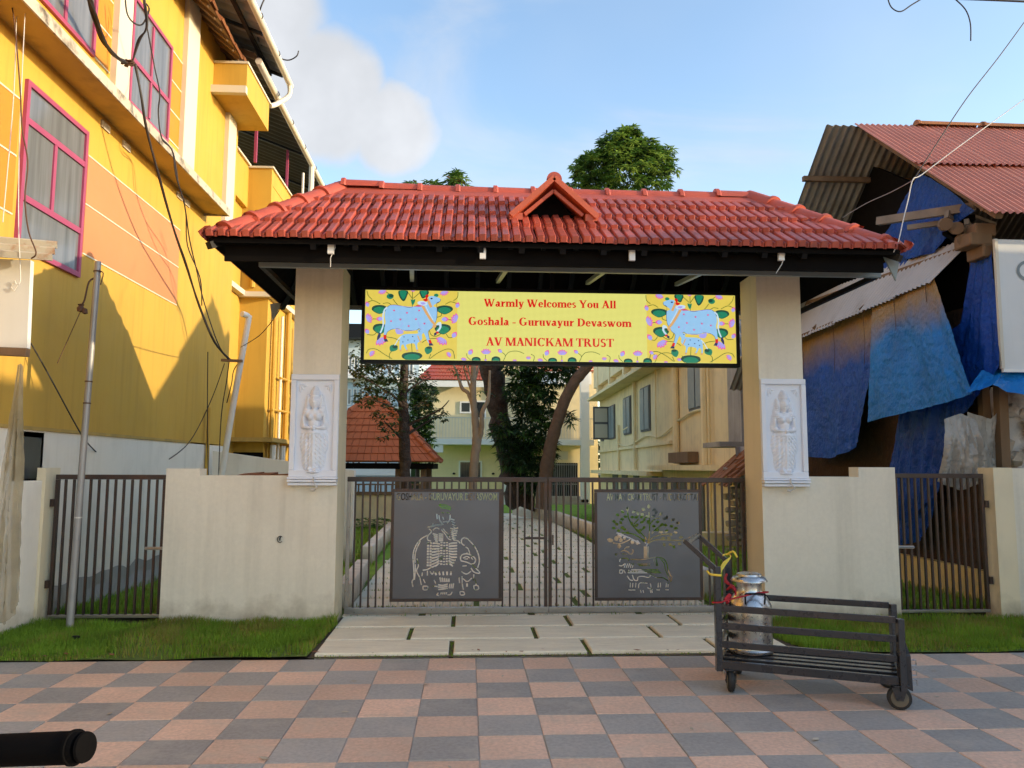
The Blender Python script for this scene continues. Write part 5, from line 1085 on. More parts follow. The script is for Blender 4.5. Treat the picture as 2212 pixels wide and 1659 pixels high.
MB().bar(P(478, 778, Y=11.9), P(524, 780, Y=11.9), .04).build('cross_arm', 'wood', lp)

# leaning metal pole in front of the left side gate
po = thing('metal_pole', 'grey metal pole leaning slightly in the grass in front of the left side gate', 'pole', (-3.62, 7.45, 0))
a = P(150, 1357, Y=7.45); b = P(212, 565, Y=7.45)
MB().tube([a - Vector((0, 0, .1)), a.lerp(b, .5), b], [.033, .03, .028], 12).build('pole', 'galv', po, smooth=True)
for k in (.29, .60, .66, .97): c0 = a.lerp(b, k); MB().tube([c0, c0 + (b - a).normalized() * .012], .034, 12).build('band', 'wire_white' if k < .5 else 'cable_brown', po)
k_ = MB(); c0 = a.lerp(b, .955); k_.tube(smooth_line([tuple(c0), tuple(c0 + Vector((-.06, -.02, -.05))), tuple(c0 + Vector((-.09, -.02, -.22))), tuple(c0 + Vector((-.12, -.02, -.28)))], 4), .008, 6)
k_.lathe([(0, -.04), (.03, -.03), (.035, 0), (.02, .02), (.03, .035), (0, .045)], c0 + Vector((-.12, -.02, -.30)), 10); k_.lathe([(0, -.03), (.025, -.02), (.02, .02), (0, .03)], c0 + Vector((-.075, -.03, -.33)), 10)
k_.tube([c0 + Vector((-.12, -.02, -.33)), c0 + Vector((-.30, -.02, -.82))], .004, 5); k_.tube(smooth_line([tuple(c0 + Vector((.03, -.03, .06))), tuple(c0 + Vector((.07, -.03, .03))), tuple(c0 + Vector((.05, -.03, -.08)))], 4), .005, 5); k_.build('insulator', 'cable_brown', po)
sk = MB(); c0 = P(162, 1392, Z=.02); sk.tube([c0, c0 + Vector((0, 0, .06))], .012, 6); sk.box(c0.x - .02, c0.x + .03, c0.y - .02, c0.y + .01, .07, .09); tag(sk.build('ground_peg', 'black'), 'small dark peg sticking out of the front grass near the leaning pole', 'peg')

# stall at the left edge: board, rusty tin, hanging plastic
st = thing('stall_board', 'white hanging stall board under a rusty corrugated tin strip at the left edge', 'stall', (-3.9, 6.25, 2.5))
A0, A1 = P(66, 562, Y=6.25), P(58, 752, Y=6.25)
q = MB(); q.hexa([(-5.2, 6.25, A1.z + .06), (A1.x, 6.25, A1.z), (A1.x, 6.30, A1.z), (-5.2, 6.30, A1.z + .06), (-5.2, 6.25, A0.z + .05), (A0.x, 6.25, A0.z), (A0.x, 6.30, A0.z), (-5.2, 6.30, A0.z + .05)]); q.build('board', 'board', st)
q = MB(); q.bar((-5.2, 6.26, A1.z + .03), (A1.x + .005, 6.26, A1.z - .035), .06); q.build('board_frame', 'wood', st)
B0, B1 = P(112, 515, Y=6.15), P(118, 566, Y=6.10)
q = corr((-5.2, 6.25, B0.z + .14), (-5.2, 6.05, B1.z + .10), (B0.x, 6.25, B0.z), (B1.x, 6.05, B1.z - .0), 3, .018, 8).build('tin_strip', 'rusty', st, smooth=True)
q = MB(); q.tube([(A0.x - .12, 6.24, A0.z - .2), (A0.x - .10, 6.235, A0.z - .17), (A0.x - .08, 6.235, A0.z - .21), (A0.x - .10, 6.235, A0.z - .25), (A0.x - .125, 6.235, A0.z - .22)], .004, 5); q.build('wire_ring', 'wire_white', st)
MB().bar((-5.15, 6.4, -.05), (-5.15, 6.4, 3.2), .08).build('stall_post', 'wood', st)
MB().bar((-4.02, 6.42, -.05), (-4.02, 6.42, 2.4), .035).build('stall_post', 'pvc_yellow', st)
MT['clear'] = mat('clear_plastic_bag', (.55, .50, .36), .2, .2, 5, .3, 20, spec=.6, trans=.5, bdist=.02)
b_t = MT['clear'].node_tree; trn = b_t.nodes.new('ShaderNodeBsdfTransparent'); ms_ = b_t.nodes.new('ShaderNodeMixShader'); ms_.inputs[0].default_value = .42
old = b_t.nodes['Material Output'].inputs[0].links[0].from_socket; b_t.links.new(old, ms_.inputs[1]); b_t.links.new(trn.outputs[0], ms_.inputs[2]); b_t.links.new(ms_.outputs[0], b_t.nodes['Material Output'].inputs[0])
def Pm(l, Y): return [tuple(P(x, y, Y=Y)) for x, y in l]
tag(drape(Pm([(38, 790), (44, 785), (48, 790)], 6.0), Pm([(-30, 1330), (12, 1350), (40, 1300)], 6.0), 26, 40, .10, 2.0, (0, -1, 0), 4).build('plastic_bag', 'clear', smooth=True), 'dusty clear plastic sheet hanging from a hook below the white stall board', 'plastic sheet')

# motorcycle handlebar grip in the near left corner
hg = thing('handlebar_grip', 'black ribbed handlebar grip poking in at the lower left corner', 'handlebar', P(60, 1618, Y=.95))
ga, gb = P(-190, 1628, Y=1.02), P(182, 1614, Y=.95); d = (gb - ga).normalized()
MB().tube([ga, gb - d * .008, gb - d * .004], [.0180, .0178, .0165], 28).build('grip', 'grip', hg, smooth=True)
MB().tube([gb - d * .016, gb - d * .015, gb - d * .011, gb - d * .010], [.0175, .0195, .0195, .0175], 28).build('flange', 'grip', hg, smooth=True)
MB().tube([gb - d * .003, gb + d * .0, gb + d * .003, gb + d * .004], [.012, .0168, .0160, .012], 24).build('end_cap', 'grip', hg, smooth=True)





# ------------------------------------------------------------------ cables
def cable(name, label, runs, r, m='cable', cat='cable', group=None):
    mb = MB()
    for pts in runs: mb.tube(smooth_line([tuple(P(x, y, Y=Y)) for x, y, Y in pts], 5), r, 6)
    return tag(mb.build(name, m, smooth=True), label, cat, group)
def bundle(pts, n, amp, seed):
    r = random.Random(seed); res = []
    for k in range(n):
        ph = r.uniform(0, 6.3); res.append([(x + amp * math.sin(ph + i * 1.9), y + amp * .6 * math.cos(ph + i * 1.3), Y) for i, (x, y, Y) in enumerate(pts)])
    return res
main = [(188, -20, 7.6), (203, 30, 7.9), (222, 85, 8.2), (248, 120, 8.5), (272, 135, 8.7)]
cable('cable_bundle', 'thick twisted bundle of black cables coming in from the top left to the cable knot', bundle(main, 6, 5, 1), .016)
cable('cable_bundle', 'long black cable bundle running down the yellow wall from the knot', bundle([(292, 138, 8.4), (303, 205, 8.5), (318, 280, 8.7), (345, 385, 9.1), (372, 490, 9.7), (402, 570, 10.4), (432, 660, 11.3), (462, 740, 11.7), (496, 778, 11.9)], 4, 2.2, 2), .013)
cable('cable', 'loose black cables looping past the upper magenta window', [[(308, -10, 8.6), (318, 60, 8.8), (335, 150, 9.1), (345, 200, 8.9), (342, 245, 9.0), (350, 300, 9.1), (372, 325, 9.4), (380, 380, 9.5), (398, 440, 9.8), (410, 520, 10.3), (424, 580, 10.9), (440, 650, 11.2), (470, 740, 11.6), (492, 775, 11.9)],
    [(350, 300, 9.15), (374, 330, 9.45), (386, 400, 9.6), (401, 455, 9.9), (405, 530, 10.6), (432, 600, 10.9), (436, 660, 11.2)]], .008)
kn = MB(); r = random.Random(8); c0 = P(276, 136, Y=8.7)
for k in range(9): kn.tube(smooth_line([tuple(c0 + Vector((r.uniform(-.07, .07), r.uniform(-.03, .03), r.uniform(-.035, .035)))) for _ in range(5)], 4), .009, 5)
tag(kn.build('cable_knot', 'cable_brown', smooth=True), 'tangled cable knot tied with wire in front of the ivory pilaster', 'cable knot')
cable('cable', 'twisted cable pair rising from the knot to the top edge', bundle([(290, 132, 8.7), (300, 85, 8.65), (313, 60, 8.6), (318, 25, 8.55), (312, -15, 8.5)], 3, 4, 5) + [[(270, -10, 8.3), (275, 30, 8.4), (290, 50, 8.5), (308, 52, 8.6), (322, 22, 8.6), (316, 8, 8.6)]], .009)
cable('cable', 'thin brown cable hanging down the left edge over the white board', [[(22, -10, 6.6), (30, 40, 6.6), (37, 110, 6.6), (44, 200, 6.5), (48, 280, 6.4), (60, 350, 6.3), (54, 430, 6.2), (62, 500, 6.05), (78, 545, 6.0), (68, 558, 6.05)]], .006, 'cable_brown')
cable('cable', 'two very thin pale wires hanging from the top left edge to the white board', [[(56, -10, 6.7), (50, 110, 6.6), (42, 300, 6.4), (40, 480, 6.1), (44, 600, 6.1), (36, 615, 6.1)], [(36, 0, 6.8), (30, 200, 6.5), (6, 480, 6.3)]], .004, 'wire_white')
cable('cable', 'thin sagging cable loop over the white plinth right of the pole', [[(60, 730, 7.4), (100, 800, 7.6), (165, 920, 7.9), (190, 958, 8.5), (225, 990, 9.5), (262, 1007, 10.2), (300, 1012, 10.6), (350, 1000, 11.0), (400, 965, 11.5), (430, 920, 11.8), (462, 850, 12.0), (485, 785, 12.0)]], .007)
cable('cable', 'loose cables dropping from the leaning pipe to the boundary wall', [[(495, 780, 12), (490, 820, 12), (478, 900, 12), (472, 1030, 12)], [(449, 760, 12), (448, 900, 12), (450, 1030, 12)], [(520, 778, 12), (505, 800, 12), (500, 830, 11.9), (490, 870, 12)]], .008)
cable('cable', 'thin dark cable rising from the leaning pipe to the left roof corner', [[(520, 750, 11.9), (560, 725, 11), (590, 690, 10), (612, 655, 9.2)]], .006)
cable('cable', 'black cable end curling off the gutter against the sky at top left', [[(575, -10, 12), (562, 20, 12), (556, 55, 12.5), (560, 90, 13), (590, 118, 13.8), (620, 130, 14), (640, 122, 14), (645, 110, 14)]], .012)
cable('cable', 'black cable curl hanging into the sky at the top right', [[(1916, -10, 9), (1925, 15, 9), (1945, 25, 9), (1970, 10, 9), (2000, -8, 9)], [(2060, -5, 9), (2085, 20, 9), (2096, 50, 9), (2097, 88, 9)]], .008)
cable('overhead_wire', 'pale overhead wire running from the right edge to the roof corner of the gateway', [[(2240, 195, 6.9), (2160, 252, 6.9), (2060, 325, 6.8), (1990, 378, 6.75), (1972, 388, 6.7), (1962, 430, 6.7), (1950, 480, 6.65), (1941, 520, 6.6), (1930, 545, 6.6)]], .0045, 'wire_white', 'wire')
cable('overhead_wire', 'dark overhead wire falling steeply from the top right edge to the wire joint', [[(2240, 10, 7.2), (2160, 120, 7.0), (2090, 210, 6.9), (2030, 300, 6.8), (1976, 384, 6.75)]], .005, 'cable', 'wire')
cable('overhead_wire', 'thin wire from the wire joint back behind the right roof slope', [[(1975, 388, 6.75), (1925, 415, 7.2), (1870, 440, 7.8), (1820, 470, 8.6)]], .004, 'galv', 'wire')
cable('overhead_wire', 'dark cable crossing the extreme top right corner', [[(2060, -3, 8), (2140, 0, 8), (2230, 4, 8)]], .012, 'cable', 'wire')

# ------------------------------------------------------------------ tarpaulin shed on the right
WX = 5.75
sh = thing('tarpaulin_shed', 'ramshackle shed under a red corrugated tin roof with its side covered in blue tarpaulins', 'shed', (8, 9.5, 0))
q = MB(); q.grid(lambda u, v: (WX + .10 + .07 * nz(u * 9, v * 7, 2) + .03 * nz(u * 30, v * 24), 8.55 + 6.5 * u, .30 + 3.1 * v), 70, 40); q.build('mud_wall', 'mud', sh, smooth=True)
bx('shed_core', 'under', sh, WX + .22, 13.5, 8.7, 15, -.05, 3.6)
q = MB(); q.grid(lambda u, v: (WX - .08 + .015 * nz(u * 14, v * 5) + .10 * v, 8.50 + 6.5 * u, -.05 + .40 * v), 40, 3); q.grid(lambda u, v: (WX + .02 + .15 * v, 8.50 + 6.5 * u, .35 + .02 * nz(u * 20) * (1 - v)), 40, 2); q.build('plinth', 'ochre', sh, smooth=True)
q = MB(); q.grid(lambda u, v: (WX + .12 + 2.6 * u, 8.52 + .06 * nz(u * 8, v * 7, 1) + .03 * nz(u * 25, v * 25), -.05 + 2.45 * v), 60, 50); q.build('front_wall', 'whitewash', sh, smooth=True)
q = MB(); q.extrude([(WX + .1, 8.6, 3.4), (WX + .1, 15, 3.4), (WX + .1, 12.2, 5.4), (WX + .1, 11, 6.0), (WX + .1, 9, 4.75)], (.06, 0, 0)); q.build('gable', 'under', sh)
# roof: two tiers of red tin, back slope, ridge
slope = lambda y: 4.16 + (y - 7.7) * .80
def sheet(name, x0, x1, y0, y1, dz, m, waves, parent=sh): return corr((x0, y0, slope(y0) + dz), (x1, y0, slope(y0) + dz), (x0, y1, slope(y1) + dz), (x1, y1, slope(y1) + dz), waves, .014, 3).build(name, m, parent, smooth=True)
yr = 10.25
x = 5.40
for k in range(7): sheet('tin_sheet', x + k * .98, x + (k + 1) * .98 + .06, 7.68, 9.25, .0 + .004 * (k % 2), 'tinred', 13)
for k in range(8): sheet('tin_sheet', 5.33 + k * .98, 5.33 + (k + 1) * .98 + .06, 8.88, yr + .02, .05 + .004 * (k % 2), 'tinred', 13)
rz = slope(yr) + .05
bs = corr((4.92, yr, rz - .02), (13.2, yr, rz - .02), (4.92, 14.6, rz - 3.3), (13.2, 14.6, rz - 3.3), 74, .02).build('tin_sheet', 'tingrey', sh, smooth=True); bs['label'] = 'dark grey back slope sheet'
for k in range(6): 
    o = put(cap_tile(.9, .075), 'ridge_cap', (6.2 + k * .95, yr, rz + .03), sh, (0, 0, R(-90))); o.data.materials[0] = MT['clay']
for y, zz in ((10.9, .55), (12.6, 1.85)): MB().bar((4.85, y, rz - zz), (9, y, rz - zz), .07).build('roof_purlin', 'wood', sh)
MB().bar((5.5, 7.95, slope(7.95) - .07), (12, 7.95, slope(7.95) - .07), .07).build('eave_beam', 'wood', sh)
MB().bar((5.55, 7.75, slope(7.75) - .06), (5.55, yr, rz - .12), .08).build('verge_rafter', 'wood', sh)
# logs and beams at the corner
MB().bar(P(1896, 478, Y=9.6), P(2105, 447, Y=8.5), .07, .10).build('beam', 'wood_grey', sh); MB().bar(P(1960, 492, Y=9.2), P(2060, 478, Y=8.9), .05, .06).build('beam', 'wood_grey', sh)
for k, (px_, py_, l) in enumerate(((2060, 478, .5), (2084, 487, .45), (2112, 492, .4), (2098, 512, .35))): c0 = P(px_, py_, Y=8.3); MB().tube([c0 + Vector((-.12, -.05, -.05)), c0 + Vector((.02, .2, .03)), c0 + Vector((.2, l, .1))], [.07, .075, .06], 9).build('log', 'wood', sh)
for px_, py_, w in ((2108, 520, .13), (2130, 545, .10), (2118, 500, .12)): c0 = P(px_, py_, Y=8.2); bx('block', 'wood', sh, c0.x - w, c0.x + w, 8.1, 8.4, c0.z - .07, c0.z + .07, bevel=.02)
rr = random.Random(13)
for k in range(9):
    p0 = P(2050 + rr.uniform(0, 85), 470 + rr.uniform(0, 55), Y=8.4 + rr.uniform(-.2, .5)); d0 = Vector((rr.uniform(-.25, .5), rr.uniform(.1, .6), rr.uniform(-.12, .12))); MB().bar(p0 - d0 * .5, p0 + d0 * .6, rr.uniform(.03, .07), rr.uniform(.03, .09)).build('plank', rr.choice(('wood', 'wood_grey', 'under')), sh)
for k, y in enumerate((8.9, 9.6, 10.4, 11.3, 12.4)): MB().tube(smooth_line([(5.40, y, 3.66), (5.44, y + .05, 3.2), (5.44, y + .1, 2.9)], 3), .004, 5).build('rope', 'cable_brown', sh)
MB().bar(P(2148, 560, Y=8.3), P(2168, 1010, Y=8.3), .10).build('corner_post', 'wood', sh)
MB().bar((WX + .05, 8.55, .3), (WX + .05, 8.55, 4.2), .09).build('corner_post', 'wood', sh)
# side awning
def awn(y): return 4.14 + (y - 8.5) * .06
aw = thing('tin_awning', 'pale grey corrugated tin awning jutting from the shed side above the blue tarpaulins', 'awning', (5.5, 10.5, 3.7))
ys = [8.55, 9.35, 10.2, 11.05, 11.9, 12.8, 13.6]
for k in range(6):
    a, b = ys[k], ys[k + 1] + .05; o = .006 * (k % 2)
    lx, lz = 5.38 + .012 * (a - 8.5), 3.66 - .015 * (a - 8.5)
    corr((lx, a + .22, lz - o), (lx, b + .22, lz - o), (WX + .02, a - .1, awn(a) - o), (WX + .02, b - .1, awn(b) - o), 9, .012).build('tin_sheet', 'tinawn', aw, smooth=True)
MB().bar((WX - .05, 8.6, 4.02), (WX - .05, 13.5, 4.3), .05).build('batten', 'wood', aw); MB().bar((5.45, 8.9, 3.68), (5.45, 13.6, 3.64), .04).build('batten', 'wood', aw)
for y in (9, 10.5, 12, 13.4): MB().bar((5.42, y, 3.68), (WX + .08, y, 4.05), .04).build('bracket', 'wood', aw)
# tarpaulins
def PX(l, X): return [tuple(P(x, y, X=X)) for x, y in l]
def tarp(label, top, bot, m, nu, nv, amp, seed, nrm=(-1, 0, 0), fold=3, belly=0): return tag(drape(top, bot, nu, nv, amp, seed, nrm, fold, belly).build('tarpaulin', m, smooth=True), label, 'tarpaulin', 'blue tarpaulins on the shed')
tarp('blue tarpaulin closing the gable under the red roof above the grey awning', PX([(1985, 375), (2010, 385), (2050, 410), (2105, 455)], 5.72), PX([(1885, 545), (1960, 560), (2020, 545), (2060, 490)], 5.70), 'tarp_plain', 50, 40, .06, 1.0, fold=2.5)
tarp('narrow blue tarpaulin showing between the gateway roof and the upper edge of the awning', PX([(1790, 645), (1880, 585), (1960, 540)], 5.80), PX([(1740, 690), (1840, 640), (1960, 570)], 5.74), 'tarp_plain', 24, 8, .02, 5.0)
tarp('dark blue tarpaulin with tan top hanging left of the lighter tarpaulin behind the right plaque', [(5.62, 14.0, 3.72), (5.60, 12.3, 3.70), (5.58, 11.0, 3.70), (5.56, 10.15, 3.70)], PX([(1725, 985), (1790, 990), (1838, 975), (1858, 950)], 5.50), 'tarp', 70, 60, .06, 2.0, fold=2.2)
tarp('dark blue tarpaulin strip behind the lighter one reaching down over the boundary wall', PX([(1960, 760), (2010, 740), (2090, 690)], 5.60), PX([(1905, 1110), (1960, 1130), (2030, 1060)], 5.62), 'tarp_plain', 40, 50, .07, 3.0)
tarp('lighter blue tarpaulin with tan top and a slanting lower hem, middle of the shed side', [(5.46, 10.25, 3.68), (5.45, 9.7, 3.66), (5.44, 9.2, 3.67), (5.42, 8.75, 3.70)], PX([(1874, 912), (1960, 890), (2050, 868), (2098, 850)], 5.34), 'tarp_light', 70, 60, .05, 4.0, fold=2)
tarp('dark blue tarpaulin beside the wooden corner post at the front end of the shed side', PX([(2098, 560), (2140, 530)], 5.68), PX([(2040, 935), (2095, 880), (2160, 790)], 5.60), 'tarp_plain', 24, 60, .05, 6.0)
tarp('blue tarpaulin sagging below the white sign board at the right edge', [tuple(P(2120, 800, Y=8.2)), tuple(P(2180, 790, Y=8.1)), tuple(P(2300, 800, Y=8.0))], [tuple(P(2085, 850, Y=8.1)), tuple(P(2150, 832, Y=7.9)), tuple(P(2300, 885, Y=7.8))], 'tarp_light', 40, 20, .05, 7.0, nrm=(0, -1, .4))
tarp('dark tarpaulin lying low behind the right side gate', PX([(1935, 1000), (2000, 1010), (2040, 1015)], 5.60), PX([(1935, 1180), (1985, 1170), (2010, 1130)], 5.66), 'tarp_plain', 30, 40, .06, 8.0)
tag(drape(Pm([(2040, 905), (2075, 893), (2105, 905)], 8.15), Pm([(2025, 1040), (2075, 1060), (2130, 1040)], 8.1), 30, 40, .10, 9.0, (0, -1, 0), 4, .05).build('plastic_sheet', 'plastic', smooth=True), 'crumpled grey plastic sheet hanging above the right side gate', 'plastic sheet')
tag(drape(Pm([(2090, 890), (2140, 905), (2165, 880)], 8.3), Pm([(2095, 1040), (2130, 1050), (2160, 1000)], 8.35), 24, 30, .08, 11.0, (0, -1, 0), 4).build('plastic_sheet', 'plastic', smooth=True), 'smaller dim plastic sheet beside the flaking whitewashed wall', 'plastic sheet')
# rubble pieces of the shed wall seen above the right post
rr = random.Random(21); rk = MB()
for k in range(16):
    c0 = P(rr.uniform(2110, 2230), rr.uniform(885, 1005), Y=8.45); s = rr.uniform(.05, .11)
    bm = bmesh.new(); bmesh.ops.create_icosphere(bm, subdivisions=1, radius=s)
    for v in bm.verts: v.co *= rr.uniform(.75, 1.2)
    me_ = bpy.data.meshes.new('stone'); bm.to_mesh(me_); bm.free(); me_.materials.append(MT['stone' if k % 3 else 'whitewash']); put(me_, 'stone', c0, sh, (rr.uniform(0, 3), rr.uniform(0, 3), 0))
sb = thing('sign_board', 'white sign board with part of a dark round letter at the right edge', 'sign', (6.3, 7.98, 3.0))
a = P(2150, 518, Y=8.0); c0 = P(2166, 797, Y=8.0)
q = MB(); q.hexa([(c0.x, 7.98, c0.z), (8.6, 7.98, c0.z), (8.6, 8.03, c0.z), (c0.x, 8.03, c0.z), (a.x, 7.98, a.z), (8.6, 7.98, a.z), (8.6, 8.03, a.z), (a.x, 8.03, a.z)]); q.build('board', 'board', sb)
MB().bar((a.x - .02, 7.975, a.z), (c0.x - .02, 7.975, c0.z), .035).build('board_frame', 'pilaster', sb); MB().bar((c0.x - .02, 7.975, c0.z - .02), (8.6, 7.975, c0.z - .02), .035).build('board_frame', 'white', sb)
c1 = P(2222, 585, Y=7.975); q = MB()
for pl_ in ring(c1.x, c1.z, .135, .115, .032, .032, 50, 310, 24): q.poly([(p[0], 7.972, p[1]) for p in pl_])
q.build('letter', MT['bluegrey'], sb)

# unseen buildings added for the light: the right one shades the pavement
nb = thing('shading_house', 'plain unseen house added to the right to shade the pavement', 'building', (12, 3, 0))
bx('wall', 'offwhite', nb, 9, 16, .2, 5.0, -.05, 5.0); q = MB(); q.hexa([(9, 5.0, -.05), (16, 5.0, -.05), (16, 6.75, -.05), (9, 6.75, -.05), (9, 5.0, 4.9), (16, 5.0, 4.9), (16, 6.75, 4.85), (9, 6.75, 4.85)]); q.build('shading_wing', 'offwhite', nb)  # unseen blocks, height and length shaped by the shade they cast
bx('roof_slab', 'concrete', nb, 8.8, 16.2, .0, 5.1, 5.001, 5.12)  # roof of the added unseen shading house
for k in range(2): w = bx('window', 'shutter', nb, 8.96, 9.0, 1.2 + k * 2, 2.2 + k * 2, 1.2, 2.6)  # windows of the added unseen shading house
nb = thing('bounce_row', 'unseen cream row added left behind the viewer to bounce warm light', 'building', (-9, -7, 0))  # unseen row added to bounce warm sunlight onto the gate front
bx('wall', 'cream', nb, -13, -6, -15, -1.5, -.05, 6.5); bx('awning', 'concrete', nb, -6, -4.9, -15, -1.5, 2.9, 3.0); bx('roof_slab', 'concrete', nb, -13.2, -5.8, -15.2, -1.3, 6.501, 6.65)  # wall, awning and roof of the added unseen bounce row
for k in range(4): bx('shutter', 'shutter', nb, -6, -5.96, -14 + k * 3.1, -11.8 + k * 3.1, 0, 2.5); bx('window', 'shutter', nb, -6, -5.96, -13.6 + k * 3.1, -12.4 + k * 3.1, 3.9, 5.1)  # shutters and windows of the added unseen bounce row

# ------------------------------------------------------------------ buildings behind the gate
def railing(parent, a, b, z0, z1, n, m='white'):
    a = Vector(a); b = Vector(b); rl = MB(); rl.bar((a.x, a.y, z1), (b.x, b.y, z1), .05); rl.bar((a.x, a.y, z0 + .06), (b.x, b.y, z0 + .06), .03)
    for k in range(n + 1): p = a.lerp(b, k / n); rl.bar((p.x, p.y, z0), (p.x, p.y, z1), .025)
    return rl.build('railing', m, parent)
def framed_window(parent, x0, x1, y, z0, z1, m='glass_dark', fm='white', t=.08, grille=True):
    w = MB()
    for q in ((x0, x1, z1 - t, z1), (x0, x1, z0, z0 + t), (x0, x0 + t, z0 + t, z1 - t), (x1 - t, x1, z0 + t, z1 - t)): w.box(q[0], q[1], y - .06, y, q[2], q[3])
    o = w.build('window', fm, parent); bx('pane', m, o, x0 + t, x1 - t, y - .02, y - .005, z0 + t, z1 - t)
    if grille:
        g_ = MB()
        for k in range(1, 8): x = x0 + t + (x1 - x0 - 2 * t) * k / 8; g_.box(x - .012, x + .012, y - .045, y - .03, z0 + t, z1 - t)
        g_.build('grille', 'black', o)
    return o
HY = 40.0; hz = gz(HY)
ch = thing('cream_house', 'two storey cream house with a white balcony and red tiled eaves straight behind the gate', 'building', (1.5, HY, hz))
def hx(px): return P(px, 900, Y=HY).x
def hzz(py_, px=1000): return P(px, py_, Y=HY).z
bx('wall', 'cream', ch, hx(905), hx(1290), HY, HY + 9, hz - .3, 6.1); bx('upper_wall', 'cream', ch, hx(940), hx(1330), HY + .8, HY + 9, 6.1, 8.2)
bx('side_wing', 'cream', ch, hx(1160), hx(1290), HY - .2, HY - .001, hz - .3, 6.5)
# balcony
z_s = hzz(955, 1000)
q = MB(); q.hexa([(hx(917), HY - 1.6, z_s - .16), (hx(1275), HY - 1.2, z_s - .16), (hx(1275), HY + .0, z_s - .16), (hx(917), HY, z_s - .16), (hx(917), HY - 1.6, z_s + .12), (hx(1275), HY - 1.2, z_s + .12), (hx(1275), HY, z_s + .12), (hx(917), HY, z_s + .12)]); bal = q.build('balcony', 'white', ch)
bx('bracket', 'white', bal, hx(940), hx(960), HY - 1.5, HY - 1.1, z_s - .55, z_s - .161)
railing(ch, (hx(895), HY - 1.55, 0), (hx(1275), HY - 1.15, 0), z_s + .12, z_s + 1.15, 60, 'pilaster'); q = MB(); q.quad((hx(940), HY - 1.5, z_s + .13), (hx(1270), HY - 1.12, z_s + .13), (hx(1270), HY - 1.12, z_s + 1.1), (hx(940), HY - 1.5, z_s + 1.1)); 
bx('column', 'white', ch, hx(1247), hx(1265), HY - 1.3, HY - .9, hz - .2, 6.6); bx('column', 'white', ch, hx(1085), hx(1097), HY - 1.3, HY - 1.0, hz - .2, z_s - .161)
# tiled eaves
def tiled_slope(parent, a, b, c, d, rows, cols, m='roof', thick=.05):
    """rows of small tiles over a sloping rectangle a,b (eave) to d,c (ridge)"""
    a, b, c, d = map(Vector, (a, b, c, d)); mb = MB(); nrm = (b - a).cross(d - a).normalized()
    if nrm.z < 0: nrm = -nrm
    for r_ in range(rows):
        v0, v1 = r_ / rows, (r_ + 1.12) / rows
        for k in range(cols):
            u0, u1 = k / cols, (k + .86) / cols
            def p(u, v): return a.lerp(b, u).lerp(d.lerp(c, u), min(v, 1))
            t = thick; mb.hexa([p(u0, v0), p(u1, v0), p(u1, v1), p(u0, v1), p(u0, v0) + nrm * t, p(u1, v0) + nrm * t, p(u1, v1) + nrm * .01, p(u0, v1) + nrm * .01])
    o = mb.build('roof_tiles', m, parent); o['kind'] = 'stuff'; return o
ze, zr = hzz(826), hzz(800)
MB().poly([(hx(900), HY - .9, ze), (hx(1075), HY - .9, ze), (hx(1060), HY + .75, zr + .45), (hx(935), HY + .75, zr + .45)]).build('eave_deck', 'under', ch)
tiled_slope(ch, (hx(902), HY - .95, ze + .02), (hx(1075), HY - .95, ze + .02), (hx(1062), HY + .75, zr + .5), (hx(935), HY + .75, zr + .5), 5, 26)
bx('fascia', 'white', ch, hx(903), hx(1075), HY - .9, HY - .82, ze - .32, ze - .01); tiled_slope(ch, (hx(1160), HY - .5, hzz(802)), (hx(1300), HY - .5, hzz(802)), (hx(1290), HY + 2, hzz(770)), (hx(1170), HY + 2, hzz(770)), 5, 22); bx('fascia', 'white', ch, hx(1120), hx(1275), HY - .5, HY - .4, hzz(830), hzz(803))
framed_window(ch, hx(993), hx(1018), HY - .002, hzz(893), hzz(867)); framed_window(ch, hx(1018.5), hx(1050), HY - .002, hzz(905), hzz(865)); framed_window(ch, hx(992), hx(1042), HY - .002, hzz(1040), hzz(995)); framed_window(ch, hx(1185), hx(1215), HY - .21, hzz(935), hzz(880), fm='cream')
bx('entrance', 'under', ch, hx(1165), hx(1246), HY - .24, HY - .205, hz, hzz(1000, 1200)); gr = MB()
for k in range(22): x = hx(1165 + k * 3.8); gr.box(x - .012, x + .012, HY - .30, HY - .28, hz + .1, hzz(1000, 1200))
for zz in (hz + .15, hz + 1.0, hzz(1004, 1200)): gr.box(hx(1165), hx(1246), HY - .30, HY - .28, zz - .02, zz + .02)
gr.build('entrance_grille', 'galv', ch)
bx('name_plate', 'pilaster', ch, hx(1185), hx(1225), HY - .26, HY - .206, hzz(993, 1200), hzz(975, 1200))
for k in range(3): bx('step', 'white_dirty', ch, hx(1155), hx(1262), HY - 1.6 + k * .3, HY - 1.29 + k * .3, hz - .1, hz + .14 * (k + 1))
for px_ in (982, 1066): MB().lathe([(0, -.06), (.07, -.03), (.07, .03), (0, .06)], (hx(px_), HY - .05, hzz(1023)), 8).build('wall_lamp', 'black', ch)
bx('dark_side', 'leaf_c', ch, hx(888), hx(904), HY + .5, HY + 4, hz, 5.6)

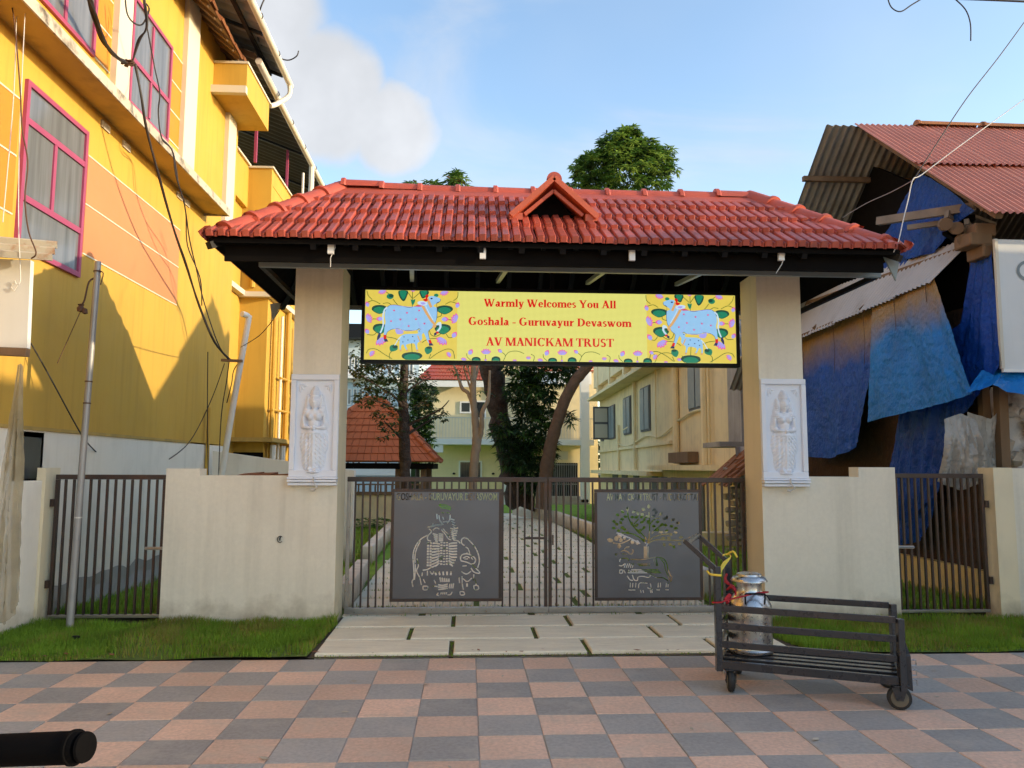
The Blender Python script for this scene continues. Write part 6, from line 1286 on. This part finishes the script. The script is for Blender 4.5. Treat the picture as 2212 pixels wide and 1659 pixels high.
rbld = thing('cream_annexe', 'long weathered cream building with grey shuttered windows along the right side of the path', 'building', (6.3, 28, gz(28)))
def rx_(y): return 5.92 + .018 * (y - 18)
def rw(px, off=0.0):
    """distance along the side wall of a measured column of the photograph"""
    d = P(px, 950, Y=1.0); k = d.x; return (5.92 - off - .018 * 18) / (k - .018)
def rquad(name, m, y0, y1, z0, z1, t, parent=None, off=0.0):
    q = MB(); q.hexa([(rx_(y0) - off - t, y0, z0), (rx_(y1) - off - t, y1, z0), (rx_(y1) - off, y1, z0), (rx_(y0) - off, y0, z0), (rx_(y0) - off - t, y0, z1), (rx_(y1) - off - t, y1, z1), (rx_(y1) - off, y1, z1), (rx_(y0) - off, y0, z1)])
    return q.build(name, m, parent or rbld)
Y0, Y1 = 16.5, 37.5
q = MB(); q.hexa([(rx_(Y0), Y0, -.6), (rx_(Y1), Y1, -.6), (14, Y1, -.6), (14, Y0, -.6), (rx_(Y0), Y0, 6.2), (rx_(Y1), Y1, 6.2), (14, Y1, 6.2), (14, Y0, 6.2)]); q.build('wall', 'cream_dirty', rbld)
rquad('parapet', 'cream_dirty', Y0, Y1, 5.25, 6.55, .28); rquad('sunshade', 'cream_dirty', 15.8, Y1 - .2, 4.62, 4.74, .62); rquad('upper_band', 'cream_dirty', Y0, Y1, 4.741, 5.249, .06)
for k in range(7): rquad('drain_hole', 'under', 18 + k * 3.1, 18.35 + k * 3.1, 5.02, 5.2, .065)
for k in range(6): rquad('parapet_rib', 'cream', 19 + k * 3.4, 19.3 + k * 3.4, 4.75, 6.5, .32)
rquad('lower_sunshade', 'cream_dirty', 16.2, 24.5, 1.42, 1.55, .45); rquad('lower_sunshade', 'cream_dirty', 24.4, Y1 - .3, 1.22, 1.36, .50); rquad('string_course', 'cream_dirty', 23, Y1, 2.18, 2.28, .10)
for a, b, z0, z1, op in ((1493, 1527, P(1510, 885, X=6.0).z, 4.45, 0), (1387, 1407, 2.72, 4.25, 0), (1350, 1365, 2.75, 4.2, 0), (1318, 1330, 2.7, 4.15, 1), (1300, 1305, 2.7, 4.1, 0)):
    ya, yb2 = rw(b), rw(a); o = rquad('window', 'shutter', ya, yb2, z0, z1, .05); ym = (ya + yb2) / 2
    rquad('shutter_leaf', 'bluegrey', ya + .05, ym - .06, z0 + .06, z1 - .06, .03, o, .052); rquad('shutter_leaf', 'bluegrey', ym + .06, yb2 - .05, z0 + .06, z1 - .06, .03, o, .052)
    if op:
        q = MB(); q.box(rx_(yb2) - .75, rx_(yb2) - .051, yb2 - .03, yb2 + .03, z0, z1); lf = q.build('open_leaf', 'shutter', o)
        for zz0, zz1 in ((z0 + .08, (z0 + z1) / 2 - .05), ((z0 + z1) / 2 + .05, z1 - .08)): bx('leaf_pane', 'pilaster', lf, rx_(yb2) - .68, rx_(yb2) - .12, yb2 - .036, yb2 - .031, zz0, zz1)
for px_ in (1415, 1435, 1457, 1475, 1498, 1515, 1375, 1350, 1330):
    ya, yb2 = rw(px_ + 5), rw(px_ - 6); rquad('lower_window', 'shutter', ya, yb2, -.1, 1.2, .04)
def rpipe(y, z0, z1, r_, off=.1): MB().tube([(rx_(y) - off, y, z0), (rx_(y) - off, y, z1)], r_, 8).build('wall_pipe', 'cream', rbld, smooth=True)
for px_, z0, z1, r_ in ((1468, 1.6, 4.6, .10), (1532, 1.55, 4.6, .10), (1541, -.2, 4.6, .035), (1377, 1.4, 4.6, .07), (1341, 1.2, 3.2, .06), (1424, 2.4, 4.6, .025)): rpipe(rw(px_), z0, z1, r_)
for pts in (((1335, 2.5), (1360, 2.3), (1400, 2.55), (1430, 2.45), (1466, 2.75)), ((1468, 2.8), (1500, 2.95), (1530, 2.95)), ((1350, 2.95), (1361, 3.02))):
    MB().tube(smooth_line([(rx_(rw(p)) - .07, rw(p), z) for p, z in pts], 4), .03, 6).build('wall_cable', 'cream', rbld)
bx('wall_box', 'wood', rbld, rx_(20.5) - .3, rx_(20.5) - .02, 20.2, 22.2, 1.62, 1.9)
# old sheds at the right end of the annexe
os_ = thing('old_tiled_shed', 'crumbling stone shed with a sagging dark tiled roof just behind the right pillar', 'shed', (5.7, 14.5, 0))
q = MB(); q.grid(lambda u, v: (5.15 + 1.5 * u, 15.0 + .12 * nz(u * 6, v * 8, 3) + .05 * nz(u * 22, v * 22), -.1 + (2.0 - .0 * u) * v), 40, 40); q.build('wall', 'whitewash', os_, smooth=True)
sm = bmesh.new(); bmesh.ops.create_cube(sm, size=1)
for v in sm.verts: v.co += Vector((random.uniform(-.12, .12),) * 3)
bmesh.ops.bevel(sm, geom=sm.edges[:], offset=.12, segments=1, affect='EDGES'); sme = bpy.data.meshes.new('stone'); sm.to_mesh(sme); sm.free(); sme.materials.append(MT['stone'])
rr = random.Random(31)
for j in range(13):
    for k in range(4):
        o = put(sme, 'stone', (4.93 + k * .165 + (.08 if j % 2 else 0) + rr.uniform(-.02, .02), 14.75 + rr.uniform(-.03, .05), -.05 + j * .125), os_, (rr.uniform(-.2, .2), rr.uniform(-.15, .15), rr.uniform(-.3, .3))); o.scale = (rr.uniform(.13, .18), .18, rr.uniform(.09, .125))
rr = random.Random(6)
for j in range(7):
    for k in range(7):
        o = put(cme, 'clay_tile', (4.75 + j * .17 + rr.uniform(-.03, .03), 13.9 + k * .23, 1.40 + j * .13 + rr.uniform(-.02, .02) - .03 * abs(k - 3)), os_, (rr.uniform(-.1, .1), R(-38) + rr.uniform(-.08, .08), rr.uniform(-.1, .1)))
cs_ = thing('concrete_stub', 'grey concrete wall stub under a corrugated flap between the annexe and the right pillar', 'wall', (6.0, 15.8, 1.9))
bx('wall', 'concrete', cs_, 5.42, 6.6, 15.4, 16.2, 2.0, 4.3); bx('ledge', 'concrete', cs_, 4.9, 6.6, 15.2, 16.3, 1.9, 1.998)
corr((4.95, 14.2, 3.55), (5.9, 14.2, 3.75), (5.05, 15.4, 4.4), (6.0, 15.4, 4.6), 9, .025).build('tin_flap', 'tingrey', cs_, smooth=True)

# gazebo
gb_ = thing('tiled_gazebo', 'open gazebo under an orange clay tiled hip roof left of the path', 'gazebo', (-2.8, 23, gz(23)))
ex0, ex1, ey0, ey1, ezz = -4.8, -.86, 21.5, 25.2, 1.62; ax0, ax1, ay, azz = -3.05, -2.55, 23.3, 3.45
for row in range(9):
    v0, v1 = row / 9, (row + 1.15) / 9
    n_ = 20
    for side in range(3):
        def ee_(v): 
            x0 = ex0 + (ax0 - ex0) * v; x1 = ex1 + (ax1 - ex1) * v; y0 = ey0 + (ay - ey0) * v; y1 = ey1 + (ay - ey1) * v; z = ezz + (azz - ezz) * v
            return ((x0, y0, z), (x1, y0, z)) if side == 0 else ((x1, y0, z), (x1, y1, z)) if side == 1 else ((x0, y1, z), (x0, y0, z))
        (a, b), (d, c) = ee_(v0), ee_(min(1, v1)); a, b, c, d = map(Vector, (a, b, c, d)); nn = max(2, int((b - a).length / .19))
        nr = (b - a).cross(d - a).normalized(); mb = MB() if (row, side) == (0, 0) else mb
        for k in range(nn):
            u0, u1 = k / nn, (k + .93) / nn; p = lambda u, t: a.lerp(b, u).lerp(d.lerp(c, u), t)
            h_ = .035 + .012 * random.random(); mb.hexa([p(u0, 0), p(u1, 0), p(u1, 1), p(u0, 1), p(u0, 0) + nr * h_, p(u1, 0) + nr * h_, p(u1, 1) + nr * .008, p(u0, 1) + nr * .008])
mb.build('roof_tiles', 'clay_new', gb_)['kind'] = 'stuff'
for a, b in (((ex0, ey0, ezz), (ax0, ay, azz)), ((ex1, ey0, ezz), (ax1, ay, azz)), ((ex1, ey1, ezz), (ax1, ay, azz)), ((ax0, ay, azz), (ax1, ay, azz))):
    a = Vector(a); b = Vector(b); L = (b - a).length; n_ = max(2, int(L / .33))
    for k in range(n_): p0, p1 = a.lerp(b, k / n_), a.lerp(b, (k + 1.06) / n_); MB().tube([p0 + Vector((0, 0, .04)), p1 + Vector((0, 0, .02))], [.085, .068], 8).build('ridge_tile', 'clay_new', gb_, smooth=True)
dk2 = MB(); e_ = [(ex0, ey0, ezz), (ex1, ey0, ezz), (ex1, ey1, ezz), (ex0, ey1, ezz)]; A_, B_ = (ax0, ay, azz), (ax1, ay, azz)
for q in ((e_[0], e_[1], B_, A_), (e_[1], e_[2], B_), (e_[2], e_[3], A_, B_), (e_[3], e_[0], A_)): dk2.poly(q)
dk2.build('roof_deck', 'clay', gb_)
bx('eave_beam', 'under', gb_, ex0 + .1, ex1 - .1, ey0 + .1, ey1 - .1, ezz - .2, ezz - .04)
for x in (ex0 + .3, ex1 - .45, -2.0):
    for y in (ey0 + .3, ey1 - .3): bx('post', 'wood', gb_, x, x + .16, y, y + .16, gz(23) - .1, ezz - .201)
bx('low_wall', 'cream_dirty', gb_, ex0 + .2, ex1 - .2, ey0 + .2, ey0 + .4, gz(23) - .1, .72); bx('wall_coping', 'wood', gb_, ex0 + .15, ex1 - .15, ey0 + .15, ey0 + .45, .721, .80)
rl = MB()
for k in range(24): rl.box(ex0 + .3 + k * .15, ex0 + .34 + k * .15, ey0 + .28, ey0 + .32, .80, .98)
rl.box(ex0 + .3, ex1 - .3, ey0 + .27, ey0 + .33, .981, 1.02); rl.build('railing', 'wood', gb_)

# pale blue apartment block at the far left
bb_ = thing('pale_blue_block', 'pale blue apartment block with white window bands far behind the gazebo', 'building', (-9, 52, -.6))
bx('wall', 'blue', bb_, -17, P(905, 800, Y=51).x, 51, 60, -.7, P(800, 735, Y=51).z)
zt = P(800, 735, Y=51).z; bx('roof_slab', 'black', bb_, -17.4, P(800, 700, Y=50).x + 1.0, 50, 60.5, zt, zt + .9); bx('parapet', 'white', bb_, -17, -4, 51.2, 59, zt + .9, zt + 1.1)
for k, (y0_, y1_) in enumerate(((760, 810), (830, 875), (893, 935), (970, 1010))):
    zb2, zt2 = P(800, y1_, Y=51).z, P(800, y0_, Y=51).z; bx('band', 'white', bb_, -17, P(900, 800, Y=51).x, 50.86, 50.999, zb2 - .5, zb2 - .08)
    for px_ in (752, 764, 776, 812, 838, 862, 884): framed_window(bb_, P(px_, 800, Y=51).x, P(px_ + 9, 800, Y=51).x, 50.99, zb2, zt2 - .3, 'glass', 'white', .06, False)
bx('shade_slab', 'white', bb_, -17, P(860, 800, Y=51).x, 50.2, 50.85, P(800, 820, Y=51).z, P(800, 814, Y=51).z)
# garden kerbs
def kerb(label, pts, w, h, m='white_dirty'):
    mb = MB()
    for (x0, y0), (x1, y1) in zip(pts[:-1], pts[1:]): mb.bar((x0, y0, gz(y0) + h / 2 - .03), (x1, y1, gz(y1) + h / 2 - .03), w, h + .06)
    return tag(mb.build('garden_kerb', m, bevel=.01), label, 'kerb', 'garden kerbs')
kerb('short white kerb block at the left side of the path just inside the gate', [(-1.30, 8.55), (-1.42, 11.0)], .16, .26); kerb('longer white kerb along the left side of the path beyond the short kerb block', [(-1.56, 12.6), (-1.80, 19.0)], .16, .30)
kerb('low cream kerb along the right side of the path curving left in the distance', [(2.78, 12), (2.80, 18), (2.66, 24), (1.65, 28.5)], .14, .34); kerb('white kerb corner inside the gate behind the trolley handle', [(2.74, 9.0), (2.74, 10.6)], .12, .34)
tag(MB().box(3.6, 5.8, 15.7, 16.1, gz(16) - .1, gz(16) + .28).build('low_wall', 'cream_dirty'), 'low cream wall strip in front of the annexe seen through the right gate leaf', 'wall')

# ------------------------------------------------------------------ trees
def leaf_mesh(name, centres, leaf, mats, weights, seed, parent, droop=.5, per=7, fold=.25, rosette=.0, kind=True):
    """centres: (centre, radii, count of sprigs); each sprig carries a few leaves round a twig end"""
    r = random.Random(seed); mb = MB(); L, Wd = leaf
    for c, rad, n in centres:
        for _ in range(n):
            while True:
                v = Vector((r.uniform(-1, 1), r.uniform(-1, 1), r.uniform(-1, 1)))
                if v.length <= 1 and v.length > .25 * r.random() + .35: break
            wob = 1 + .30 * nz(v.x * 2.2 + c[0], v.y * 2.2 + c[1], v.z * 2.2 + seed)
            p = Vector(c) + Vector((v.x * rad[0], v.y * rad[1], v.z * rad[2])) * wob; outd = Vector((v.x, v.y, v.z * .6 + .1)).normalized()
            mi = r.choices(range(len(mats)), weights)[0]
            for k in range(per):
                a = 6.283 * (k + r.random() * .7) / per; d = Vector((math.cos(a), math.sin(a), r.uniform(-droop, .25))) + outd * .45; d.normalize()
                s = d.cross(Vector((r.uniform(-.3, .3), r.uniform(-.3, .3), 1))).normalized(); u = s.cross(d); l = L * r.uniform(.65, 1.15); w = Wd * r.uniform(.8, 1.15) / 2
                q = p + d * (L * rosette); m_ = q + d * l * .5; n0 = len(mb.v)
                mb.v += [tuple(q), tuple(m_ + s * w + u * w * fold), tuple(q + d * l + Vector((0, 0, -l * .12))), tuple(m_ - s * w + u * w * fold)]
                mb.f += [(n0, n0 + 1, n0 + 2), (n0, n0 + 2, n0 + 3)]; mb.m += [mi, mi]
    me, c = mb.mesh(name, mats); o = bpy.data.objects.new(name, me); COL.objects.link(o); o.location = c; attach(o, parent)
    if kind: o['kind'] = 'stuff'
    return o
def limb(parent, name, pts, rs, m, n=10, rough=.12, seed=0):
    sp = smooth_line([(*p, r_) for p, r_ in zip(pts, rs)], 5); r = random.Random(seed)
    return MB().tube([(p[0] + nz(i * .7, seed) * p[3] * rough, p[1], p[2]) for i, p in enumerate(sp)], [p[3] * (1 + rough * nz(i * .9, seed + 5)) for i, p in enumerate(sp)], n).build(name, m, parent, smooth=True)
def L3(l, Y): return [tuple(P(x, y, Y=Y + dy)) for x, y, dy in l]
# mango tree: thick leaning trunk, hanging dark foliage, a bright crown above the gateway roof
MY = 26.0
mg = thing('mango_tree', 'big mango tree, thick dark trunk behind the gate, bright crown above the roof', 'tree', (1.9, MY, gz(MY)))
limb(mg, 'trunk', L3([(1128, 1095, 0), (1112, 1040, 0), (1098, 980, 0), (1078, 900, 0), (1068, 830, 0), (1060, 760, 0), (1075, 620, 0)], MY), [.44, .42, .37, .34, .36, .40, .26], 'bark', 18, .4, 1)
limb(mg, 'limb', L3([(1062, 775, 0), (1020, 700, -.5), (960, 560, -1), (950, 440, -1)], MY), [.22, .16, .10, .04], 'bark', 8, .2, 2); limb(mg, 'limb', L3([(1070, 740, 0), (1180, 600, .3), (1290, 470, .5), (1340, 380, .3)], MY), [.26, .2, .13, .05], 'bark', 8, .2, 3)
C = lambda px_, py_, Y=MY: tuple(P(px_, py_, Y=Y))
leaf_mesh('crown', [(C(1352, 372), (1.40, 1.4, 1.2), 430), (C(1340, 322), (.85, .9, .60), 190), (C(1395, 318), (.45, .5, .3), 50), (C(1268, 345), (.35, .5, .25), 34), (C(1440, 345), (.30, .4, .5), 34), (C(1250, 395), (.35, .4, .3), 34), (C(1290, 372), (.75, .8, .6), 150), (C(1410, 365), (.75, .8, .85), 170), (C(1340, 470), (1.6, 1.5, 1.2), 250), (C(1355, 298), (.55, .6, .35), 90)], (.27, .075), ['leaf_a', 'leaf_b', 'leaf_c'], (4, 4, 2), 3, mg, .8, 8)
leaf_mesh('crown', [(C(985, 398), (.45, .5, .36), 56), (C(935, 402), (.35, .4, .16), 26), (C(893, 400), (.20, .3, .16), 18), (C(988, 380), (.16, .2, .18), 12), (C(960, 520), (1.3, 1.3, 1.3), 200)], (.27, .07), ['leaf_a', 'leaf_b', 'leaf_y'], (5, 3, 1), 4, mg, .8, 8)
leaf_mesh('hanging_foliage', [(C(1145, 850, 25), (.75, .8, .75), 190), (C(1150, 920, 25), (.65, .8, .8), 170), (C(1110, 980, 25), (.45, .6, .55), 90), (C(1165, 980, 25), (.55, .7, .6), 100), (C(1085, 930, 24.5), (.30, .4, .5), 36), (C(1150, 790, 25), (1.0, .9, .5), 130), (C(1215, 800, 25), (.6, .7, .35), 60), (C(1150, 1030, 25.3), (.5, .6, .5), 70)], (.30, .062), ['leaf_c', 'leaf_a', 'leaf_c'], (5, 1.6, 2), 5, mg, 1.3, 8)
s2 = thing('leaning_tree', 'slim brown leaning tree trunk rising to the right of the mango tree', 'tree', (2.55, 24, gz(24)))
limb(s2, 'trunk', L3([(1172, 1100, 0), (1180, 1020, 0), (1190, 960, 0), (1208, 900, 0), (1222, 860, 0), (1245, 820, 0), (1275, 780, 0), (1300, 700, 0)], 24), [.25, .22, .20, .19, .18, .17, .16, .12], 'bark_pale', 10, .15, 4)
MT['bark_mid'] = mat('brown_bark', (.15, .095, .06), .92, .25, 6, .9, 22, bdist=.03); s2.children[0].data.materials[0] = MT['bark_mid']
leaf_mesh('crown', [(C(1290, 660, 24), (1.2, 1.2, 1.0), 160), (C(1232, 905, 24), (.10, .2, .25), 8)], (.28, .06), ['leaf_c', 'leaf_a'], (3, 2), 8, s2, 1.1, 8)
# round leaved tree in front of the gazebo
r1_ = thing('round_leaf_tree', 'slender dark tree with sparse round leaves in front of the tiled gazebo', 'tree', (-1.45, 18, gz(18)))
limb(r1_, 'trunk', L3([(878, 1120, 0), (876, 1040, 0), (874, 970, 0), (873, 900, 0), (870, 860, 0), (874, 800, 0), (872, 740, 0)], 18), [.135, .125, .13, .115, .105, .09, .06], 'bark', 10, .25, 6)
for k, l in enumerate((((872, 880, 0), (850, 855, -.3), (810, 830, -.6), (780, 810, -.9)), ((872, 860, 0), (855, 820, .2), (835, 790, .4), (820, 750, .6)), ((874, 850, 0), (900, 830, .1), (930, 815, .3)), ((872, 910, 0), (850, 880, -.5), (790, 860, -.9)), ((876, 920, 0), (910, 905, -.2), (950, 885, -.5), (970, 865, -.6)), ((874, 955, 0), (850, 930, -.4), (830, 910, -.7)), ((878, 940, 0), (925, 910, .1), (962, 890, .2)))):
    limb(r1_, 'branch', L3(l, 18), [.04, .025, .016, .01][:len(l)] if len(l) == 4 else [.035, .02, .012], 'bark', 6, .2, 10 + k)
leaf_mesh('crown', [(C(800, 815, 17.6), (.38, .5, .32), 75), (C(835, 800, 18), (.42, .5, .30), 70), (C(790, 855, 17.4), (.25, .4, .22), 34), (C(850, 845, 17.6), (.38, .5, .35), 50), (C(905, 815, 18.2), (.30, .4, .28), 34), (C(835, 900, 17.5), (.30, .4, .28), 34), (C(925, 880, 18), (.30, .4, .14), 24), (C(955, 895, 17.8), (.16, .3, .10), 12), (C(775, 790, 17.6), (.2, .4, .25), 26), (C(800, 770, 17.8), (.5, .6, .3), 60), (C(840, 935, 17.5), (.28, .3, .16), 16), (C(925, 850, 18), (.2, .3, .12), 12)], (.105, .068), ['leaf_r', 'leaf_c', 'leaf_y'], (5, 3, .8), 9, r1_, .9, 5, .2, .3)
# bare pale tree
bt = thing('bare_tree', 'pale nearly leafless tree forking in front of the cream house', 'tree', (.1, 22, gz(22)))
limb(bt, 'trunk', L3([(1020, 1110, 0), (1022, 1040, 0), (1026, 985, 0), (1030, 950, 0), (1026, 900, 0), (1022, 850, 0), (1024, 790, 0)], 22), [.13, .125, .125, .13, .10, .09, .075], 'bark_pale', 10, .2, 21)
for k, (l, r_) in enumerate(((((1032, 955, 0), (1040, 930, -.1), (1042, 890, -.2), (1055, 860, -.2), (1058, 800, -.2)), (.075, .07, .06, .05, .03)), (((1022, 880, 0), (1012, 850, .1), (998, 838, .2), (985, 800, .3), (970, 770, .3)), (.06, .055, .05, .035, .02)), (((1020, 850, 0), (1008, 815, .2), (1000, 790, .2)), (.035, .025, .015)), (((1024, 840, 0), (1012, 800, -.2), (1004, 775, -.2)), (.03, .02, .015)), (((1022, 830, 0), (1032, 800, 0), (1036, 770, 0)), (.04, .03, .02)))):
    limb(bt, 'branch', L3(l, 22), r_, 'bark_pale', 8, .2, 30 + k)
leaf_mesh('leaves', [(C(1050, 850, 22), (.25, .3, .3), 9), (C(990, 795, 22), (.3, .3, .2), 12)], (.16, .045), ['leaf_a', 'leaf_c'], (3, 2), 14, bt, 1.0, 4)
# dark shrub and creeper at the side of the house
sb_ = thing('dark_shrub', 'tall dark shrub at the left end of the cream house balcony', 'shrub', (-3.2, 33, gz(33)))
limb(sb_, 'stem', L3([(900, 1075, 0), (903, 980, 0), (905, 870, 0)], 33), [.12, .08, .03], 'bark', 8)
leaf_mesh('foliage', [(C(905, 900, 33), (.55, .6, 1.5), 260), (C(912, 960, 33), (.5, .6, 1.0), 120), (C(915, 850, 33), (.6, .6, .5), 70)], (.26, .08), ['leaf_c', 'leaf_a', 'leaf_b'], (4, 3, 1), 15, sb_, .8, 7)
for k, (px_, s, lb) in enumerate(((762, .5, 'ragged green weeds along the low gazebo wall behind the left gate bars'),)):
    c0 = P(790, 1088, Y=21); t = thing('garden_plants', lb, 'plants', (c0.x, 21, gz(21)))
    leaf_mesh('foliage', [((c0.x + d_, 21.2, gz(21) + .1), (.45, .3, .16), 50) for d_ in (-.8, -.1, .5, 1.1)], (.14, .03), ['leaf_a', 'leaf_b'], (3, 2), 16, t, .2, 6)
# distant greenery
fw = MB()
o = leaf_mesh('distant_trees', [((x, 75 + 6 * math.sin(x), 2 + 1.5 * math.sin(x * .7)), (6, 4, 3.2), 130) for x in range(-70, 80, 7)], (1.3, .6), ['leaf_c', 'leaf_a'], (3, 2), 18, None, .6, 6)
# litter on the pavement and in the grass
rr = random.Random(77); lt = MB()
for k in range(70):
    x, y = rr.uniform(-4, 4.5), (rr.uniform(3.9, 6.3) if k % 2 else 6.38 + abs(rr.gauss(0, .05))); a = rr.uniform(0, 6.28); l = rr.uniform(.010, .040)
    d = Vector((math.cos(a), math.sin(a), 0)) * l; n_ = Vector((-d.y, d.x, 0)) * .4; p = Vector((x, y, .006)); z_ = .03 if y > 6.37 else 0
    p.z += z_; lt.poly([p - d, p - n_ + Vector((0, 0, .004)), p + d + Vector((0, 0, .006)), p + n_], k % 2)
tag(lt.build('litter', ['clay', 'white_dirty']), kind='stuff')
